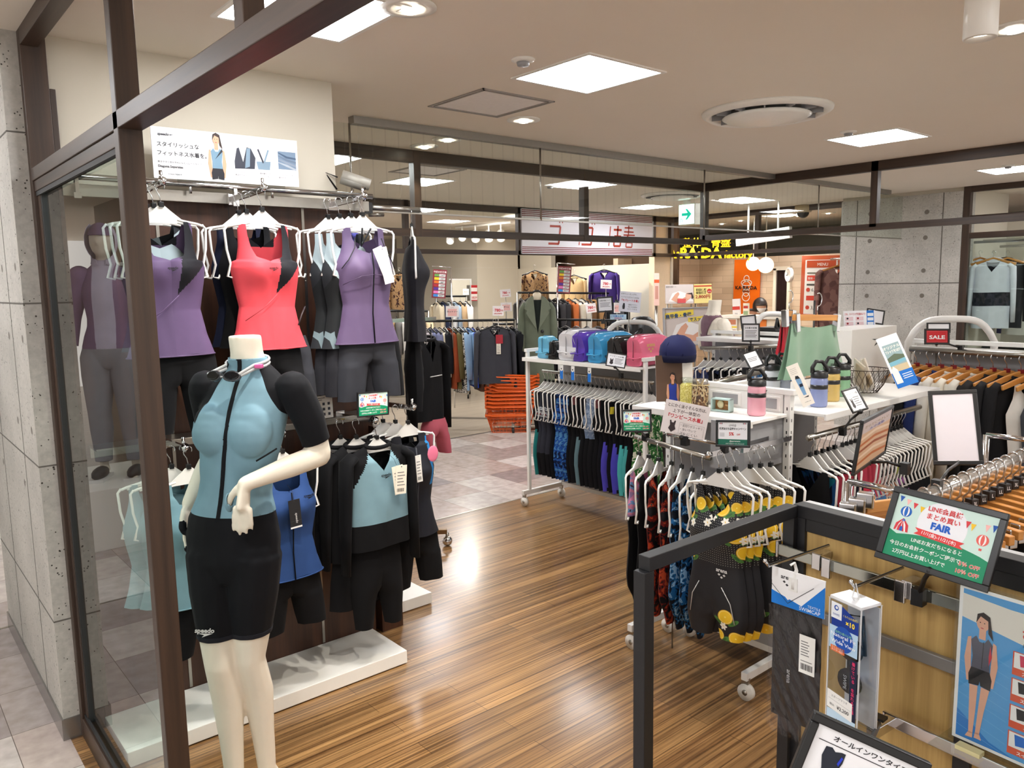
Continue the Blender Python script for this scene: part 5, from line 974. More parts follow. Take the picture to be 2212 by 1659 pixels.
# price cards
def price_card(px0, py0, px1, py1, d, kind, label, tilt=0):
    M, w, h = quad_M(P(px0, py0, d=d), P(px1, py0+tilt, d=d), P(px0, py1, d=d))
    def dr(s, w, h):
        if kind == '780': s.text(w*.45, h*.42, h*.42, '780', (196, 44, 54), 2, bold=.03); s.text(w*.86, h*.45, h*.2, '円', (196, 44, 54), 2, bold=.02); s.text(w*.5, h*.16, h*.16, '(税込858円)', (196, 44, 54), 2, bold=.02); s.rect(w*.05, h*.82, w*.95, h*.84, (220, 190, 190), 1)
        else: s.rect(w*.15, h*.1, w*.85, h*.75, (242, 190, 184), 1); s.text(w*.5, h*.42, h*.2, kind, DK, 2, bold=.02); s.text(w*.5, h*.82, h*.13, 'Ladies', (190, 120, 120), 2)
    t = sheet_thing('price_card', label, 'price card', M, w, h, paper=(238, 232, 230), draw=dr, step=.002)
    b = B(); q = M @ Vector((w/2, 0, -.004)); b.cyl(q, (q.x, q.y, max(1.0, q.z-.6)), .005, M_steel, 6); b.build('holder', t)
price_card(963, 661, 991, 685, 9.1, 'カットソー', 'pink card for cut and sewn tops on the nearest used clothes rack'); price_card(1064, 661, 1088, 682, 8.9, '780', 'white 780 yen card beside the charcoal sweatshirt'); price_card(1081, 626, 1104, 643, 9.6, '780', 'white 780 yen card highest above the sweatshirt', -2); price_card(1082, 654, 1106, 673, 9.5, 'ボトム', 'pink card next to the 780 yen card over the sweatshirt', -1); price_card(1297, 604, 1321, 623, 10.5, '780', 'white 780 yen card on the purple sweatshirt', 1); price_card(1267, 657, 1289, 677, 8.5, '780', 'white 780 yen card behind the white swim bag', -3); price_card(1326, 654, 1340, 676, 9, 'コート', 'pink card partly hidden by the separate swimwear notice')
price_card(1000, 624, 1013, 637, 12.2, 'レディース', 'small pale card by the far mirror')
def price_list(px0, py0, px1, py1, d, label):
    M, w, h = quad_M(P(px0, py0, d=d), P(px1, py0+2, d=d), P(px0+1, py1, d=d))
    def dr(s, w, h):
        s.text(w*.5, h*.885, h*.075, '今週の価格表', (240, 226, 220), 2, bold=.02)
        for k, (c, tx) in enumerate((((96, 150, 70), '5,280円'), ((230, 200, 40), '4,280円'), ((214, 110, 40), '3,280円'), ((170, 40, 46), '2,280円'), ((84, 44, 140), '1,780円'), ((224, 120, 180), '1,280円'), ((60, 130, 200), '780円'))):
            v = h*(.755-.118*k); s.rect(w*.12, v, w*.9, v+h*.085, (236, 232, 228), 1); s.rect(w*.12, v, w*.46, v+h*.085, c, 2); s.text(w*.68, v+h*.02, h*.06, tx, DK, 3, bold=.02, width=w*.36)
    t = sheet_thing('price_list', label, 'price list', M, w, h, paper=(122, 26, 38), draw=dr, step=.003)
    b = B(); q0 = M @ Vector((-w*.1, h*1.1, 0)); q1 = M @ Vector((w*1.25, h*1.1, 0)); b.tube([q0, q1], .008, M_chrome, 6); q2 = M @ Vector((w*1.25 if px0 < 1000 else -w*.1, 0, 0)); q1 = q1 if px0 < 1000 else q0; b.cyl(q1, (q1.x, q1.y, .1), .01, M_chrome, 8); b.build('pole', t)
price_list(931, 581, 961, 643, 10.2, 'dark red price list with seven coloured rows at the left'); price_list(1201, 574, 1230, 632, 10.6, 'dark red price list with seven coloured rows at the right')
M, w, h = quad_M(P(1018, 616, y=10.4), P(1031, 616, y=10.4), P(1018, 650, y=10.4)); sheet_thing('wall_poster', 'small red and white discount poster on the white block wall', 'poster', M, w, h, paper=(236, 228, 224), step=.003, draw=lambda s, w, h: (s.rect(0, h*.84, w, h, (180, 40, 46), 1), s.rect(0, h*.44, w, h*.6, (180, 40, 46), 1), s.text(w*.5, h*.14, h*.2, '10%OFF', (180, 40, 46), 2, width=w*.9, bold=.02), s.rect(0, 0, w, h*.06, (180, 40, 46), 1)))
M, w, h = quad_M(P(975, 605, y=10.46), P(1017, 605, y=10.46), P(975, 690, y=10.46)); t = thing('wall_mirror', 'tall mirror on the white block wall of the used clothes shop', 'mirror', M @ Vector((w/2, 0, 0))); b = B(); b.box((0, 0, -.02), (w, h, 0), solid((230, 232, 232), .03, 1.0), M); b.build('glass', t); b = B(); b.box((-.02, h, -.025), (w+.02, h+.02, .01), M_white, M); b.box((w, 0, -.025), (w+.02, h, .01), M_white, M); b.build('frame', t)
# green coat dummy
q = P(1160, 640, d=9.1); g = thing('coat_dummy', 'dress form in a long sage green coat over a black dress', 'dress form', (q.x, q.y, 0), YAW-pi/2)
zs = q.z; sg = cloth((98, 104, 88), .9); sg2 = cloth((36, 40, 38), .9)
b = B(); b.lathe([(.055, zs-.12), (.05, zs-.02), (.048, zs+.03), (.02, zs+.05), (0, zs+.055)], solid((214, 200, 176), .6), 16); b.build('neck', g, local=True); b = B(); b.lathe([(.03, zs+.05), (.045, zs+.06), (.03, zs+.072), (0, zs+.075)], M_black, 12); b.build('neck_cap', g, local=True)
b = B(); b.cyl((0, 0, 0), (0, 0, .6), .02, M_steel); b.lathe([(.16, 0), (.16, .02), (.02, .03)], M_steel, 20); b.build('stand', g, local=True)
b = B(); shell(b, [(zs-.04, .07, .0, 0, .05), (zs-.09, .15, 0, 0, .09), (zs-.3, .15, 0, 0, .11), (zs-.5, .13, 0, 0, .1), (.35, .19, 0, 0, .14)], sg2, 20, 8, .004); b.build('black_dress', g, local=True)
b = B(); shell(b, [(zs+.0, .075, .055, 0, .07), (zs-.05, .13, .06, 0, .1), (zs-.1, .165, .05, 0, .12), (zs-.36, .165, .01, 0, .14), (zs-.5, .17, -.01, 0, .15), (.42, .21, -.01, 0, .18)], sg, 30, 12, .008, 25); b.build('coat_body', g, local=True)
for h in (-1, 1):
    b = B(); b.tube([(h*.13, 0, zs-.085), (h*.165, 0, zs-.15), (h*.185, -.01, zs-.4), (h*.175, -.05, zs-.64)], [.05, .062, .066, .06], sg, 12, flat=.8); b.build('coat_sleeve', g, local=True)
    b = B(); F = Matrix.Rotation(pi/2, 4, 'X'); b.prism([(h*.05, zs+.01), (h*.13, zs-.08), (h*.155, zs-.14), (h*.12, zs-.16), (h*.135, zs-.19), (h*.015, zs-.38), (h*.03, zs-.2)], .012, cloth((110, 116, 100), .9), Matrix.Translation((0, -.135, 0)) @ F); b.build('lapel', g, local=True, bevel=.003)
b = B(); b.lathe([(.02, 0), (.02, .006), (0, .009)], M_black, 14, M=Matrix.Translation((.05, -.16, zs-.4)) @ F); b.build('button', g, local=True)
# orange shopping baskets
OR = tint_plastic((232, 100, 30), 1.0, .35)
def basket(t, w0=.155, w1=.2, h=.22, l=.72, full=True):
    b = B(); e = lambda k, z: [(-w1*k/l*1.0, -w1*k, z), (w1*k/l, -w1*k, z), (w1*k/l, w1*k, z), (-w1*k/l, w1*k, z)]
    for z in ([0, .045, .09, .135, .18] if full else [.15, .185]): k = lerp(w0/w1, 1, z/h); b.tube(e(k, z), .004, OR, 4, closed=True)
    n = 11
    for s in range(4):
        for i in range(n):
            p0 = [lerp(Vector(e(w0/w1, 0)[s]), Vector(e(w0/w1, 0)[(s+1) % 4]), (i+.5)/n), lerp(Vector(e(1, h)[s]), Vector(e(1, h)[(s+1) % 4]), (i+.5)/n)]; b.bar(p0[0], p0[1], .007, .003, OR)
    for i in range(7): b.bar((-.2*.98, lerp(-.14, .14, i/6), .002), (.2*.98, lerp(-.14, .14, i/6), .002), .006, .003, OR)
    b.build('basket_wall', t, local=True)
    b = B(); b.tube(e(1.03, h), [.011]*4, OR, 6, closed=True); b.bar((-.28, -.2, h-.012), (-.28, .2, h-.012), .02, .03, OR); b.bar((.28, -.2, h-.012), (.28, .2, h-.012), .02, .03, OR); b.build('rim', t, local=True)
    b = B(); b.tube([(-.27, -.2, h), (-.2, -.235, h-.01), (.2, -.235, h-.01), (.27, -.2, h)], .008, OR, 6); b.tube([(.27, .2, h), (.2, .235, h), (-.2, .235, h), (-.27, .2, h)], .008, OR, 6); b.build('carry_handle', t, local=True)
qb = P(1102, 905, d=9.3); qb.z = 0
bz = [0]+[.1+.045*i for i in range(6)]
for i, z in enumerate(bz): place('basket', basket, 'shopping_basket', 'shopping basket', (qb.x, qb.y, z), YAW-pi/2, 'orange shopping basket %s from the bottom of the level stack' % nth(i), 'orange shopping baskets')
for i in range(5): dup(PROTO['basket'], qb+Vector((RGT.x*.02, RGT.y*.02, .41+.04*i))+_f*(.06-.014*i), 0, 'orange shopping basket %s from the bottom of the tilted upper stack' % nth(i), rot=(radians(24), radians(3), YAW-pi/2+.12))
# ---------------------------------------------------------------- white gondolas in the middle of the shop
def caster(t, x, y, r=.035):
    b = B(); w = solid((226, 222, 214), .4); b.cyl((x-.012, y, r), (x+.012, y, r), r, w, 20); b.cyl((x-.014, y, r), (x+.014, y, r), r*.35, M_steel, 10); b.bar((x, y+.01, r), (x, y, .1), .03, .012, M_steel); b.build('caster', t)
def gondola(label, x0, y0, x1, y1, zs, front, ztop, back=True, feet=True, posts=None):
    "white rolling display unit; front is the axis and side its shelf opens to"
    t = thing('display_unit', label, 'display unit', ((x0+x1)/2, (y0+y1)/2, 0))
    b = B(); b.box((x0, y0, zs-.014), (x1, y1, zs), M_white); ax = front[0]
    if ax == 'x': xf = x0 if front[1] < 0 else x1; b.box((xf-.006, y0, zs-.028), (xf+.006, y1, zs), M_white)
    else: yf = y0 if front[1] < 0 else y1; b.box((x0, yf-.006, zs-.028), (x1, yf+.006, zs), M_white)
    b.build('shelf_board', t, bevel=.002)
    bx, by = (x1, None) if front == ('x', -1) else (None, y1)
    if back:
        b = B()
        if bx: b.box((bx-.012, y0, .13), (bx+.004, y1, ztop-.02), M_grey)
        else: b.box((x0, by-.012, .13), (x1, by+.004, ztop-.02), M_grey)
        b.build('back_panel', t)
    for k in (0, 1):
        px, py = (bx, (y0, y1)[k]) if bx else ((x0, x1)[k], by)
        b = B(); b.box((px-.014, py-.014, .09), (px+.018, py+.014, ztop), M_white)
        for i in range(14): z = ztop-.05-.05*i; b.box((px-.0146, py-.003, z-.014), (px-.012, py+.003, z), M_black); b.box((px-.003, py-.0146, z-.014), (px+.003, py-.012, z), M_black)
        b.build('post', t, bevel=.002)
        b = B()
        if bx: b.box((x0-.02, py-.014, .09), (bx+.02, py+.014, .125), M_white)
        else: b.box((px-.014, y0-.02, .09), (px+.014, by+.02, .125), M_white)
        b.build('foot', t, bevel=.002)
        if bx: caster(t, x0, py); caster(t, bx, py)
        else: caster(t, px, y0); caster(t, px, by)
    b = B()
    if bx: b.box((bx-.016, y0-.03, ztop), (bx+.02, y1+.03, ztop+.024), M_white); pass
    else: b.box((x0-.03, by-.016, ztop), (x1+.03, by+.02, ztop+.024), M_white)
    b.build('top_rail', t, bevel=.003); b = B(); b.box((bx-.01, y0, .1) if bx else (x0, by-.01, .1), (bx+.01, y1, .13) if bx else (x1, by+.01, .13), M_white); b.build('bottom_rail', t); return t
def bar_of(t, a, c, r=.011, m=None): b = B(); b.cyl(a, c, r, m or M_steel, 10); b.build('hanging_rail', t); return Vector(a), Vector(c)
# --- unit A with the vinyl bags
gA = gondola('white rolling display unit with coloured vinyl bags on its shelf', 3.9, 3.33, 4.3, 4.5, 1.172, ('x', -1), 1.2)
for y in (4.5, 3.33):
    b = B(); b.box((3.94, y-.012, .1), (3.965, y+.012, 1.225), M_white); b.box((3.93, y-.015, 1.21), (4.3, y+.015, 1.235), M_white); b.build('end_post', gA, bevel=.002)
qa, qb = bar_of(gA, (4.07, 4.46, 1.055), (4.07, 3.36, 1.055))
prA = [pattern('blue_leaf_print', 'noise', [(20, 34, 70), (40, 90, 170), (90, 150, 200), (196, 206, 150)], 26.), pattern('grey_zebra_print', 'noise', [(44, 46, 56), (210, 214, 220), (50, 54, 70), (170, 60, 50)], 34.), pattern('green_leaf_print', 'noise', [(24, 60, 36), (60, 120, 60), (220, 220, 200), (20, 40, 30)], 24.), pattern('pale_denim_print', 'noise', [(120, 140, 170), (170, 186, 206), (90, 106, 140)], 20.)]
def suitA(k):
    blk = cloth((20, 20, 24), .7)
    st = {'purple': (84, 76, 190), 'aqua': (90, 190, 190), 'teal': (40, 130, 130), 'slate': (110, 140, 150)}
    if k == 'leaf': return prA[0]
    if k == 'green': return prA[2]
    if k == 'zebra': return lambda x, z, s: prA[1] if -.34 < z < -.26 else cloth((52, 54, 64), .7) if z > -.6 else blk
    if k == 'denim': return lambda x, z, s: prA[3] if z > -.42 else blk
    if k in st: c = cloth(st[k], .6); return lambda x, z, s: c if x < -.045-.05*abs(sin(z*5)) and z < -.42 else blk
    return lambda x, z, s: cloth((120, 70, 74), .7) if k == 'red' and z > -.2 else (cloth((216, 200, 60), .6) if k == 'yellow' and -.235 < z < -.17 else blk)
seqA = ['teal', 'zebra', 'zebra', 'zebra', 'plain', 'leaf', 'leaf', 'leaf', 'plain', 'red', 'slate', 'plain', 'denim', 'denim', 'red', 'plain', 'purple', 'yellow', 'purple', 'aqua', 'aqua', 'plain', 'green', 'green']
nmA = {'teal': 'black swimsuit with teal side', 'zebra': 'grey swimsuit with zebra print chest', 'plain': 'plain black long swimsuit', 'leaf': 'blue leaf print long swimsuit', 'red': 'black swimsuit with dull red straps', 'slate': 'black swimsuit with slate side', 'denim': 'swimsuit with pale denim print top', 'purple': 'black swimsuit with purple side panel', 'yellow': 'black swimsuit with yellow straps', 'aqua': 'black swimsuit with aqua side panel', 'green': 'green leaf print swimsuit'}
for i, k in enumerate(seqA):
    q = lerp(qa, qb, (i+.6)/len(seqA)); rz = random.uniform(-.14, .04)-.1
    white_swim('A', q+Vector((0, 0, -.01)), 'white hanger, %s from the left under the shelf of vinyl bags' % nth(i), .13, .22, rz)
    place(('A', k), lambda t: garment_suit(t, suitA(k), w=.125, leg=.13, nz=26, nu=7, D=.016, amp=.006), 'swimsuit', 'swimsuit', q+Vector((0, 0, -.01)), rz, '%s, %s from the left under the vinyl bags' % (nmA[k], nth(i)), 'swimsuits under the vinyl bags')
def bag(px0, px1, pytop, c, label, l=.3, a=.72, logo=None, w=None, dy=0, tags=False, x=3.93, zb=1.174):
    yl, yr = P(px0, 770, x=x).y, P(px1, 770, x=x).y; w = w or yl-yr; h = P(px0+10, pytop, x=x+.12).z-zb; h = max(.1, h*1.12)
    t = thing('vinyl_bag', label, 'bag', (x, (yl+yr)/2, zb), group='vinyl bags on the white shelf'); y0 = (yl+yr)/2; m = tint_plastic(c, a)
    b = B(); hw = w/2
    def f(u, v):
        s = u*2*pi; cx = (-1 if False else 1); ex = .35
        cy = math.copysign(abs(cos(s))**ex, cos(s))*hw; cz = (math.copysign(abs(sin(s))**ex, sin(s))*.5+.5)*h
        k = 1-.28*max(0, cz/h)**2; e = 1-.12*abs(2*v-1)**6
        return (x+l*v+.012*sin(9*v+cz*20), y0+cy*k*e+.004*sin(v*30), zb+cz*e)
    b.grid(f, 32, 10, m)
    for v in (0, 1):
        c0 = f(0, v); b.add([f(u/32, v) for u in range(32)], [tuple(range(32)) if v else tuple(range(32))[::-1]], m)
    b.build('bag_body', t)
    b = B(); dk = solid(tuple(max(0, int(k*.7)) for k in c), .5); b.tube([(x-.004, y0, zb+.04), (x-.004, y0, zb+h*.9), (x+.02, y0, zb+h+.004), (x+l*.9, y0, zb+h*.99)], .004, dk, 6); b.build('zip', t)
    b = B(); b.tube([(x, y0+hw*.8, zb+h*.3), (x-.03, y0+hw*.4, zb+h*.26), (x-.036, y0-.01, zb+h*.29), (x-.03, y0-hw*.4, zb+h*.26), (x, y0-hw*.8, zb+h*.3)], .013, m, 6, flat=.4); b.build('grab_handle', t)
    if logo:
        b = B(); s = Sheet(b, plane_M((x+.05, y0-hw*1.0-.002, zb+h*.55), (1, 0, 0), (0, 0, 1)), .0006); arena_mark(s, .03, .02, .036, logo); b.build('printed_logo', t)
    if tags:
        b = B(); M = plane_M((x-.05, y0+.015, zb-.13), (0, -1, 0), (0, 0, 1)); b.box((0, 0, -.001), (.032, .1, .001), solid((230, 230, 228), .5), M); s = Sheet(b, M, .0012); s.rect(.001, 0, .031, .062, (30, 110, 200), 2); s.poly([(.001, .07), (.016, .055), (.031, .07)], (230, 230, 228), 3); s.disc(.016, .074, .006, DK, 3, 6); b.build('blue_tag', t)
    return t
bag(1158, 1186, 728, (110, 190, 226), 'small sky blue vinyl bag at the left end of the white shelf', .12, .85); bag(1182, 1200, 738, (28, 28, 30), 'small black pouch between the sky blue and the white bag', .1, 1.)
bag(1202, 1246, 716, (226, 226, 230), 'tall white translucent vinyl bag', .34, .85, (40, 40, 44), tags=True); bag(1232, 1264, 720, (92, 64, 178), 'purple vinyl bag next to the white bag', .34, .93, (180, 180, 190), tags=True, dy=.02); bag(1266, 1302, 722, (70, 160, 214), 'blue vinyl bag between the purple and the black bag', .34, .93, (190, 190, 150), tags=True); bag(1306, 1346, 730, (26, 26, 28), 'black vinyl bag with orange emblem', .3, 1., (214, 110, 60)); bag(1349, 1388, 728, (226, 110, 140), 'pink vinyl bag with gold emblem at the right end', .3, .93, (200, 170, 90))
M, w, h = quad_M(P(1325, 763, d=4.55), P(1364, 769, d=4.5), P(1310, 790, d=4.5))
def draw_note(title, body=5, suit=False, col=DK):
    def f(s, w, h):
        s.text(w*.5, h*.76, h*.13, title, col, 2, bold=.01, width=w*.8)
        for k in range(body): s.rect(w*(.42 if suit else .12), h*(.6-.1*k), w*(.9-.06*(k % 3)), h*(.64-.1*k), (120, 120, 122), 1)
        if suit: s.poly([(w*.16, h*.6), (w*.2, h*.6), (w*.23, h*.5), (w*.27, h*.5), (w*.3, h*.6), (w*.34, h*.6), (w*.33, h*.35), (w*.36, h*.2), (w*.25, h*.1), (w*.14, h*.2), (w*.17, h*.35)], (50, 44, 48), 2)
    return f
def clip_arm(t, M, w, to):
    b = B(); q = M @ Vector((w/2, -.006, -.004)); b.tube([q, lerp(q, Vector(to), .5)+Vector((0, 0, .01)), to], .005, M_black, 6); b.ball(q, .01, M_black, 8); b.box((-.012, -.012, -.02), (.012, .012, .015), M_black, Matrix.Translation(to)); b.build('clip_arm', t)
def framed(px, d, label, draw, border=.007, to=None, paper=(236, 236, 240), name='sale_card', **k):
    dd = d if isinstance(d, (tuple, list)) else (d, d, d); M, w, h = quad_M(*[P(a, b_, d=z) for (a, b_), z in zip(px, dd)])
    t = sheet_thing(name, label, 'framed card' if border else 'card', M, w, h, border=border, draw=draw, paper=paper, **k)
    if to is not None: clip_arm(t, M, w, to)
    elif name not in ('standing_card', 'leaflet_stand'): b = B(); q = M @ Vector((w/2, 0, -.012)); b.cyl((q.x, q.y, 0), q, .004, M_steel, 6); b.build('support_rod', t)
    return t
framed(((1326, 764), (1364, 770), (1310, 788)), 4.5, 'small black framed swimsuit card in front of the pink bag', draw_note('ワンピース水着', 5, True), .006, (3.96, 3.55, 1.1))
# hoop, notices and black bag behind the vinyl bags
def hoop(t, pts, r=.02): b = B(); b.tube(pts, r, M_white, 10); b.build('hoop', t)
def arch(px0, px1, pyb, pyt, d, r=.02, rad=.25):
    a, c = P(px0, pyb, d=d), P(px1, pyb, d=d); hgt = P((px0+px1)/2, pyt, d=d).z-a.z; out = []
    for i in range(17):
        u = i/16; k = 1-abs(2*u-1)**4; out.append(lerp(a, c, u)+Vector((0, 0, hgt*k)))
    return [Vector((a.x, a.y, 0))]+out+[Vector((c.x, c.y, 0))]
hA = thing('display_hoop', 'white tubular hoop rising behind the vinyl bags', 'hoop', P(1360, 740, d=6.3)); hoop(hA, arch(1300, 1436, 745, 694, 6.3))
framed(((1294, 645), (1322, 643), (1294, 672)), 6.1, 'small black framed notice clipped above the white hoop', draw_note('※水着の試着について', 4), .012, P(1303, 694, d=6.25), step=.0008)
framed(((1335, 628), (1381, 632), (1336, 672)), 5.9, 'white notice recommending separate swimwear over the hoop', lambda s, w, h: (s.text(w*.05, h*.84, h*.1, '水中ウォーキングや、', DK, 2, 'l', width=w*.75), s.text(w*.05, h*.68, h*.1, 'アクアビクスがメインの方は', DK, 2, 'l', width=w*.85), s.text(w*.5, h*.52, h*.13, '『セパレート水着』', (190, 40, 60), 2, bold=.02, width=w*.8), s.poly([(w*.18, h*.12), (w*.16, h*.25), (w*.19, h*.42), (w*.26, h*.42), (w*.28, h*.25), (w*.27, h*.12)], DK, 2), [s.text(w*.4, h*(.33-.11*k), h*.085, tx, DK, 2, 'l', width=w*.45) for k, tx in enumerate(('・着脱がラクチン', '・気になる体型を', 'カバーできる'))]), 0, step=.0008, name='notice_card', paper=(222, 224, 234))
framed(((1317, 679), (1352, 679), (1318, 690)), 6.4, 'pale blue collection box card behind the hoop', lambda s, w, h: (s.text(w*.45, h*.5, h*.36, 'ご不要な衣類', (40, 110, 190), 2, bold=.02, width=w*.8), s.text(w*.5, h*.1, h*.36, '回収BOX', (190, 60, 110), 2, bold=.02)), 0, step=.0008, name='notice_card', paper=(190, 220, 240))
q = P(1386, 716, d=6.8); t = thing('black_bag', 'black domed bag standing behind the white hoop', 'bag', q); b = B(); b.lathe([(.16, -.12), (.17, 0), (.15, .08), (.09, .125), (0, .135)], M_black, 20, q, sy=.6); b.build('bag_body', t); b = B(); b.tube([q+Vector((-.1, -.08, .02)), q+Vector((-.2, -.1, -.02)), q+Vector((-.22, -.1, -.1))], .02, M_black, 6); b.build('strap', t)
# --- unit B with the lemon swimsuits
gB = gondola('white rolling display unit with jars and a pink bottle on its shelf', 2.69, 1.72, 2.96, 2.34, 1.172, ('x', -1), 1.25)
b = B(); b.box((2.945, 1.74, 1.172), (2.958, 2.32, 1.25), M_white)
for k in range(3): y = 1.83+.19*k; b.box((2.940, y-.08, 1.18), (2.947, y+.08, 1.24), M_white); b.box((2.938, y-.066, 1.188), (2.941, y+.066, 1.232), M_grey)
b.build('panel_frames', gB, bevel=.002)
ba, bb = bar_of(gB, P(1372, 943, x=2.66), P(1535, 990, x=2.66))
b = B(); b.box((2.67, 1.74, .96), (2.955, 1.9, 1.16), M_grey); b.build('side_panel', gB)
fl1 = pattern('dark_red_flower_print', 'noise', [(18, 18, 22), (24, 22, 26), (120, 34, 28), (196, 76, 40), (30, 90, 90)], 22.); fl2 = pattern('blue_flower_print', 'noise', [(16, 20, 28), (20, 24, 34), (30, 96, 150), (150, 190, 220), (24, 60, 70)], 24.); fl3 = pattern('pink_lilac_print', 'noise', [(150, 120, 160), (206, 130, 160), (110, 150, 200), (60, 50, 70)], 18.)
itB = [('lilac and black swimsuit', fl3), ('black swimsuit with lilac straps', black), ('dark red flower print swimsuit', fl1), ('second dark red flower print swimsuit', fl1), ('black and teal flower swimsuit', fl2), ('dark blue flower print swimsuit', fl2), ('bright blue flower print swimsuit', fl2)]
for i, (nm, m) in enumerate(itB):
    q = lerp(ba, bb, .06+.135*i+(.04 if i > 2 else 0))+Vector((-.0, 0, -.012)); white_swim('B', q, 'white hanger of the '+nm+' below the jars', .135, .2, .3)
    hang_new('swimsuit', 'swimsuit', q, nm+' on the rail below the jars', lambda t: garment_suit(t, (m if i > 1 else (lambda x, z, s: fl3 if z > -.33 and i < 1 else black)), L=.66, w=.128, nz=30, nu=8, D=.022, amp=.01), .3)
def lemon_mat():
    m, nt, lk, b = nodes('lemon_print'); tc = N(nt, 'ShaderNodeTexCoord'); sx = N(nt, 'ShaderNodeSeparateXYZ'); lk.new(tc.outputs['Object'], sx.inputs[0])
    cm = N(nt, 'ShaderNodeCombineXYZ'); lk.new(sx.outputs[0], cm.inputs[0]); lk.new(sx.outputs[2], cm.inputs[1])
    vo = N(nt, 'ShaderNodeTexVoronoi', i_Scale=110., i_Randomness=0.0); lk.new(cm.outputs[0], vo.inputs['Vector']); rp = ramp(nt, [(0, (190, 190, 180)), (.13, (20, 20, 26))], 'CONSTANT'); lk.new(vo.outputs['Distance'], rp.inputs[0])
    gt = N(nt, 'ShaderNodeMath', operation='GREATER_THAN'); gt.inputs[1].default_value = -.42; lk.new(sx.outputs[2], gt.inputs[0])
    mx = N(nt, 'ShaderNodeMix', data_type='RGBA'); mx.inputs[6].default_value = rgb((19, 20, 27)); lk.new(gt.outputs[0], mx.inputs[0]); lk.new(rp.outputs[0], mx.inputs[7]); last = mx.outputs[2]
    def spot(cx, cz, rx, rz, rot, stops):
        nonlocal last
        mp = N(nt, 'ShaderNodeMapping', vector_type='TEXTURE'); mp.inputs['Location'].default_value = (cx, cz, 0); mp.inputs['Rotation'].default_value = (0, 0, rot); mp.inputs['Scale'].default_value = (rx, rz, 1); lk.new(cm.outputs[0], mp.inputs[0])
        ln = N(nt, 'ShaderNodeVectorMath', operation='LENGTH'); lk.new(mp.outputs[0], ln.inputs[0]); r2 = ramp(nt, stops, 'CONSTANT'); lk.new(ln.outputs['Value'], r2.inputs[0])
        lt = N(nt, 'ShaderNodeMath', operation='LESS_THAN'); lt.inputs[1].default_value = 1.0; lk.new(ln.outputs['Value'], lt.inputs[0])
        m2 = N(nt, 'ShaderNodeMix', data_type='RGBA'); lk.new(lt.outputs[0], m2.inputs[0]); lk.new(last, m2.inputs[6]); lk.new(r2.outputs[0], m2.inputs[7]); last = m2.outputs[2]
    Y = [(0, (250, 226, 120)), (.12, (240, 196, 40)), (.82, (250, 232, 150)), (.88, (226, 178, 30))]; G = [(0, (50, 92, 44)), (.5, (70, 120, 52))]; F = [(0, (230, 190, 60)), (.25, (240, 236, 226))]
    for cx, cz, r in ((-.07, -.2, .026), (.085, -.19, .022), (-.115, -.245, .022), (.03, -.2, .03), (.095, -.29, .034), (.125, -.36, .03), (.06, -.62, .03), (.1, -.7, .028), (-.11, -.41, .02), (.03, -.7, .022)):
        for a in (.6, 2.4): spot(cx+cos(a)*r*1.3, cz-abs(sin(a))*r*1.1, .024, .009, a, G)
        spot(cx, cz, r, r*.95, 0, Y)
    for cx, cz in ((-.04, -.165), (0.0, -.235), (-.09, -.275), (.055, -.245), (.1, -.24), (.05, -.66), (.08, -.74), (-.02, -.26), (.125, -.31)):
        for a in (0, pi/3, 2*pi/3): spot(cx, cz, .017, .006, a, F)
    lk.new(last, b.inputs['Base Color']); b.inputs['Roughness'].default_value = .6; return m
M_lem = lemon_mat()
def lemon_suit(t):
    garment_suit(t, M_lem, L=.6, w=.135, leg=.06, nz=40, nu=12, D=.035, amp=.02); chest_logo(t, -.44, -.05, .022, (226, 226, 226), x=.05, arena=True)
    for h in (-1, 1): seam_line(t, [(h*.05, -.052, -.5), (h*.085, -.045, -.56), (h*.1, -.036, -.64)], (220, 220, 220), .0016, 'white_piping')
lz = P(1548, 978, x=2.47)
b = B(); b.bar((2.95, lz.y+.02, lz.z+.0), (2.42, lz.y, lz.z), .012, .02, M_chrome); b.cyl((2.43, lz.y, lz.z), (2.41, lz.y, lz.z), .012, M_chrome); tag(b.build('faceout_hook'), 'chrome arm holding the front lemon print swimsuits', 'display arm')
l2 = P(1622, 968, x=2.66); b = B(); b.bar((2.95, l2.y, l2.z), (2.6, l2.y, l2.z), .012, .02, M_chrome); tag(b.build('faceout_hook'), 'chrome arm holding the rear lemon print swimsuits', 'display arm')
for i in range(6):
    q = Vector((2.49+.035*i, lz.y-.012*i, lz.z-.012)) if i < 3 else Vector((2.66+.04*(i-3), l2.y-.02*(i-3), l2.z-.012))
    white_swim('B', q, 'white hanger of the lemon print swimsuit %s from the front' % nth(i), .135, .2, radians(-88))
    place('lemon', lemon_suit, 'lemon_swimsuit', 'swimsuit', q, radians(-88), 'black lemon print swimsuit %s from the front, beside the black rack' % nth(i), 'lemon print swimsuits')
framed(((1341, 889), (1398, 888), (1347, 930)), (2.95, 2.95, 2.95), 'small black framed green fair card left of the one piece notice', draw_fair, .007, ba+Vector((0, -.06, .01)))
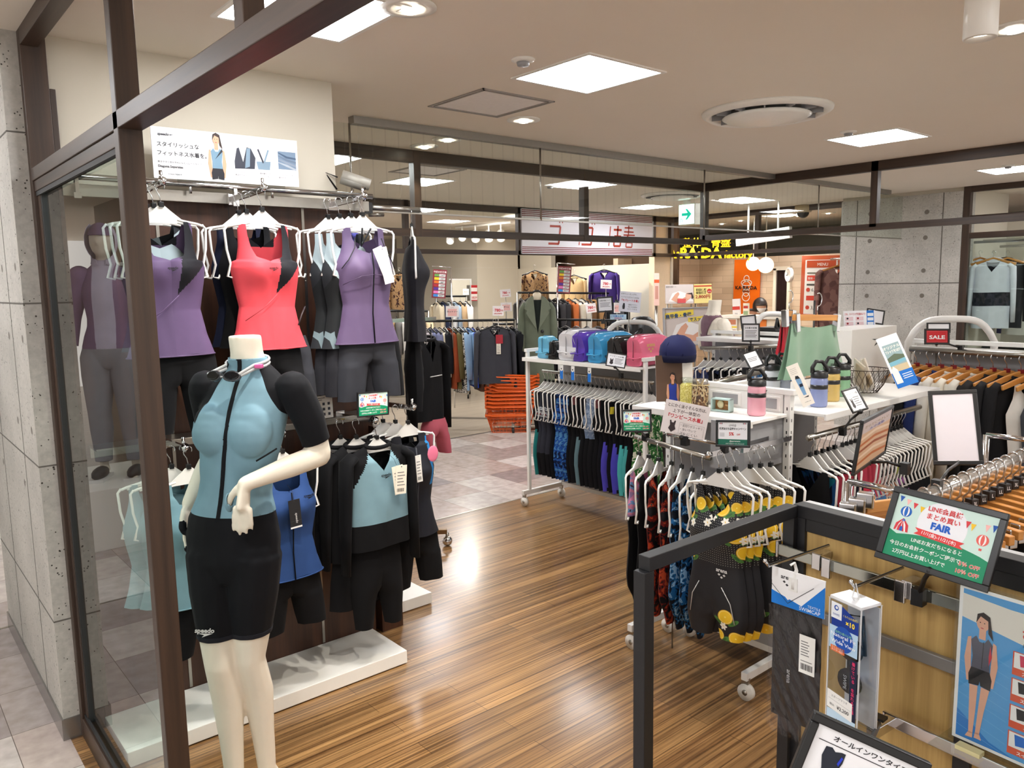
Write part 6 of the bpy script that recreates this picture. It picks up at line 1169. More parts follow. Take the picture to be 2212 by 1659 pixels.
framed(((1422, 858), (1517, 877), (1426, 931)), (2.8, 2.75, 2.8), 'white notice recommending one piece swimsuits in front of the jars', lambda s, w, h: (s.text(w*.5, h*.82, h*.12, 'とにかく泳ぐそんな方は、', (70, 56, 60), 2, bold=.01, width=w*.86), s.text(w*.5, h*.66, h*.12, '上下が一体型の', (70, 56, 60), 2, bold=.01), s.text(w*.5, h*.49, h*.14, '『ワンピース水着』', (196, 44, 60), 2, bold=.025, width=w*.78), draw_note('', 0, False)(s, w, h), s.poly([(w*.17, h*.4), (w*.2, h*.41), (w*.22, h*.34), (w*.26, h*.34), (w*.28, h*.41), (w*.31, h*.4), (w*.3, h*.25), (w*.33, h*.15), (w*.24, h*.04), (w*.16, h*.15), (w*.19, h*.25)], (52, 40, 42), 2), s.line([(w*.4, h*.05), (w*.4, h*.38), (w*.95, h*.38), (w*.95, h*.05)], .0008, (150, 140, 140), 1), [s.text(w*.43, h*(.28-.12*k), h*.09, tx, (70, 56, 60), 2, 'l', width=w*(.48, .36, .4)[k]) for k, tx in enumerate(('・足回りがスッキリ', '・泳いでいて', '　ズレにくい'))]), 0, name='notice_card', paper=(222, 214, 214), to=P(1480, 950, d=2.78))
nt_ = thing('card_clip', 'clear plastic clips holding the one piece notice on a chrome rod', 'clip', P(1480, 950, d=2.78)); b = B(); pa_, pb_ = P(1440, 938, d=2.8), P(1548, 958, d=2.75); b.cyl(pa_, pb_, .006, M_chrome, 8); b.build('rod', nt_); b = B()
for px in (1468, 1500): q = P(px, 942, d=2.78); b.box((-.02, -.008, -.012), (.02, .008, .012), pane((238, 240, 240), .6), Matrix.Translation(q) @ Matrix.Rotation(-.7, 4, 'Z'))
b.build('clear_clips', nt_)
def draw_line(s, w, h):
    s.rect(0, 0, w, h*.25, (30, 104, 84), 1); s.text(w*.5, h*.83, h*.12, 'LINE@', (70, 70, 74), 2); s.text(w*.5, h*.67, h*.12, '新規友だち登録キャンペーン', (44, 44, 50), 2, bold=.02, width=w*.9); s.text(w*.46, h*.42, h*.2, '5%', (206, 48, 44), 2, bold=.03); s.text(w*.7, h*.43, h*.1, 'OFF', (206, 48, 44), 2, bold=.01)
    s.text(w*.58, h*.14, h*.09, '@sportsmario', (235, 240, 238), 2, bold=.01); s.text(w*.58, h*.03, h*.07, 'LINEで次回のクーポンがもらえる!', (235, 240, 238), 2, width=w*.62)
    for k in range(3): s.rect(w*.06, h*(.5-.06*k), w*.22, h*(.52-.06*k), (140, 140, 144), 1)
    for i, c in enumerate(((60, 70, 80), (200, 60, 80), (60, 70, 80))): s.poly([(w*(.04+.04*i), h*.97), (w*(.08+.04*i), h*.97), (w*(.06+.04*i), h*.9)], c, 2); s.poly([(w*(.84+.04*i), h*.97), (w*(.88+.04*i), h*.97), (w*(.86+.04*i), h*.9)], c, 2)
framed(((1555, 912), (1619, 913), (1551, 960)), (2.7, 2.62, 2.7), 'black framed five percent coupon card over the lemon swimsuits', draw_line, .008, lz+Vector((.05, 0, .012)))
framed(((1418, 768), (1498, 766), (1418, 868)), 3.55, 'brown poster of a swimmer in a blue suit behind the navy cap', lambda s, w, h: (s.rect(0, 0, w*.72, h, (88, 66, 52), 1), draw_person(s, w*.45, h*.1, h*.7, (40, 60, 150), (40, 60, 150), (206, 150, 120), (46, 34, 30), 3)), 0, name='poster_card', paper=(236, 232, 226))
# things on the shelf of unit B
def jar(px, py, r, h, fill, label, tie=False):
    q = P(px, py, x=2.84 if not tie else 2.8); q.z = 1.174; t = thing('glass_jar', label, 'jar', q)
    b = B(); b.lathe([(r*.9, .003), (r*.95, .01), (r*.95, h*.74), (r*.7, h*.8), (0, h*.8)], fill, 20, q); b.build('contents', t)
    b = B(); b.lathe([(r, 0), (r*1.02, .012), (r*1.02, h*.78), (r*.85, h*.86)], pane((244, 246, 242), .8), 28, q); b.build('glass_body', t); b = B(); b.lathe([(r*.88, h*.85), (r*.9, h*.86), (r*.9, h), (0, h)], M_steel if tie else pane((240, 244, 240), .8), 28, q); b.build('lid', t)
    if tie:
        b = B(); b.tube([q+Vector((cos(a)*r*1.0, sin(a)*r*1.0, h*.82)) for a in [2*pi*i/20 for i in range(20)]], .003, solid((206, 184, 140), .8), 5, closed=True)
        for a in (-.5, .3): f0 = q+Vector((-r*.8, -r*.6, h*.82)); b.tube([f0, f0+Vector((-.012, a*.05, .03)), f0+Vector((-.006, a*.03, .005)), f0+Vector((-.01, a*.06, -.06))], .0025, solid((206, 184, 140), .8), 5)
        b.build('raffia_bow', t)
jar(1484, 876, .034, .125, pattern('yellow_grains', 'cells', [(216, 200, 110), (230, 216, 140), (196, 178, 90)], 220.), 'glass jar of pale yellow grains left of the shell jar'); jar(1512, 888, .037, .13, pattern('brown_shells', 'cells', [(110, 74, 50), (176, 140, 100), (70, 44, 32), (206, 184, 150)], 110.), 'glass jar of brown shells with a raffia bow and metal lid', True)
q = P(1554, 893, x=2.79); t = thing('shadow_box', 'small mint green shadow box with a shell inside', 'shadow box', q); M = plane_M((q.x, q.y+.045, 1.174), (.08, -1, 0), (0, 0, 1)); b = B(); mg = solid((176, 200, 196), .5)
for a in (((0, 0), (.09, .006)), ((0, .05), (.09, .056)), ((0, 0), (.007, .056)), ((.083, 0), (.09, .056))): b.box((a[0][0], a[0][1], -.035), (a[1][0], a[1][1], 0), mg, M)
b.build('box_frame', t, bevel=.001); b = B(); b.box((.004, .004, -.034), (.086, .052, -.028), solid((160, 110, 60), .7), M); b.build('backing', t); b = B(); b.ball((.034, .028, -.024), (.016, .018, .006), solid((226, 212, 170), .5), 14, M); b.ball((.065, .026, -.026), (.014, .006, .004), solid((190, 140, 90), .6), 10, M); b.build('shells', t)
def bottle(t, c, h=.185, r=.04, capc=(24, 24, 26), wrap=True):
    b = B(); b.lathe([(r*.9, .0), (r, .006), (r, h*.6), (r*.94, h*.66), (r*.8, h*.7)], tint_plastic(c, .8, .12), 28); b.build('bottle_body', t, local=True)
    b = B(); k = solid(capc, .4); b.lathe([(r*.98, h*.68), (r*1.0, h*.7), (r*.98, h*.8), (r*.6, h*.84), (0, h*.85)], k, 28); b.tube([(0, -r*.9, h*.8), (0, -r*.95, h*.9), (0, -r*.3, h*1.05), (0, r*.5, h*1.06), (0, r*.95, h*.92), (0, r*.9, h*.8)], [.011, .009, .008, .008, .009, .011], k, 8); b.build('cap', t, local=True)
    if wrap:
        b = B(); b.lathe([(r*1.01, h*.42), (r*1.01, h*.52)], M_black, 28)
        for a in (-2.3, -1.3, -.3):
            s = Sheet(b, plane_M((cos(a)*r*1.03, sin(a)*r*1.03, h*.42), (-sin(a), cos(a), 0), (0, 0, 1)), .0006); s.text(0, h*.04, h*.05, 'MICRO', (180, 170, 174), 2); s.text(0, -h*.08, h*.04, 'microfiber towel', (70, 50, 60), 2, width=r*1.1); s.poly([(-r*.3, h*.17), (r*.35, h*.17), (-r*.1, h*.12)], (50, 40, 46), 2)
        b.build('printed_wrap', t, local=True)
q = P(1634, 886, x=2.83); q.z = 1.174
def bottle_thing(c, q, label, **k): t = thing('drink_bottle', label, 'bottle', q, radians(60)); bottle(t, c, **k); return t
bottle_thing((236, 170, 186), q, 'pink drink bottle with black loop cap on the jars shelf', h=.18, r=.037)
# navy mesh cap on a wire stand
q = P(1463, 862, x=2.88); q.z = 1.174; zc = P(1463, 775, x=2.88).z; t = thing('cap_stand', 'thin bronze wire stand carrying the navy mesh cap', 'stand', q); b = B(); b.lathe([(.055, 0), (.055, .006), (.008, .008)], solid((70, 62, 54), .4, .6), 20, q); b.build('base', t); b = B(); b.cyl(q, (q.x, q.y, zc), .004, M_steel); b.build('rod', t)
b = B()
for a in (0, pi/2, pi, 3*pi/2): b.tube([(q.x, q.y, zc-.02), (q.x+cos(a)*.05, q.y+sin(a)*.05, zc-.015), (q.x+cos(a)*.07, q.y+sin(a)*.07, zc+.02)], .003, M_chrome, 6)
b.build('wire_prongs', t); b = B(); M = plane_M((q.x-.02, q.y-.008, zc-.07), (.2, -1, 0), (0, 0, 1)); b.box((0, 0, 0), (.022, .04, .001), solid((206, 196, 160), .6), M); s = Sheet(b, M, .0014); s.text(.011, .016, .008, 'サンプル', DK, 2, rot=-pi/2); b.build('paper_tag', t)
t = thing('swimming_hat', 'navy blue mesh swim cap on the wire stand', 'cap', (q.x, q.y, zc)); b = B(); nv = cloth((28, 32, 72), .7); b.lathe([(.078, -.012), (.08, .0), (.083, .03), (.078, .06), (.055, .09), (.03, .104), (0, .108)], nv, 28, (q.x, q.y, zc+.002)); b.build('cap_body', t, solid_t=.002); b = B(); b.lathe([(.08, -.014), (.0835, .004), (.0845, .018)], cloth((20, 22, 50), .8), 28, (q.x, q.y, zc+.002)); b.build('band', t)
b = B(); b.tube([(q.x-.084, q.y, zc+.02), (q.x-.075, q.y, zc+.07), (q.x-.04, q.y, zc+.1), (q.x, q.y, zc+.112)], .003, nv, 5); b.tube([(q.x-.05, q.y-.068, zc+.02), (q.x-.04, q.y-.055, zc+.07), (q.x-.02, q.y-.03, zc+.104)], .003, nv, 5); b.build('seam', t)
# ---------------------------------------------------------------- unit C: bottles, towels, trunks
gC = gondola('white rolling display unit with drink bottles and a wire basket on its shelf', 3.0, 1.58, 4.12, 2.24, 1.18, ('y', -1), 1.2)
ca, cb = bar_of(gC, (2.98, 1.64, 1.075), (4.1, 1.66, 1.075), .013)
tr1 = pattern('red_blue_block_print', 'cells', [(20, 22, 32), (70, 120, 170), (190, 56, 74), (24, 28, 40), (180, 60, 80), (60, 80, 120)], 20., stretch=(2.2, 1, .45)); tr2 = pattern('blue_block_print', 'cells', [(18, 22, 36), (24, 70, 120), (20, 24, 40), (20, 110, 130), (24, 30, 60)], 24., stretch=(2.2, 1, .45)); tr3 = pattern('black_white_stroke_print', 'noise', [(18, 18, 22), (20, 20, 24), (180, 180, 176), (190, 90, 40), (20, 20, 24)], 30., stretch=(2, 1, .6)); tr4 = pattern('lime_purple_camouflage', 'cells', [(24, 24, 28), (150, 160, 60), (30, 30, 34), (150, 90, 150), (40, 40, 44)], 24.)
seqC = [('blue block print trunks', tr2), ('dark blue block print trunks', tr2), ('red and blue block print trunks', tr1), ('black trunks with red and blue blocks', tr1), ('red and blue striped trunks', tr1)]+[('red and blue printed trunks', tr1)]*4+[('black stroke print trunks', tr3)]*4+[('lime and purple camouflage trunks', tr4)]*2+[('plain black trunks', black)]*6
for i, (nm, m) in enumerate(seqC):
    q = lerp(ca, cb, .02+.047*i if i < 5 else .27+.0362*(i-5))+Vector((0, 0, -.012)); rz = radians(90-(14 if i < 5 else -22))
    white_swim('C' if i < 5 else 'C2', q, 'white hanger, %s from the left under the bottles shelf' % nth(i), .13, .24 if i < 5 else .16, rz)
    place(('C', nm), lambda t: (lambda b: (shell(b, [(-.12, .1, .07, .07, .012), (-.2, .105, .03, .02, .02), (-.24, .11, 0, 0, .022), (-.3, .135, 0, 0, .026), (-.45, .15, 0, 0, .03), (-.6, .14, 0, 0, .028, .4), (-.62, .14, .004, .004, .026, 1), (-.74, .14, .02, .02, .022, 1)], lambda x, z, s: m if z < (-.27 if i < 1 else -.16) else black, 20, 7, .003), b.build('cloth_body', t, local=True)))(B()), 'swim_shorts', 'swimwear', q, rz, '%s, %s from the left under the bottles shelf' % (nm, nth(i)), 'printed swimwear under the bottles shelf')
def onshelf(px, py, y=1.68): q = P(px, py, y=y); q.z = 1.181; return q
for px, py, y, c, lab in ((1768, 876, 1.7, (150, 164, 214), 'blue drink bottle with black loop cap beside the folded card'), (1795, 866, 1.74, (222, 190, 110), 'yellow drink bottle with black loop cap between blue and green'), (1818, 862, 1.78, (140, 190, 150), 'green drink bottle with black loop cap right of the yellow one'), (1668, 838, 2.0, (222, 226, 232), 'clear drink bottle with black loop cap behind the pink bottle'), (1690, 842, 2.0, (176, 184, 200), 'grey drink bottle with black loop cap behind the folded card')):
    q = onshelf(px, py, y); bottle_thing(c, q, lab, h=.185, r=.036)
framed(((1713, 787), (1738, 777), (1735, 880)), (3.12, 3.1, 3.1), 'white standing card picturing a drink bottle on the white shelf', lambda s, w, h: (s.poly([(w*.42, h*.72), (w*.3, h*.66), (w*.42, h*.25), (w*.68, h*.25), (w*.72, h*.62), (w*.6, h*.72)], (120, 160, 200), 1), s.poly([(w*.3, h*.66), (w*.4, h*.73), (w*.62, h*.71), (w*.7, h*.64)], (30, 30, 34), 2), s.rect(w*.42, h*.45, w*.7, h*.52, (30, 40, 60), 2), s.poly([(w*.35, h*.2), (w*.8, h*.22), (w*.75, h*.18)], (60, 60, 66), 1), s.text(w*.3, h*.08, h*.03, 'microfiber towel', DK, 1, 'l', width=w*.5), [s.rect(w*.15, h*(.9-.04*k), w*.7, h*(.91-.04*k), (190, 186, 180), 1) for k in range(4)]), 0, paper=(238, 232, 222), name='standing_card')
# towels on clip hangers
def towel(px0, px1, pyt, pyb, y, c, label, hl, logo=False):
    a, b_ = P(px0, pyt, y=y), P(px1, pyt, y=y); zb = P((px0+px1)/2, pyb, y=y).z; w = (b_-a).length; ctr = (a+b_)/2
    M = plane_M((a.x, a.y, zb), b_-a, (0, 0, 1)); h = ctr.z-zb; t = thing('microfibre_towel', label, 'towel', (ctr.x, ctr.y, zb)); m = cloth(c, .9, .4)
    b = B()
    for s in (0, 1): b.grid(lambda u, v: ((u*w*(1+.36*(1-v))-w*.1*(1-v)), v*h+.03*(u-.5)*(1-v)**2-.02*sin(pi*u)*v**3, (.012*sin(u*9+v*2)+.01*sin(u*17))*(1-v*.7)+(-.01-.02*(1-v) if s else 0)), 26, 20, m, M)
    b.build('cloth_body', t)
    if logo: b = B(); s = Sheet(b, M @ Matrix.Translation((w*.86, h*.16, .026)), .0008); logo_wordmark(s, 0, 0, .024, (30, 34, 36)); b.build('printed_logo', t)
    hg = thing('clip_hanger', hl, 'hanger', (ctr.x, ctr.y, ctr.z)); b = B(); b.box((0, h-.0, -.008), (w, h+.028, .006), _M['hw'], M @ Matrix.Translation((0, .012, .012))); b.build('wood_bar', hg, bevel=.002)
    for u in (.06, .94): b = B(); b.box((-.014, -.05, -.012), (.014, .034, .016), M_chrome, M @ Matrix.Translation((w*u, h+.01, .008)) @ Matrix.Rotation(.15 if u < .5 else -.1, 4, 'Z')); b.build('clip', hg, bevel=.002)
    b = B(); b.tube([M @ Vector((w*.5, h+.04, .01))]+[M @ Vector((w*.5+.03*sin(a_)+.004, h+.11-.03*cos(a_)*1.0, .01)) for a_ in [radians(q_) for q_ in range(-10, 230, 24)]], .0025, M_chrome, 6); b.build('hook', hg); return hg
towel(1706, 1806, 694, 805, 1.88, (132, 166, 142), 'pale green towel clipped to a wooden hanger above the bottles', 'wooden clip hanger of the pale green towel', True); towel(1689, 1706, 688, 762, 2.1, (166, 30, 44), 'dark red towel hanging behind the pale green towel', 'wooden clip hanger of the dark red towel')
q = P(1760, 640, y=1.95); st = thing('towel_stand', 'black post stand carrying the clip hangers of the towels', 'stand', (q.x, q.y, 1.18)); b = B(); b.cyl((q.x, q.y, 1.18), (q.x, q.y, q.z-.02), .005, M_black, 8); b.build('pole', st); b = B(); b.box((q.x-.06, q.y-.06, 1.18), (q.x+.06, q.y+.06, 1.19), M_black); b.build('foot_plate', st)
# wire basket with packets
q = onshelf(1868, 858, 1.76); t = thing('wire_basket', 'dark wire basket holding clear packets on the white shelf', 'basket', q); b = B(); mw = solid((60, 48, 40), .4, .7); prof = lambda k: (.055+.055*k**.7, .11*k)
for i in range(22):
    a0 = 2*pi*i/22
    for sg_ in (-1, 1): b.tube([(q.x+cos(a0+sg_*.5*k)*prof(k)[0], q.y+sin(a0+sg_*.5*k)*prof(k)[0], q.z+.003+prof(k)[1]) for k in (0, .33, .66, 1)], .0012, mw, 4)
for k in (0, 1): b.tube([(q.x+cos(a)*prof(k)[0], q.y+sin(a)*prof(k)[0], q.z+.003+prof(k)[1]) for a in [2*pi*i/28 for i in range(28)]], .0022, mw, 5, closed=True)
b.build('wire_mesh', t)
for i, (dx, dy, rz) in enumerate(((-.02, .02, .3), (.03, 0, -.4), (.0, -.03, .1))):
    p = thing('clear_packet', ('clear packet with a brown card leaning left in the wire basket', 'clear packet with a white label leaning right in the wire basket', 'front clear packet in the wire basket')[i], 'packet', q+Vector((dx, dy, .02))); M = Matrix.Translation(q+Vector((dx, dy, .012))) @ Euler((radians(78), radians(-20+22*i), rz+.7)).to_matrix().to_4x4(); b = B(); b.box((-.05, 0, -.004), (.05, .15, .004), tint_plastic((230, 222, 208), .45, .1), M); b.build('plastic_bag', p, bevel=.002); b = B(); b.box((-.035, .02, -.003), (.035, .13-.03*i, .003), solid(((206, 160, 100), (236, 234, 228), (200, 170, 120))[i], .6), M); b.build('card_insert', p)
framed(((1822, 846), (1849, 838), (1844, 889)), (2.9, 2.9, 2.86), 'small black framed card for all in one swimsuits in front of the wire basket', draw_note('オールインワン水着', 5, True), .006, ca+Vector((.25, -.02, .0)))
framed(((1911, 727), (1955, 712), (1940, 840)), (3.55, 3.55, 3.5), 'tall leaflet stand with a beach photo and blue foot', lambda s, w, h: (s.rect(0, 0, w, h*.3, (20, 110, 200), 1), s.rect(w*.1, h*.3, w*.9, h*.84, (146, 170, 176), 1.5), s.rect(w*.1, h*.3, w*.9, h*.42, (200, 184, 150), 2), s.poly([(w*.1, h*.5), (w*.1, h*.58), (w*.5, h*.64), (w*.9, h*.58), (w*.9, h*.52)], (90, 104, 84), 2), s.poly([(w*.1, h*.42), (w*.9, h*.46), (w*.9, h*.52), (w*.1, h*.5)], (120, 176, 196), 2), s.text(w*.5, h*.75, h*.065, 'オリジナル', (240, 238, 226), 3, bold=.02), s.text(w*.5, h*.67, h*.065, 'TシャツをGET!', (240, 238, 226), 3, bold=.02, width=w*.72), s.poly([(w*.05, h*.08), (w*.05, h*.34), (w*.2, h*.42), (w*.34, h*.34), (w*.36, h*.08)], (236, 234, 232), 3), [s.rect(w*.45, h*(.22-.04*k), w*.9, h*(.235-.04*k), (220, 230, 240), 2) for k in range(3)]), 0, name='leaflet_stand')
t = thing('white_shoe_box', 'large white box with a black boomerang mark behind the wire basket', 'box', onshelf(1890, 800, 2.0)); a, c = P(1838, 790, y=2.0), P(1934, 790, y=2.0); b = B(); b.box((a.x, 2.0, 1.2), (c.x, 2.2, P(1880, 709, y=2.0).z), M_whitep); b.build('box_body', t, bevel=.003)
b = B(); s = Sheet(b, plane_M((lerp(a.x, c.x, .42), 1.999, P(1880, 735, y=2).z), (1, 0, 0), (0, 0, 1)), .0008); s.poly([(0, .006), (.14, .0), (.03, -.035), (.07, -.008)], (28, 28, 30), 2); b.build('printed_mark', t)
framed(((1822, 672), (1890, 670), (1823, 708)), (4.6, 4.6, 4.6), 'white and blue swimming starter poster before the concrete wall', lambda s, w, h: (s.text(w*.36, h*.74, h*.16, 'さあ、スイミングを始めよう!', (196, 44, 56), 2, width=w*.66, bold=.01), s.rect(w*.73, 0, w*.96, h, (28, 110, 196), 1), [s.rect(w*(.05+.33*i), h*(.1+.3*j), w*(.3+.33*i), h*(.34+.3*j), (226, 200, 206), 1) for i in range(2) for j in range(2)], [s.disc(w*(.12+.33*i), h*(.24+.3*j), h*.06, ((150, 30, 40), (40, 40, 46))[(i+j) % 2], 2) for i in range(2) for j in range(2)], [s.rect(w*.75, h*(.12+.27*k), w*.94, h*(.3+.27*k), (226, 232, 240), 2) for k in range(3)]), 0, name='poster_card', step=.0008)
framed(((1872, 668), (1905, 673), (1872, 694)), 4.75, 'blank black framed card behind the swimming starter poster', None, .008)
# --- unit D with the bust form
xD = 4.62; gD = gondola('white display unit under the bust form in the purple bra', xD-.0, 2.72, xD+.22, 3.42, 1.33, ('x', -1), 1.345)
da, db = bar_of(gD, P(1514, 752, x=4.6), P(1694, 749, x=4.6), .014)
for i, (nm, c) in enumerate((('navy striped top', (58, 66, 100)), ('white trimmed navy top', (70, 80, 120)), ('black top', (24, 24, 28)), ('plain black top', (22, 22, 26)), ('black sleeved top', (26, 26, 30)), ('black swim vest', (20, 20, 24)), ('mauve top', (120, 90, 100)), ('sky blue top', (90, 150, 204)), ('blue patterned top', (60, 120, 180)), ('bright blue top', (40, 110, 186)))):
    q = lerp(da, db, .06+.1*i+(.02 if i > 2 else 0)); q = q+Vector((0, 0, -.016)); white_swim('D', q, 'white hanger of the %s below the bust form' % nm, .13, .16, -.35); place(('D', c), lambda t: garment_tank(t, cloth(c, .7), .4, .13, .08, nz=14, nu=5), 'swim_singlet', 'swim top', q, -.35, '%s on the rail below the bust form' % nm)
pa_, pb_ = P(1513, 836, d=3.9), P(1662, 797, d=4.25); t = thing('hook_rail', 'brown rail with a row of chrome hooks behind the jars', 'rail', pa_); b = B(); b.cyl(pa_, pb_, .017, M_steel, 12); b.build('rail_tube', t)
for q in (pa_, pb_): b = B(); b.cyl((q.x, q.y, 0), q, .012, M_steel, 8); b.build('upright', t)
for i in range(10): q = lerp(pa_, pb_, .1+.09*i); b = B(); b.tube([q+Vector((.02*cos(a), -.004, .021*sin(a))) for a in [radians(k) for k in range(-40, 220, 26)]]+[q+Vector((0, 0, -.06))], .0025, M_chrome, 6); b.build('hook', t)
q = P(1545, 735, x=4.95); bf = thing('bust_form', 'white headless bust form wearing a mauve racerback bra', 'bust form', (q.x, q.y, P(1540, 648, x=4.95).z-.325), radians(64))
sc = 1.0; TB = [(z-1.26, cx, cy, a, bf_, bb_) for z, cx, cy, a, bf_, bb_ in FEM if z > 1.19]
meb = body_surface(TB, [([(h*.14, .01, .15), (h*.175, .0, .08), (h*.185, 0, -.03)], [.05, .046, .042], 1.0) for h in (-1, 1)], [((h*.06, -.065, .04), (.06, .05, .066)) for h in (-1, 1)], .006, 16, 4)
mesh_child(meb.copy(), 'figure', bf, M_mann)
clothes(meb, 'racerback_bra', bf, [(Vector((0, 0, -.04)), (0, 0, 1)), (Vector((0, 0, .07)), (0, 0, 1))]+[(Vector((k*.035, 0, .07)), Vector((1, 0, -k*.45)).normalized()) for k in (-1, 1)]+[(Vector((k*.085, 0, .07)), Vector((1, 0, -k*.2)).normalized()) for k in (-1, 1)], lambda p: -.04 < p.z < .21 and ((p.z < .07 and abs(p.x) < .15) or (p.y < .0 and .035 < abs(p.x)-.45*(p.z-.07) and abs(p.x)-.2*(p.z-.07) < .085) or (p.y >= 0 and abs(p.x)-.45*(p.z-.07) < .035)), [cloth((128, 98, 110), .6)], None, .006)
framed(((1606, 702), (1638, 702), (1606, 735)), 5.0, 'black framed swimwear notice on the rail below the bust form', draw_note('※水着の試着', 5), .01, P(1622, 752, d=5.0), step=.0008); framed(((1594, 686), (1622, 683), (1604, 707)), 5.3, 'blank tilted black framed card near the bust form', None, .009)
framed(((1634, 757), (1659, 749), (1622, 795)), (4.0, 4.0, 3.95), 'tilted black framed card clipped to the hook rail', draw_note('', 3), .007, P(1610, 800, d=4.0))
hoop(thing('display_hoop', 'white tubular hoop behind the mesh bag and red towel', 'hoop', P(1660, 720, d=5.6)), arch(1626, 1712, 725, 677, 5.6)); q = P(1668, 718, d=5.7); t = thing('mesh_bag', 'black bag with handle behind the black framed notice', 'bag', q); b = B(); b.box((q.x-.1, q.y-.1, q.z-.12), (q.x+.1, q.y+.08, q.z+.04), M_black); b.build('bag_body', t, bevel=.02); b = B(); b.tube([q+Vector((-.06, -.06, .03)), q+Vector((-.02, -.05, .1)), q+Vector((.06, -.02, .03))], .01, M_black, 6); b.build('handle', t)
# --- unit E with the sale rail
xE = 4.68; yl, yr = P(1958, 742, x=xE).y, .55
gE = gondola('white display unit with the red sale card and coloured jackets', xE, yr, xE+.09, yl, 1.33, ('x', -1), 1.345)
ea, eb = bar_of(gE, P(1966, 754, x=4.6), (4.6, .6, P(2200, 768, x=4.6).z), .016)
hE = thing('display_hoop', 'white tubular hoop beside the red sale card', 'hoop', P(2050, 740, x=4.75)); hoop(hE, arch(1962, 2148, 738, 687, P(2050, 740, x=4.78).dot(Vector((0, 0, 0))) or 4.55, .022))
framed(((2006, 714), (2052, 714), (2001, 740)), 4.2, 'red sale card in a black frame on the jacket rail', lambda s, w, h: (s.rect(0, 0, w, h, (196, 36, 44), 1), s.text(w*.5, h*.3, h*.42, 'SALE', (240, 238, 238), 2, bold=.03, width=w*.74), s.line([(w*.04, h*.06), (w*.96, h*.06), (w*.96, h*.94), (w*.04, h*.94), (w*.04, h*.06)], .001, (224, 120, 124), 2)), .01, lerp(ea, eb, .2)+Vector((0, 0, .02)), step=.0008); framed(((2005, 700), (2050, 700), (2005, 716)), 4.45, 'blank black frame rising behind the red sale card', None, .008)
white_j, blk_j = (232, 228, 218), (34, 34, 36)
jE = [('cream bag top', (220, 214, 204)), ('black jacket', blk_j), ('navy jacket', (44, 58, 110)), ('white polo', white_j), ('ivory polo', (236, 230, 214)), ('white tee', (230, 226, 214)), ('charcoal jacket', (44, 42, 42)), ('black windbreaker', blk_j), ('black tee', (30, 30, 32)), ('white tank', (226, 222, 214)), ('grey tank', (70, 74, 80)), ('teal tank', (30, 160, 190)), ('dark tank', (40, 42, 48)), ('navy tank', (28, 34, 60)), ('deep navy tank', (24, 30, 54)), ('navy joggers', (26, 32, 58)), ('lilac trimmed shirt', (190, 180, 190)), ('black joggers', (32, 32, 34)), ('black track pants', (26, 26, 28)), ('jet black pants', (20, 20, 22))]
for i, (nm, c) in enumerate(jE):
    q = lerp(ea, eb, .03+.049*i)+Vector((0, 0, -.02)); rz = -.5; place('wh', wood_hanger, 'wooden_hanger', 'hanger', q, rz, 'wooden hanger of the %s on the sale rail' % nm, 'wooden hangers on the sale rail')
    fn = (lambda t: garment_trousers(t, cloth(c), -.13, .8, .17)) if ('jog' in nm or 'pants' in nm) else ((lambda t: garment_tank(t, cloth(c), .55, .17, .1, nz=14, nu=5)) if 'tank' in nm else shirt(c, .66, .19, sl=.58))
    place(('E', nm), fn, 'sale_garment', 'garment', q, rz, '%s, %s from the left on the sale rail' % (nm, nth(i)), 'clothes on the sale rail')
# --- rack F: chrome hooks and flat wooden bars behind the black rack
fa, fb = P(1985, 1078, z=1.13), P(2235, 975, z=1.13); fb = lerp(fa, fb, 1.25)
gF = thing('trouser_rack', 'chrome rail with clear sleeve behind the black rack, full of wooden bar hangers', 'rack', (fa.x, fa.y, 0)); b = B(); b.cyl(fa, fb, .02, tint_plastic((220, 214, 206), .22, .06), 16); b.cyl(fa, fb, .012, M_chrome, 12); b.build('hanging_rail', gF)
for k, q in enumerate((lerp(fa, fb, .04), lerp(fa, fb, .98))): b = B(); b.cyl((q.x, q.y+.22, 0), (q.x, q.y+.22, q.z), .012, M_chrome, 10); b.cyl(q, (q.x, q.y+.22, q.z), .01, M_chrome, 10); b.build('upright', gF)
def bar_hanger(t, tx='LL'):
    b = B(); b.tube([(cos(a)*.024, 0, sin(a)*.024) for a in [radians(k) for k in range(-35, 215, 18)]]+[(-.02, 0, -.03), (0, 0, -.05), (0, 0, -.1)], .0034, M_chrome, 8); b.build('hook', t, local=True)
    b = B(); b.box((-.013, -.013, -.095), (.013, .013, -.068), M_black); s = Sheet(b, plane_M((-.0135, .013, -.092), (0, -1, 0), (0, 0, 1)), .0004); s.text(.013, .006, .016, tx, (225, 225, 225), 2, bold=.02); b.build('size_cube', t, local=True)
    b = B(); b.box((-.19, -.011, -.125), (.19, .011, -.098), _M['hw']); b.build('wood_bar', t, local=True, bevel=.003)
    for h in (-1, 1): b = B(); b.box((h*.155-.016, -.014, -.155), (h*.155+.016, .014, -.1), M_chrome); b.build('clip', t, local=True, bevel=.003)
for i in range(16):
    q = lerp(fa, fb, .03+.06*i)+Vector((0, 0, .0)); k = ('LL', 'LL', '3L', 'L', '3L', '3L', 'LL', 'L')[i % 8]
    place(('bar', k), lambda t: bar_hanger(t, k), 'bar_hanger', 'hanger', q, radians(68), 'wooden bar hanger marked %s, %s from the left behind the black rack' % (k, nth(i)), 'wooden bar hangers'); place('dktr', lambda t: garment_trousers(t, cloth((36, 36, 40)), -.125, .7, .17, .012), 'trousers', 'trousers', q, radians(68), 'dark trousers clipped to the bar hanger %s from the left' % nth(i), 'trousers behind the black rack')
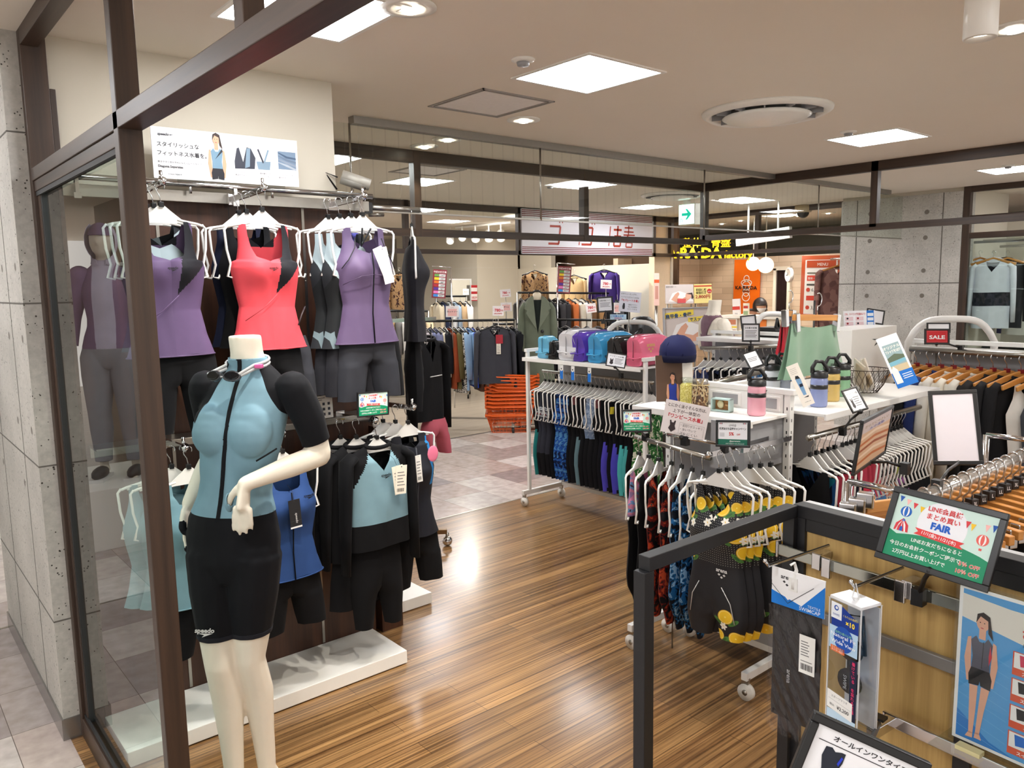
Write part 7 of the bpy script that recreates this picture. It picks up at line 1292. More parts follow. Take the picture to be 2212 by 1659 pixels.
framed(((2040, 852), (2127, 849), (2026, 996)), (2.75, 2.7, 2.68), 'blank white sheet in a tall black frame over the chrome rail', None, .014, lerp(fa, fb, .1)+Vector((0, 0, .02)), paper=(206, 200, 206), gloss=.12)
framed(((1899, 897), (1954, 868), (1845, 1020)), (2.35, 2.68, 2.2), 'tilted black framed swimming photo sheet on a black clip arm', lambda s, w, h: (s.rect(0, 0, w, h, (214, 176, 140), 1), [s.poly([(0, h*(.1+.13*k)), (w*.5, h*(.16+.13*k)), (w, h*(.1+.13*k)), (w, h*(.15+.13*k)), (w*.5, h*(.22+.13*k)), (0, h*(.15+.13*k))], ((190, 110, 60), (232, 206, 180), (160, 86, 50))[k % 3], 2) for k in range(5)], s.rect(0, h*.76, w, h, (206, 190, 186), 2), s.text(w*.5, h*.86, h*.07, 'からだにやさしい', (150, 120, 50), 3, width=w*.8), s.text(w*.5, h*.78, h*.07, '水中運動', (90, 90, 160), 3, width=w*.5)), .01, P(1955, 1010, d=2.35))
for i, (px, py) in enumerate(((1832, 1102), (1852, 1092), (1870, 1080))): q = P(px, py, d=1.95); t = thing('clip_hanger', ('left', 'middle', 'right')[i]+' chrome clip of the wooden clip hangers behind the black rack', 'hanger', q); b = B(); b.box((-.014, -.02, -.02), (.014, .02, .02), M_chrome, Matrix.Translation(q) @ Matrix.Rotation(.3, 4, 'Z')); b.build('clip', t, bevel=.004); b = B(); b.bar(q+Vector((0, .0, -.02)), q+Vector((.22, -.06, -.03)), .014, .028, _M['hw']); b.build('wood_bar', t, bevel=.002)
# ---------------------------------------------------------------- black display rack in the right foreground
ZR = 1.18; p2, p1, pq = P(1711, 1089, z=ZR), P(1391, 1201, z=ZR), P(2212, 1217, z=ZR)
u = (pq-p2).normalized(); wv = (p1-p2).normalized(); MP = plane_M((p2.x, p2.y, 0), u, (0, 0, 1)); nrm = Vector((MP[0][2], MP[1][2], MP[2][2]))
def on(px, py, off=0.0):
    "panel coordinates (along, height) of the point of the rack panel seen at a pixel"
    r = ray(px, py); o = Vector((p2.x, p2.y, 0))+nrm*off; t = (o-CAM).dot(nrm)/r.dot(nrm); q = MP.inverted() @ (CAM+r*t); return q.x, q.y
rg = thing('display_rack', 'black metal display rack with wood effect back panel in the foreground', 'display rack', (p2.x, p2.y, 0))
b = B(); T = .03
b.bar(p1+Vector((0, 0, -T/2)), p2+Vector((0, 0, -T/2)), T, T, M_coat); b.bar((p1.x, p1.y, ZR-T), (p1.x, p1.y, 0), T, T, M_coat, wv); b.bar((p2.x, p2.y, ZR-T), (p2.x, p2.y, 0), T, T, M_coat, wv); b.bar((p1.x, p1.y, .06), (p2.x, p2.y, .06), T, T, M_coat); b.build('side_frame', rg, bevel=.0015)
L = 1.25; b = B(); b.box((.0, ZR-.03, -.045), (L, ZR, -.005), M_coat, MP); b.box((0, ZR-.032, -.07), (L, ZR-.002, -.045), solid((190, 190, 192), .35), MP)
for a in (0.0, .405, .81): b.box((a, 0, -.03), (a+.035, ZR-.03, -.004), M_coat, MP)
b.box((0, ZR-.062, -.03), (L, ZR-.03, -.008), M_coat, MP); b.build('back_frame', rg, bevel=.0015)
oak = wood('oak_effect_board', (152, 120, 66), (206, 172, 110), 'z', 1.1, .5)
for k in range(3): b = B(); b.box((.035+.405*k, .1, -.03), (.405+.405*k, ZR-.062, -.014), oak, MP); b.build('back_board', rg)
# chrome rail, hooks
a0, z0 = on(1680, 1190, .03); a1, z1 = on(2060, 1300, .03); zr = (z0+z1)/2
rr = thing('hook_bar', 'flat chrome bar across the top of the wood effect panel', 'rail', MP @ Vector((a0, zr, .03))); b = B(); b.box((a0, zr-.014, .022), (L*.9, zr+.014, .032), solid((176, 180, 172), .12, 1.0), MP); b.build('flat_bar', rr, bevel=.002); b = B(); b.box((a0-.004, zr-.02, .018), (a0+.004, zr+.022, .036), M_chrome, MP); b.build('end_stop', rr, bevel=.003)
for a in (on(1765, 1220, .03)[0], on(1960, 1275, .03)[0]): b = B(); b.box((a-.012, zr-.02, -.01), (a+.012, zr+.02, .036), M_chrome, MP); b.build('bracket', rr, bevel=.002)
zm = on(1990, 1420, .01)[1]; b = B(); b.box((.03, zm-.014, -.008), (L*.9, zm+.014, .006), solid((132, 130, 128), .35, .5), MP); tag(b.build('middle_bar', bevel=.002), 'flat grey metal bar across the middle of the wood effect panel', 'rail')
zl2 = on(2000, 1590, .03)[1]; a = on(1925, 1570, .03)[0]; lb_ = thing('hook_bar', 'lower chrome bar under the clear poster stand', 'rail', MP @ Vector((a, zl2, .03))); b = B(); b.box((a-.02, zl2-.014, .024), (L*.9, zl2+.014, .034), M_chrome, MP); b.build('flat_bar', lb_, bevel=.002); b = B(); b.box((a-.012, zl2-.012, .03), (a+.012, zl2+.012, .11), M_chrome, MP); b.build('bracket', lb_, bevel=.002)
def peg(px0, py0, px1, py1, label, ln=.2):
    a_, z_ = on(px1, py1, .03); r0 = MP @ Vector((a_, z_, .03)); best = min((MP @ Vector((a_, z_-.0, .03+d*.01)) for d in range(5, 30)), key=lambda q: (lambda v: (1106+FPX*v.dot(RGT)/v.dot(FWD)-px0)**2)(q-CAM)); e = best
    t = thing('peg_hook', label, 'hook', r0); b = B(); b.tube([r0, e, e+nrm*.012+Vector((0, 0, .014))], .0035, M_chrome, 8); b.ball(e+nrm*.012+Vector((0, 0, .014)), .005, M_chrome, 8); b.build('wire', t); b = B(); b.box((-.012, -.03, -.002), (.012, .018, .008), M_chrome, MP @ Matrix.Translation((a_, zr, .032))); b.build('saddle', t, bevel=.002); return r0, e
h1 = peg(1662, 1214, 1790, 1178, 'chrome peg hook holding the swim cap packet'); h2 = peg(1845, 1273, 1950, 1226, 'chrome peg hook holding the goggles box')
# swim cap packet: faces along the peg
uu = (Vector((MP[0][0], MP[1][0], 0))*.93+nrm*.0).normalized()
q = lerp(h1[0], h1[1], .5); dq = (q-CAM).dot(FWD)
def hung(a, c, e, d):
    tl = P(*a, d=d); tr = P(*c, z=tl.z); uu = tr-tl; r = ray(*e); n = Vector((uu.y, -uu.x, 0)); bl = CAM+r*((tl-CAM).dot(n)/r.dot(n)); h = tl.z-bl.z
    return plane_M((tl.x, tl.y, tl.z-h), uu, (0, 0, 1)), uu.length, h
M, w, h = hung((1669, 1222), (1784, 1256), (1678, 1575), dq-.03)
t = thing('swim_cap_packet', 'clear hanging packet with a black swim cap and blue white header card', 'packet', M @ Vector((w/2, 0, 0)))
b = B(); hh = h*.78; b.box((0, hh, -.001), (w, h, .001), solid((238, 238, 240), .35), M); s = Sheet(b, M @ Matrix.Translation((0, 0, .0012))); s.poly([(0, hh), (w, hh), (w, h*.965), (w*.58, hh+.012), (0, hh+.03)], (28, 118, 206), 1); s.poly([(0, hh+.052), (w*.32, hh+.016), (w*.8, h*.955), (w, h), (0, h)], (238, 238, 240), 1.5); s.line([(0, hh+.044), (w*.32, hh+.009), (w*.8, h*.94)], .0012, (40, 50, 60), 2); arena_mark(s, w*.3, h*.945, .0135, DK); s.text(w*.93, hh+.014, .008, 'TEXTILE', (220, 232, 244), 3, 'r'); s.text(w*.93, hh+.004, .011, 'SWIMCAP', (220, 232, 244), 3, 'r', .01); b.build('header_card', t)
b = B(); b.grid(lambda a_, v: (w*(.04+.92*a_), hh*(.12+.88*v), .006*sin(pi*a_)*sin(pi*min(1, v+.1))+.002*sin(a_*19+v*8)*sin(v*13)), 22, 40, solid((24, 24, 27), .35, var=.2, scale=60), M); b.grid(lambda a_, v: (w*(.04+.92*a_), hh*(.12+.88*v), -.006*sin(pi*a_)), 8, 8, solid((24, 24, 27), .35), M); s = Sheet(b, M @ Matrix.Translation((w*.38, hh*.48, .009))); s.text(0, 0, .014, 'arena', (170, 170, 172), 2, rot=-pi/2, bold=.01); b.build('folded_cap', t)
b = B(); b.grid(lambda a_, v: (w*a_, hh*v, .0105+.0022*sin(a_*23+v*11)*sin(v*29+a_*5)), 30, 60, pane((246, 246, 248), 1.0, .05), M); b.box((0, 0, -.008), (w, hh, -.0075), pane((246, 246, 248), .8), M); b.build('clear_film', t)
b = B(); M2 = M @ Matrix.Translation((w*.62, hh*.56, .0135)); b.box((0, 0, 0), (.036, .085, .0006), solid((236, 236, 232), .5), M2); s = Sheet(b, M2, .0009)
for k in range(6): s.rect(.004, .05-.006*k+.02, .02+.003*(k % 2), .052-.006*k+.02, (110, 110, 112), 1)
for k in range(12): s.rect(.004+.0023*k, .008, .005+.0023*k+.0004*(k % 3), .022, (40, 40, 42), 1)
s.rect(.004, .027, .03, .0285, (90, 90, 92), 1); b.build('price_label', t)
b = B(); q = M @ Vector((w*.42, h*.98, .004)); b.tube([q+Vector((0, 0, -.03)), q+Vector((0, 0, -.012)), q+Vector((.006, -.004, .012)), q+Vector((0, -.002, .03)), q+Vector((-.006, .004, .024))], .0045, solid((232, 232, 230), .35), 8, flat=.5); b.box((-.01, -.035, -.001), (.01, -.005, .003), solid((232, 232, 230), .35), M @ Matrix.Translation((w*.42, h*.98, .002))); b.build('hang_hook', t)
# goggles box
q = h2[1]; dq = (q-CAM).dot(FWD)
M, w, h = hung((1793, 1290), (1861, 1320), (1785, 1558), dq); D = .055
t = thing('goggles_box', 'clear plastic goggles box with blue label hanging from the second peg', 'goggles box', M @ Vector((w/2, 0, 0))); cl = pane((244, 246, 248), 1.0, .03)
b = B()
for p0, p1_ in (((0, 0, 0), (w, h, .001)), ((0, 0, -D), (w, h, -D+.001)), ((0, 0, -D), (.001, h, 0)), ((w-.001, 0, -D), (w, h, 0)), ((0, h-.001, -D), (w, h, 0)), ((0, 0, -D), (w, .001, 0))): b.box(p0, p1_, cl, M)
b.build('clear_case', t); b = B(); rim = tint_plastic((236, 236, 238), .6, .2)
for z_ in (0, -D): b.tube([M @ Vector(c) for c in ((0, 0, z_), (w, 0, z_), (w, h, z_), (0, h, z_))], .002, rim, 6, closed=True)
b.box((0, h, -D), (w, h+.006, 0), rim, M); b.box((w*.0, h*.02, -D+.002), (w*1.0, h*.98, -D+.004), solid((214, 214, 216), .5), M); b.build('moulded_rim', t, bevel=.001)
b = B(); s = Sheet(b, M @ Matrix.Translation((0, 0, .0012))); s.poly([(w*.1, h*.8), (w*.95, h*.8), (w*.95, h*.9), (w*.45, h*.97), (w*.1, h*.97)], (24, 56, 140), 1); s.rect(w*.08, h*.86, w*.42, h*.985, (226, 230, 236), 2); s.text(w*.25, h*.885, .006, 'SWIPE', (40, 80, 160), 3); s.disc(w*.25, h*.945, .0055, (40, 80, 160), 3); s.disc(w*.26, h*.947, .003, (226, 230, 236), 3.5); s.text(w*.7, h*.84, .014, '×10', (250, 220, 60), 3, bold=.03); s.text(w*.7, h*.9, .0055, 'くもり止め長持ち', (250, 230, 90), 3, width=w*.45)
s.rect(w*.04, h*.62, w*.94, h*.8, (176, 206, 230), .5); s.disc(w*.5, h*.72, .0235, (30, 80, 170), 2, 28, 1.12); s.text(w*.5, h*.755, .0062, '自然な着け心地', (140, 210, 150), 3, width=w*.5); s.text(w*.5, h*.725, .0105, 'Natural Fit', (240, 244, 250), 3, bold=.01, width=w*.8); s.text(w*.5, h*.70, .008, '&', (240, 244, 250), 3); s.text(w*.5, h*.672, .0105, 'Wide View', (240, 244, 250), 3, bold=.01, width=w*.78); s.rect(w*.1, h*.6, w*.55, h*.645, (214, 110, 60), 2); s.text(w*.32, h*.625, .0052, 'フィットネス', (250, 246, 240), 3, width=w*.36); s.text(w*.32, h*.607, .0052, 'スイマー向け', (250, 246, 240), 3, width=w*.36)
s.rect(w*.74, h*.12, w*.96, h*.6, (28, 36, 60), .6)
for k, ch in enumerate('着けている を忘れる至福'): s.text(w*.85, h*(.56-.034*k), .0085, ch, (226, 60, 110), 3, bold=.015)
s.rect(w*.04, h*.03, w*.96, h*.13, (190, 216, 236), .5); s.text(w*.55, h*.045, .0115, 'VIEW', (30, 70, 160), 2, shear=.3, bold=.02); b.build('printed_label', t)
b = B(); s = Sheet(b, M @ Matrix.Translation((0, 0, .0022))); s.poly([(w*.05, h*.14), (w*.86, h*.115), (w*.86, h*.26), (w*.05, h*.285)], (238, 238, 236), 1); s.text(w*.45, h*.235, .0058, 'スポーツマリオ', (90, 90, 92), 2); s.line([(w*.1, h*.218), (w*.82, h*.198)], .0005, (150, 150, 152), 2); s.text(w*.22, h*.165, .006, '税込', (60, 60, 62), 2); s.text(w*.57, h*.155, .0105, '¥2,200', (30, 30, 32), 2, bold=.01); b.build('price_sticker', t)
b = B(); gm = solid((30, 30, 34), .25)
for k, hz in enumerate((.36, .62)): b.ball((w*.45, h*hz, -D*.45), (w*.38, h*.1, .012), gm, 18, M)
b.tube([M @ Vector((w*.45, h*z_, -D*.4)) for z_ in (.44, .5, .54)], .005, gm, 6); b.tube([M @ Vector(c) for c in ((w*.2, h*.62, -D*.6), (w*.15, h*.85, -D*.7), (w*.6, h*.88, -D*.75), (w*.8, h*.6, -D*.6))], .004, gm, 6); s = Sheet(b, M @ Matrix.Translation((w*.4, h*.37, -D*.45+.0135))); s.text(0, 0, .011, 'SWIPE', (200, 200, 204), 1, rot=-pi/2); b.build('goggles', t)
b = B(); q = M @ Vector((w*.6, h, -D*.4)); b.tube([q, q+Vector((-.01, .004, .014)), h2[1]+Vector((0, 0, -.004)), h2[1]+Vector((.006, 0, .006)), q+Vector((.008, 0, .01)), q+Vector((.006, 0, 0))], .0016, tint_plastic((230, 230, 230), .7), 6); b.build('hang_loop', t)
# cards on the rack
fd = (P(1950, 1240, d=1).dot(Vector((0, 0, 0))) or (MP @ Vector((on(1990, 1270, .06)[0], zr, .06))-CAM).dot(FWD))
framed(((1931, 1062), (2146, 1117), (1906, 1194)), (fd+.02, fd-.12, fd), 'large green and white fair card in a black frame on the black rack', draw_fair, .013, MP @ Vector((on(1985, 1290, .04)[0], zr, .04)))
def draw_poster(s, w, h):
    s.rect(0, 0, w, h, (236, 234, 232), 1); s.rect(w*.03, h*.02, w, h*.98, (84, 156, 214), 1.5); s.poly([(w*.03, h*.8), (w*.5, h*.74), (w, h*.7), (w, h*.93), (w*.4, h*.93), (w*.03, h*.95)], (226, 220, 210), 2); s.poly([(w*.03, h*.02), (w*.03, h*.2), (w*.3, h*.06), (w*.5, h*.02)], (40, 120, 196), 2)
    for k in range(9): s.line([(w*.03, h*(.1+.07*k)), (w*.42, h*(.02+.07*k))], .0005, (120, 184, 228), 2.2)
    draw_person(s, w*.2, h*.5, h*.48, (84, 84, 98), (28, 28, 32), (222, 168, 142), (40, 32, 32), 3, True, 1.0)
    s.line([(w*.21, h*.51), (w*.215, h*.68)], .0012, (30, 30, 34), 5); s.poly([(w*.26, h*.6), (w*.27, h*.67), (w*.285, h*.6), (w*.265, h*.54)], (200, 50, 66), 5); s.text(w*.5, h*.78, w*.1, 'さあ、', (214, 70, 60), 4, 'l', .03); s.text(w*.51, h*.72, w*.045, '「フィットネス水着」', DK, 4, 'l')
    for k, (tx, c) in enumerate((('スイムウェア', (206, 60, 90)), ('スイムウェア', (30, 30, 34)), ('インナー', (36, 36, 40)), ('スイムタオル', (40, 110, 200)))):
        v = h*(.545-.165*k); s.rect(w*.44, v, w*.8, v+h*.145, (214, 88, 56), 3); s.rect(w*.45, v+h*.045, w*.79, v+h*.14, (238, 236, 234), 3.5); s.poly([(w*.5, v+h*.06), (w*.49, v+h*.13), (w*.75, v+h*.13), (w*.74, v+h*.06), (w*.62, v+h*.075)], c, 4); s.text(w*.62, v+h*.01, h*.026, tx, (250, 248, 244), 4, bold=.02)
ao, zo = on(2080, 1262, .1); ab, zb_ = on(2062, 1590, .1); M = MP @ Matrix.Translation((ab-.005, zb_, .1)); pw, ph = .225, zo-zb_
t = thing('poster_stand', 'clear acrylic stand holding a swimwear fitness poster at the right edge', 'poster stand', M @ Vector((pw/2, 0, 0))); b = B(); f = Sheet(b, M, .0005); draw_poster(f, pw, ph); b.box((0, 0, -.0012), (pw, ph, 0), solid((236, 236, 236), .4), M); b.build('printed_poster', t)
b = B(); b.box((-.004, -.004, .004), (pw+.004, ph+.006, .0065), pane((246, 248, 248), .8), M); b.box((-.004, -.004, -.005), (pw+.004, ph+.006, -.003), pane((246, 248, 248), .8), M); b.box((-.02, -.012, -.09), (pw, -.007, .05), pane((240, 244, 242), .9), M); b.build('acrylic_stand', t)
b = B(); b.box((.02, -.0065, .01), (.065, .002, .03), tint_plastic((224, 214, 160), .7), M); b.build('adhesive_block', t)
b = B(); b.tube([M @ Vector((.13, -.02, -.06)), M @ Vector((.13, -.016, .03)), M @ Vector((.13, -.05, .06)), M @ Vector((.16, -.075, .06))], .004, M_chrome, 8); tag(b.build('peg_hook'), 'bent chrome peg under the clear poster stand', 'hook')
sd = (P(1750, 1550, d=1)-CAM).length*0+ .78
def draw_allin(s, w, h):
    s.text(w*.55, h*.9, w*.066, 'オールインワンタイプ', DK, 2, bold=.02, width=w*.74); s.line([(w*.05, h*.86), (w*.95, h*.86)], .0008, DK, 2); s.poly([(w*.14, h*.82), (w*.2, h*.83), (w*.24, h*.8), (w*.3, h*.82), (w*.34, h*.82), (w*.34, h*.72), (w*.31, h*.6), (w*.35, h*.45), (w*.37, h*.2), (w*.26, h*.2), (w*.24, h*.4), (w*.22, h*.2), (w*.11, h*.2), (w*.13, h*.45), (w*.17, h*.6), (w*.13, h*.72)], (36, 40, 52), 2); s.poly([(w*.31, h*.78), (w*.33, h*.77), (w*.31, h*.68), (w*.29, h*.7)], (40, 60, 190), 3); s.text(w*.7, h*.72, w*.066, 'こんな方に', DK, 2, bold=.01); [s.rect(w*.48, h*(.6-.08*k), w*.92, h*(.62-.08*k), (130, 130, 134), 2) for k in range(4)]
framed(((1752, 1553), (1966, 1650), (1690, 1760)), (sd, sd-.02, sd), 'black framed all in one swimsuit card at the bottom edge', draw_allin, .009, MP @ Vector((on(1900, 1570, .06)[0], zl2, .06)))
# ---------------------------------------------------------------- massage clinic behind the far frame
xk = 9.35; t = thing('neon_sign', 'glowing yellow clinic sign letters over the entrance', 'sign', P(1525, 540, x=xk)); yl_ = emit((255, 200, 30), 1.5, 'yellow_letters')
a, c = P(1425, 557, x=xk), P(1560, 557, x=xk); M = plane_M(a, c-a, (0, 0, 1)); W1 = (c-a).length; W2 = (P(1626, 556, x=xk)-a).length; hz = P(1480, 532, x=xk).z-a.z
b = B(); s = Sheet(b, M, .004); s.text(0, 0, hz*1.36, 'KA·RA·DA', yl_, 2, 'l', .03, W1, ex=.02); b.build('letter_row', t); b = B(); s = Sheet(b, M, .004); s.text(W1*1.03, .0, hz*.95, 'factory', yl_, 2, 'l', .02, W2-W1*1.03, ex=.02); b.build('letter_row', t)
b = B(); s = Sheet(b, M, .004); k1 = (P(1473, 527, x=xk)-a).x*0+(P(1473, 540, x=xk)-a).length; k2 = (P(1578, 540, x=xk)-a).length; s.text(k1, P(1525, 528, x=xk).z-a.z, hz*1.0, '整体・骨盤', yl_, 2, 'l', .012, k2-k1, ex=.02); b.build('letter_row', t); b = B(); s = Sheet(b, M, .004); s.text(W1*1.02, hz*1.02, hz*.42, 'カラダファクトリー', (40, 34, 28), 2, 'l', .02, W2-W1*1.02, ex=.02); b.build('letter_row', t)
def card_px(name, label, cat, tl, tr, bl, d, paper, draw, depth=.02, border=0, bc=(20, 20, 22)):
    t = sheet_thing(name, label, cat, *quad_M(P(*tl, d=d), P(*tr, d=d), P(*bl, d=d)), border=border, bc=bc, paper=paper, depth=depth, draw=draw, step=.003); b = B()
    for px in (tl[0]+4, tr[0]-4): q = P(px, bl[1], d=d)+_f*.04; b.cyl((q.x, q.y, 0), q, .012, M_steel, 8)
    b.build('stand_leg', t); return t
def xpl(px, py, x=11.35): return P(px, py, x=x)
def card_x(name, label, cat, tl, tr, bl, x, paper, draw, depth=.02, border=0, bc=(20, 20, 22)): return sheet_thing(name, label, cat, *quad_M(P(*tl, x=x), P(*tr, x=x), P(*bl, x=x)), border=border, bc=bc, paper=paper, depth=depth, draw=draw, step=.003)
def draw_logo(s, w, h):
    c = (240, 236, 224); R = lambda v, r, sy=1.: s.line([(w*.5+cos(a_)*w*r, h*v+sin(a_)*w*r*sy) for a_ in [i*pi/12 for i in range(25)]], w*.025, c, 2)
    R(.71, .1); R(.645, .2, .5); R(.6, .16, .9); R(.5, .12, 1.1); R(.43, .14, 1.0); s.text(w*.5, h*.545, w*.16, 'KA·RA·DA', (34, 30, 28), 3, bold=.03, width=w*.84); s.text(w*.5, h*.505, w*.1, 'factory', (34, 30, 28), 3, bold=.03)
card_x('logo_panel', 'tall orange wall panel with a white stacked figure logo', 'panel', (1582, 561), (1638, 560), (1582, 700), 11.36, (226, 104, 20), draw_logo)
for px0, px1, y0_, y1_, lab in ((1432, 1486, 588, 690, 'left'), (1678, 1702, 580, 690, 'right')):
    a, c = xpl(px0, y0_), xpl(px1, y0_); t = thing('doorway_curtain', lab+' dark brown curtain in a doorway of the clinic', 'curtain', (a.x, a.y, 0)); z = a.z; n = 30; b = B(); b.grid(lambda u_, v: (11.36+.02*sin(u_*50), lerp(a.y, c.y, u_), .02+(z-.05)*v), 60, 2, cloth((58, 38, 34), .9)); b.build('pleated_cloth', t); b = B()
    for p0, p1_ in (((a.y+.05, 0), (a.y, z)), ((c.y, 0), (c.y-.05, z)), ((a.y+.05, z-.03), (c.y-.05, z+.03))): b.box((11.33, p0[0], p0[1]), (11.41, p1_[0], p1_[1]), solid((236, 224, 204), .6))
    b.build('door_frame', t)
for px, py, d_, r_, lab in ((1627, 570, 11.6, 15, 'left and farther white globe pendant lamp'), (1654, 573, 10.9, 17, 'right and nearer white globe pendant lamp')):
    q = P(px, py, d=d_); r = r_*d_/FPX; t = thing('globe_pendant', lab+' in the clinic', 'lamp', (q.x, q.y, ZC)); b = B(); b.ball(q, r, emit((255, 232, 196), 1.5, 'globe_glow'), 24); b.build('globe', t); b = B(); b.cyl((q.x, q.y, q.z+r*.97), (q.x, q.y, ZC), .008, M_whitep, 6); b.build('cord', t)
q = P(1708, 594, x=11.0); t = thing('wall_clock', 'round white wall clock at the right of the clinic', 'clock', q); b = B(); b.lathe([(0, 0), (.11, 0), (.11, .04), (.1, .05), (.095, .045), (0, .045)], M_whitep, 28, M=Matrix.Translation(q) @ Matrix.Rotation(radians(-35), 4, 'Z') @ Matrix.Rotation(radians(-90), 4, 'Y')); b.build('clock_case', t); b = B(); Mc = Matrix.Translation(q) @ Matrix.Rotation(radians(-35), 4, 'Z') @ Matrix.Rotation(radians(-90), 4, 'Y'); b.box((-.004, 0, .046), (.004, .06, .049), M_black, Mc); b.box((0, -.004, .046), (.04, .004, .049), M_black, Mc); b.build('hands', t)
def draw_menu(s, w, h):
    s.rect(w*.1, h*.02, w*.92, h*.93, (232, 228, 222), 1); s.rect(w*.14, h*.8, w*.88, h*.92, (178, 70, 34), 2); s.text(w*.55, h*.83, h*.07, 'MENU', (240, 236, 230), 3); s.rect(w*.16, h*.58, w*.85, h*.67, (200, 60, 40), 2); s.text(w*.5, h*.605, h*.045, '整体・骨盤調整コース', (240, 236, 230), 3, width=w*.62); s.rect(w*.16, h*.7, w*.85, h*.72, (90, 84, 70), 2); s.rect(w*.16, h*.5, w*.85, h*.53, (60, 56, 52), 2)
    for v, tx in ((.4, '6,600'), (.1, '3,450')): s.disc(w*.2, h*(v+.03), w*.05, (190, 60, 40), 2); s.text(w*.29, h*v, h*.085, tx, DK, 3, 'l')
    s.rect(w*.16, h*.25, w*.85, h*.33, (200, 60, 40), 2)
card_x('menu_board', 'orange clinic menu board behind the brown patterned jacket', 'board', (1727, 553), (1812, 551), (1727, 680), 10.6, (186, 76, 32), draw_menu, .05)
def hands(c): return lambda s, w, h: (s.rect(0, 0, w, h, (206, 194, 188), 1), s.poly([(w*.1, h*.1), (w*.25, h*.55), (w*.5, h*.65), (w*.9, h*.45), (w, h*.1)], (232, 228, 226), 1.5), s.poly([(w*.2, h*.2), (w*.35, h*.5), (w*.45, h*.6), (w*.5, h*.5), (w*.42, h*.3), (w*.6, h*.25), (w*.9, h*.5), (w, h*.42), (w*.75, h*.1), (w*.4, h*.05)], (214, 160, 134), 2), c(s, w, h))
card_px('clinic_board', 'large clinic poster board with yellow slogan and massaging hands', 'poster board', (1437, 668), (1538, 665), (1437, 745), 8.6, (206, 196, 190), hands(lambda s, w, h: (s.poly([(0, h*.72), (w*.62, h*.82), (w*.62, h*.98), (0, h*.88)], (240, 214, 80), 3), s.text(w*.3, h*.76, h*.13, '肩甲骨・骨盤', (40, 70, 110), 4, bold=.03, width=w*.56, rot=.08), s.poly([(w*.5, h*.62), (w*.95, h*.68), (w*.95, h*.8), (w*.5, h*.74)], (240, 214, 80), 3), s.text(w*.73, h*.66, h*.11, 'でスッキリ', (40, 70, 110), 4, bold=.03, width=w*.4, rot=.06))), .03, .012, (170, 170, 172))
card_px('clinic_poster', 'poster of a dozing woman being massaged on the clinic front', 'poster', (1439, 615), (1499, 614), (1438, 656), 9.9, (214, 204, 200), hands(lambda s, w, h: (s.disc(w*.82, h*.4, w*.11, (220, 170, 146), 3), s.poly([(w*.72, h*.5), (w*.95, h*.56), (w, h*.3), (w*.94, h*.2), (w*.92, h*.46)], (50, 38, 40), 3.5), s.rect(w*.42, h*.02, w*.72, h*.24, (200, 80, 80), 3), s.text(w*.2, h*.84, h*.1, '整体師の定番コース', DK, 3, width=w*.36))))
card_px('clinic_poster', 'gold price poster reading 2,800 yen on the clinic front', 'poster', (1500, 614), (1538, 613), (1500, 655), 9.9, (226, 206, 130), lambda s, w, h: (s.rect(0, h*.86, w, h*.93, (180, 60, 40), 1), s.text(w*.4, h*.64, h*.15, '初回体験', (70, 60, 30), 2, bold=.02, width=w*.6), s.text(w*.4, h*.48, h*.15, '特別価格', (70, 60, 30), 2, bold=.02, width=w*.6), s.disc(w*.86, h*.62, w*.13, (180, 40, 40), 2), s.text(w*.86, h*.56, h*.1, '30分', (240, 230, 220), 3, width=w*.18), s.text(w*.48, h*.26, h*.22, '2,800円', (150, 36, 36), 2, bold=.02, width=w*.84)))
card_px('clinic_flyer', 'narrow pink flyer board at the left edge of the clinic front', 'flyer', (1413, 590), (1424, 590), (1413, 660), 9.9, (230, 190, 176), lambda s, w, h: (s.rect(0, h*.7, w, h*.8, (220, 90, 50), 1), s.rect(w*.2, h*.2, w*.8, h*.6, (196, 140, 124), 1)))
t = thing('reception_counter', 'clinic reception counter with orange front and pale top', 'counter', (9.6, 6.0, 0)); ya, yb = P(1560, 690, x=9.6).y, P(1690, 690, x=9.6).y; zc = P(1620, 682, x=9.6).z; b = B(); b.box((9.6, yb, 0), (9.95, ya, zc-.04), solid((232, 218, 196), .6)); b.box((9.59, P(1656, 690, x=9.6).y, 0), (9.6, P(1618, 690, x=9.6).y, zc-.05), solid((226, 120, 30), .5)); b.build('counter_front', t); b = B(); b.box((9.54, yb-.04, zc-.04), (10.0, ya+.04, zc), solid((238, 232, 220), .4)); b.build('counter_top', t, bevel=.004)
card_x('counter_poster', 'red and white flyer standing on the clinic counter', 'flyer', (1583, 646), (1599, 645), (1583, 683), 9.65, (236, 230, 226), lambda s, w, h: (s.rect(0, h*.36, w, h*.56, (206, 60, 50), 1), s.text(w*.5, h*.1, h*.1, '予約', DK, 2))); card_x('counter_card', 'small information flyer beside the bowed clinic worker', 'flyer', (1605, 655), (1617, 655), (1605, 683), 9.65, (236, 226, 206), lambda s, w, h: (s.rect(w*.1, h*.6, w*.9, h*.8, (190, 60, 50), 1), s.rect(w*.1, h*.1, w*.9, h*.4, (150, 170, 130), 1)))
card_x('flyer_sheet', 'white flyer with yellow bands on the front of the clinic counter', 'flyer', (1570, 687), (1592, 687), (1570, 722), 9.57, (236, 228, 216), lambda s, w, h: (s.rect(0, h*.4, w, h*.5, (230, 200, 60), 1), s.rect(w*.1, h*.6, w*.9, h*.9, (190, 120, 90), 1), s.rect(w*.1, h*.1, w*.9, h*.3, (190, 150, 130), 1)))
for px, py in ((1640, 457), (1600, 470), (1790, 452), (1560, 470), (1725, 470)): q = P(px, py, x=10.6 if px != 1560 else 10.9); downlight(q.x, q.y, ('small round downlight in the clinic ceiling, %s from the left' % nth((1560, 1600, 1640, 1725, 1790).index(px))), 26)
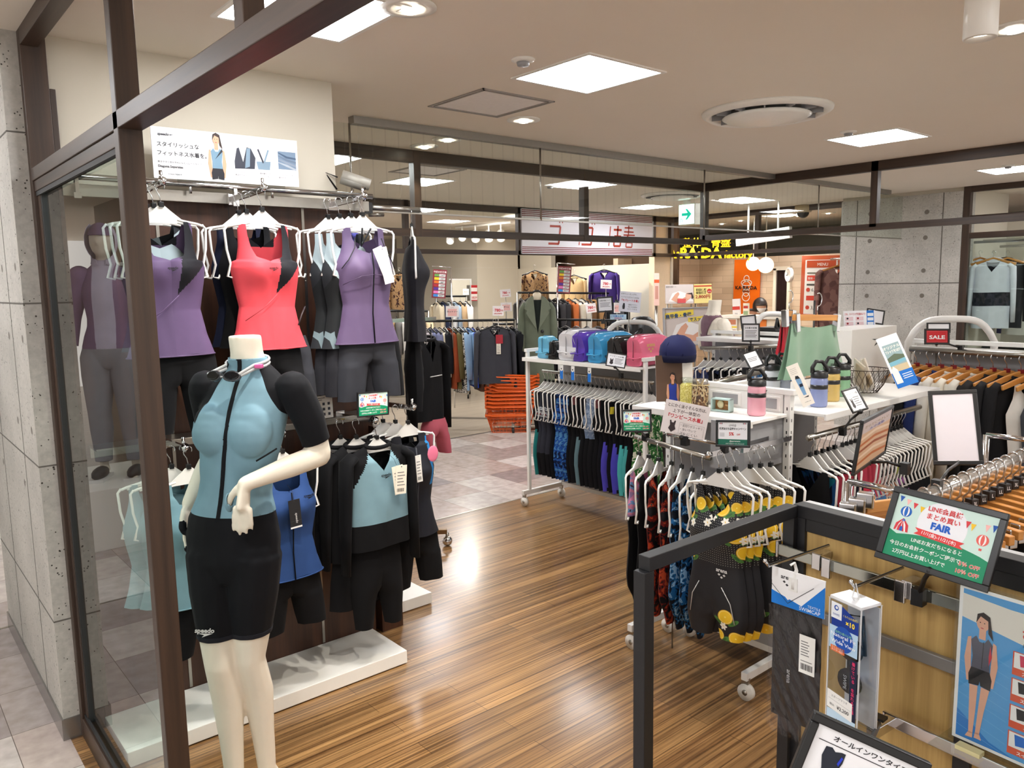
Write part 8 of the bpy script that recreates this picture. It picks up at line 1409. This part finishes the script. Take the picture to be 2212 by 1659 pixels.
# clinic worker bowing over the counter
q = P(1637, 664, x=10.3); pw_ = thing('person', 'clinic worker in cream top and white face mask bowing over the counter', 'person', (q.x, q.y, 0), YAW-pi/2); z = q.z
skin = solid((206, 158, 130), .55); TP = [(z-.75, 0, .06, .15, .1, .1), (z-.45, 0, .05, .15, .1, .11), (z-.22, 0, .06, .2, .12, .13), (z-.1, 0, .05, .21, .1, .12), (z-.03, 0, .04, .13, .08, .09)]
mp_ = body_surface(TP, [([(h_*.19, .02, z-.17), (h_*.25, -.06, z-.36), (h_*.12, -.3, z-.3), (h_*.05, -.38, z-.32)], [.06, .05, .04, .032], 1.0) for h_ in (-1, 1)]+[([(0, 0, z-.12), (0, -.06, z-.02)], [.055, .055], 1.0)], [((0, -.1, z+.02), (.092, .115, .12)), ((0, -.195, z-.01), (.014, .016, .02)), ((.08, -.09, z+.01), (.012, .02, .03)), ((-.08, -.09, z+.01), (.012, .02, .03))], .012, 16, 3); mesh_child(mp_.copy(), 'figure', pw_, skin)
clothes(mp_, 'cream_uniform', pw_, [(Vector((0, -.01, z)), (0, 1, 0))], lambda p: p.z < z-.02 and p.y > -.01 or p.z < z-.15 and p.y > -.3, [cloth((226, 206, 178), .8)], None, .008); hr = solid((38, 28, 26), .5)
clothes(mp_, 'hair', pw_, [(Vector((0, -.14, z+.06)), Vector((0, -1, .25)).normalized())], lambda p: p.z > z-.05 and (p-Vector((0, -.14, z+.06))).dot(Vector((0, -1, .25))) < 0.012 or (p.z > z+.03), [hr], None, .014); clothes(mp_, 'face_mask', pw_, [], lambda p: p.y < -.14 and z-.075 < p.z < z-.005, [solid((236, 236, 236), .7)], None, .006)
# brown patterned jacket on a stand and the jackets behind the right window
q = P(1812, 563, x=9.45); t = thing('jacket_arm', 'chrome arm behind the concrete wall holding the brown patterned jacket', 'rail', q); b = B(); b.cyl((9.2, 4.5, q.z+.02), (q.x, q.y+.1, q.z+.02), .014, M_chrome); b.build('arm_tube', t); jk = pattern('brown_square_print', 'cells', [(128, 92, 86), (142, 104, 96), (116, 82, 78), (150, 112, 104)], 16., stretch=(1, .2, 1)); q.z += .0
place('oh', lambda t: plain_hanger(t, _M['hw'], .2, .012), 'wooden_hanger', 'hanger', q, -.75, 'wooden hanger of the brown patterned jacket'); hang_new('patterned_jacket', 'jacket', q, 'brown square patterned jacket hanging left of the concrete wall', lambda t: garment_shirt(t, jk, .72, .25, D=.06, nz=16, nu=8, slmat=jk, sl=.7, r=.075), -.75)
wj, bd = cloth((226, 224, 232), .8), pattern('dark_band_print', 'cells', [(36, 36, 46), (50, 48, 60), (28, 28, 36)], 30.)
def window_jacket(t, a, m2): garment_shirt(t, lambda x, z_, s: a if z_ > -.4 or z_ < -.54 else m2, .68, .18, D=.06, nz=30, nu=8, slmat=a, sl=.6, r=.065, hood=True)
for px, py, x_, a, m2, lab in ((2118, 545, 9.3, wj, bd, 'pale lilac hooded jacket partly hidden at the left of the right window'), (2147, 545, 9.05, wj, bd, 'lilac white hooded jacket with dark printed band in the right window'), (2177, 545, 9.2, cloth((36, 36, 40)), cloth((36, 36, 40)), 'black hooded jacket beside the lilac white jacket in the right window'), (2199, 565, 9.8, cloth((96, 96, 160)), cloth((96, 96, 160)), 'violet jacket deeper inside the right window'), (2210, 566, 9.7, cloth((226, 222, 212)), cloth((226, 222, 212)), 'white jacket at the right edge behind the window')):
    q = P(px, py, x=x_); rz = -pi/2+.15 if '9.05' in str(x_) else -.9; place('oh', None, '', '', q, rz, 'orange hanger of the '+lab.split(' in ')[0].split(' partly')[0].split(' deeper')[0].split(' at the')[0].split(' beside')[0].split(' with')[0]+' behind the right window'); hang_new('hooded_jacket', 'jacket', q, lab, lambda t: window_jacket(t, a, m2), rz)
t = thing('window_rail', 'chrome rails carrying the jackets behind the right window', 'rail', (9.1, 2.9, 2.05)); b = B(); q = P(2147, 528, x=9.05); b.cyl((9.05, 3.2, q.z+.03), (9.05, 1.3, q.z+.03), .014, M_chrome); b.cyl((9.3, 3.2, q.z+.05), (9.3, 1.3, q.z+.05), .014, M_chrome); b.cyl((9.8, 3.2, q.z), (9.8, 1.3, q.z), .014, M_chrome); b.build('rail_tube', t)
rkr = [Vector((9.15, 3.1, .98)), Vector((9.2, 1.6, .98))]; t = rackbar(rkr[0], rkr[1], 'low rack of clothes on orange wooden hangers behind the right window')
for i in range(12): q = lerp(rkr[0], rkr[1], .04+.085*i)+Vector((0, 0, -.018)); place('oh', None, '', '', q, .2, 'orange wooden hanger, %s from the left on the low window rack' % nth(i), 'orange hangers on the low window rack'); place('wr', shirt((34, 34, 38), .6, .2), 'dark_shirt', 'garment', q, .2, 'dark shirt, %s from the left on the low window rack' % nth(i), 'clothes on the low window rack')
card_x('pillar_poster', 'blue sports poster on the white pillar behind the right window', 'poster', (2093, 482), (2147, 478), (2093, 509), 9.9, (160, 196, 224), lambda s, w, h: (s.poly([(w*.1, 0), (w*.35, 0), (w*.6, h), (w*.4, h)], (226, 226, 232), 1), s.poly([(w*.6, 0), (w*.8, 0), (w*.98, h), (w*.84, h)], (96, 70, 130), 1), s.rect(w*.7, h*.1, w*.9, h*.2, (60, 60, 80), 2)))
b = B(); b.box((9.95, P(2147, 450, x=9.95).y, 0), (10.15, 3.3, ZC), M_wall); struct('wall_window_pillar', b)
# ---------------------------------------------------------------- the shop across the left corridor, mirrored in the glass front
q = P(262, 1028, d=5.6); mx_ = Vector((2*.563-q.x, q.y, max(.12, q.z))); hm = thing('hooded_mannequin', 'mannequin in lilac cap, hooded jacket and grey trousers mirrored in the glass', 'mannequin', mx_, radians(28))
lm = leg(.09, (.1, -.02, .47), (.11, .02, .09), (.13, -.16, .02))+leg(-.09, (-.1, -.03, .47), (-.1, .02, .09), (-.13, -.17, .02)); ar = [([(h*.16, 0, 1.42), (h*.24, .02, 1.14), (h*.25, -.05, .9)], [.055, .042, .03], 1.) for h in (-1, 1)]
mh = body_surface(FEM, lm+ar+hand((.25, -.05, .9), (0, -.1, -1), (-1, 0, 0), (0, -1, 0))+hand((-.25, -.05, .9), (0, -.1, -1), (1, 0, 0), (0, -1, 0)), [((0, -.02, 1.66), (.075, .095, .115)), ((0, -.115, 1.64), (.012, .016, .02))], .01, 16, 3)
mesh_child(mh.copy(), 'figure', hm, M_mann); sideband = lambda p: abs(p.x) > .165 and p.z < 1.1
clothes(mh, 'hooded_jacket', hm, [(Vector((0, 0, .88)), (0, 0, 1)), (Vector((0, 0, 1.53)), (0, 0, 1)), (Vector((.06, 0, 0)), (1, 0, 0)), (Vector((-.06, 0, 0)), (1, 0, 0))], lambda p: .88 < p.z < 1.53 and not (sideband(p) and p.z < .95), [cloth((126, 104, 136)), cloth((196, 192, 214))], lambda p: 1 if abs(p.x) < .06 and p.y < 0 else 0, .022)
clothes(mh, 'grey_trousers', hm, [(Vector((0, 0, .12)), (0, 0, 1)), (Vector((0, 0, .92)), (0, 0, 1))], lambda p: .12 < p.z < .92 and not (abs(p.x) > .2 and p.z > .6), [cloth((140, 142, 150))], None, .025); clothes(mh, 'lilac_cap', hm, [(Vector((0, 0, 1.69)), (0, 0, 1))], lambda p: p.z > 1.69, [cloth((112, 92, 124))], None, .012)
clothes(mh, 'hood', hm, [(Vector((0, -.04, 1.6)), Vector((0, 1, .1)).normalized())], lambda p: p.z > 1.5 and (p-Vector((0, -.04, 1.6))).dot(Vector((0, 1, .1))) > 0 and p.z < 1.75, [cloth((196, 192, 214))], None, .03)
for h in (-1, 1): b = B(); b.ball((h*.115, -.07, .045), (.05, .13, .045), solid((40, 40, 44), .5), 14); b.box((h*.115-.05, -.2, 0), (h*.115+.05, .06, .022), solid((226, 226, 224), .5)); b.build('shoe', hm, local=True)
b = B(); b.box((mx_.x-.45, mx_.y-.35, 0), (mx_.x+.35, mx_.y+.5, mx_.z), M_whitep); tag(b.build('display_plinth', bevel=.003), 'white plinth of the mirrored hooded mannequin across the corridor', 'plinth')
sx_ = mx_.x-.75; b = B(); b.box((sx_-.1, mx_.y-2.5, 0), (sx_, mx_.y+3.5, ZC), solid((150, 138, 124), .7)); struct('wall_opposite', b)
for k, z in enumerate((1.0, 1.45, 1.95)): t = thing('wall_shelf', ('lowest', 'middle', 'topmost')[k]+' white lit shelf of the shop mirrored in the glass', 'shelf', (sx_+.15, mx_.y, z)); b = B(); b.box((sx_, mx_.y-1.0, z), (sx_+.3, mx_.y+1.6, z+.025), M_whitep); b.build('board', t); b = B(); b.box((sx_+.1, mx_.y-.9, z-.015), (sx_+.13, mx_.y+1.5, z), emit((235, 250, 240), 6, 'shelf_tube')); b.build('light_tube', t)
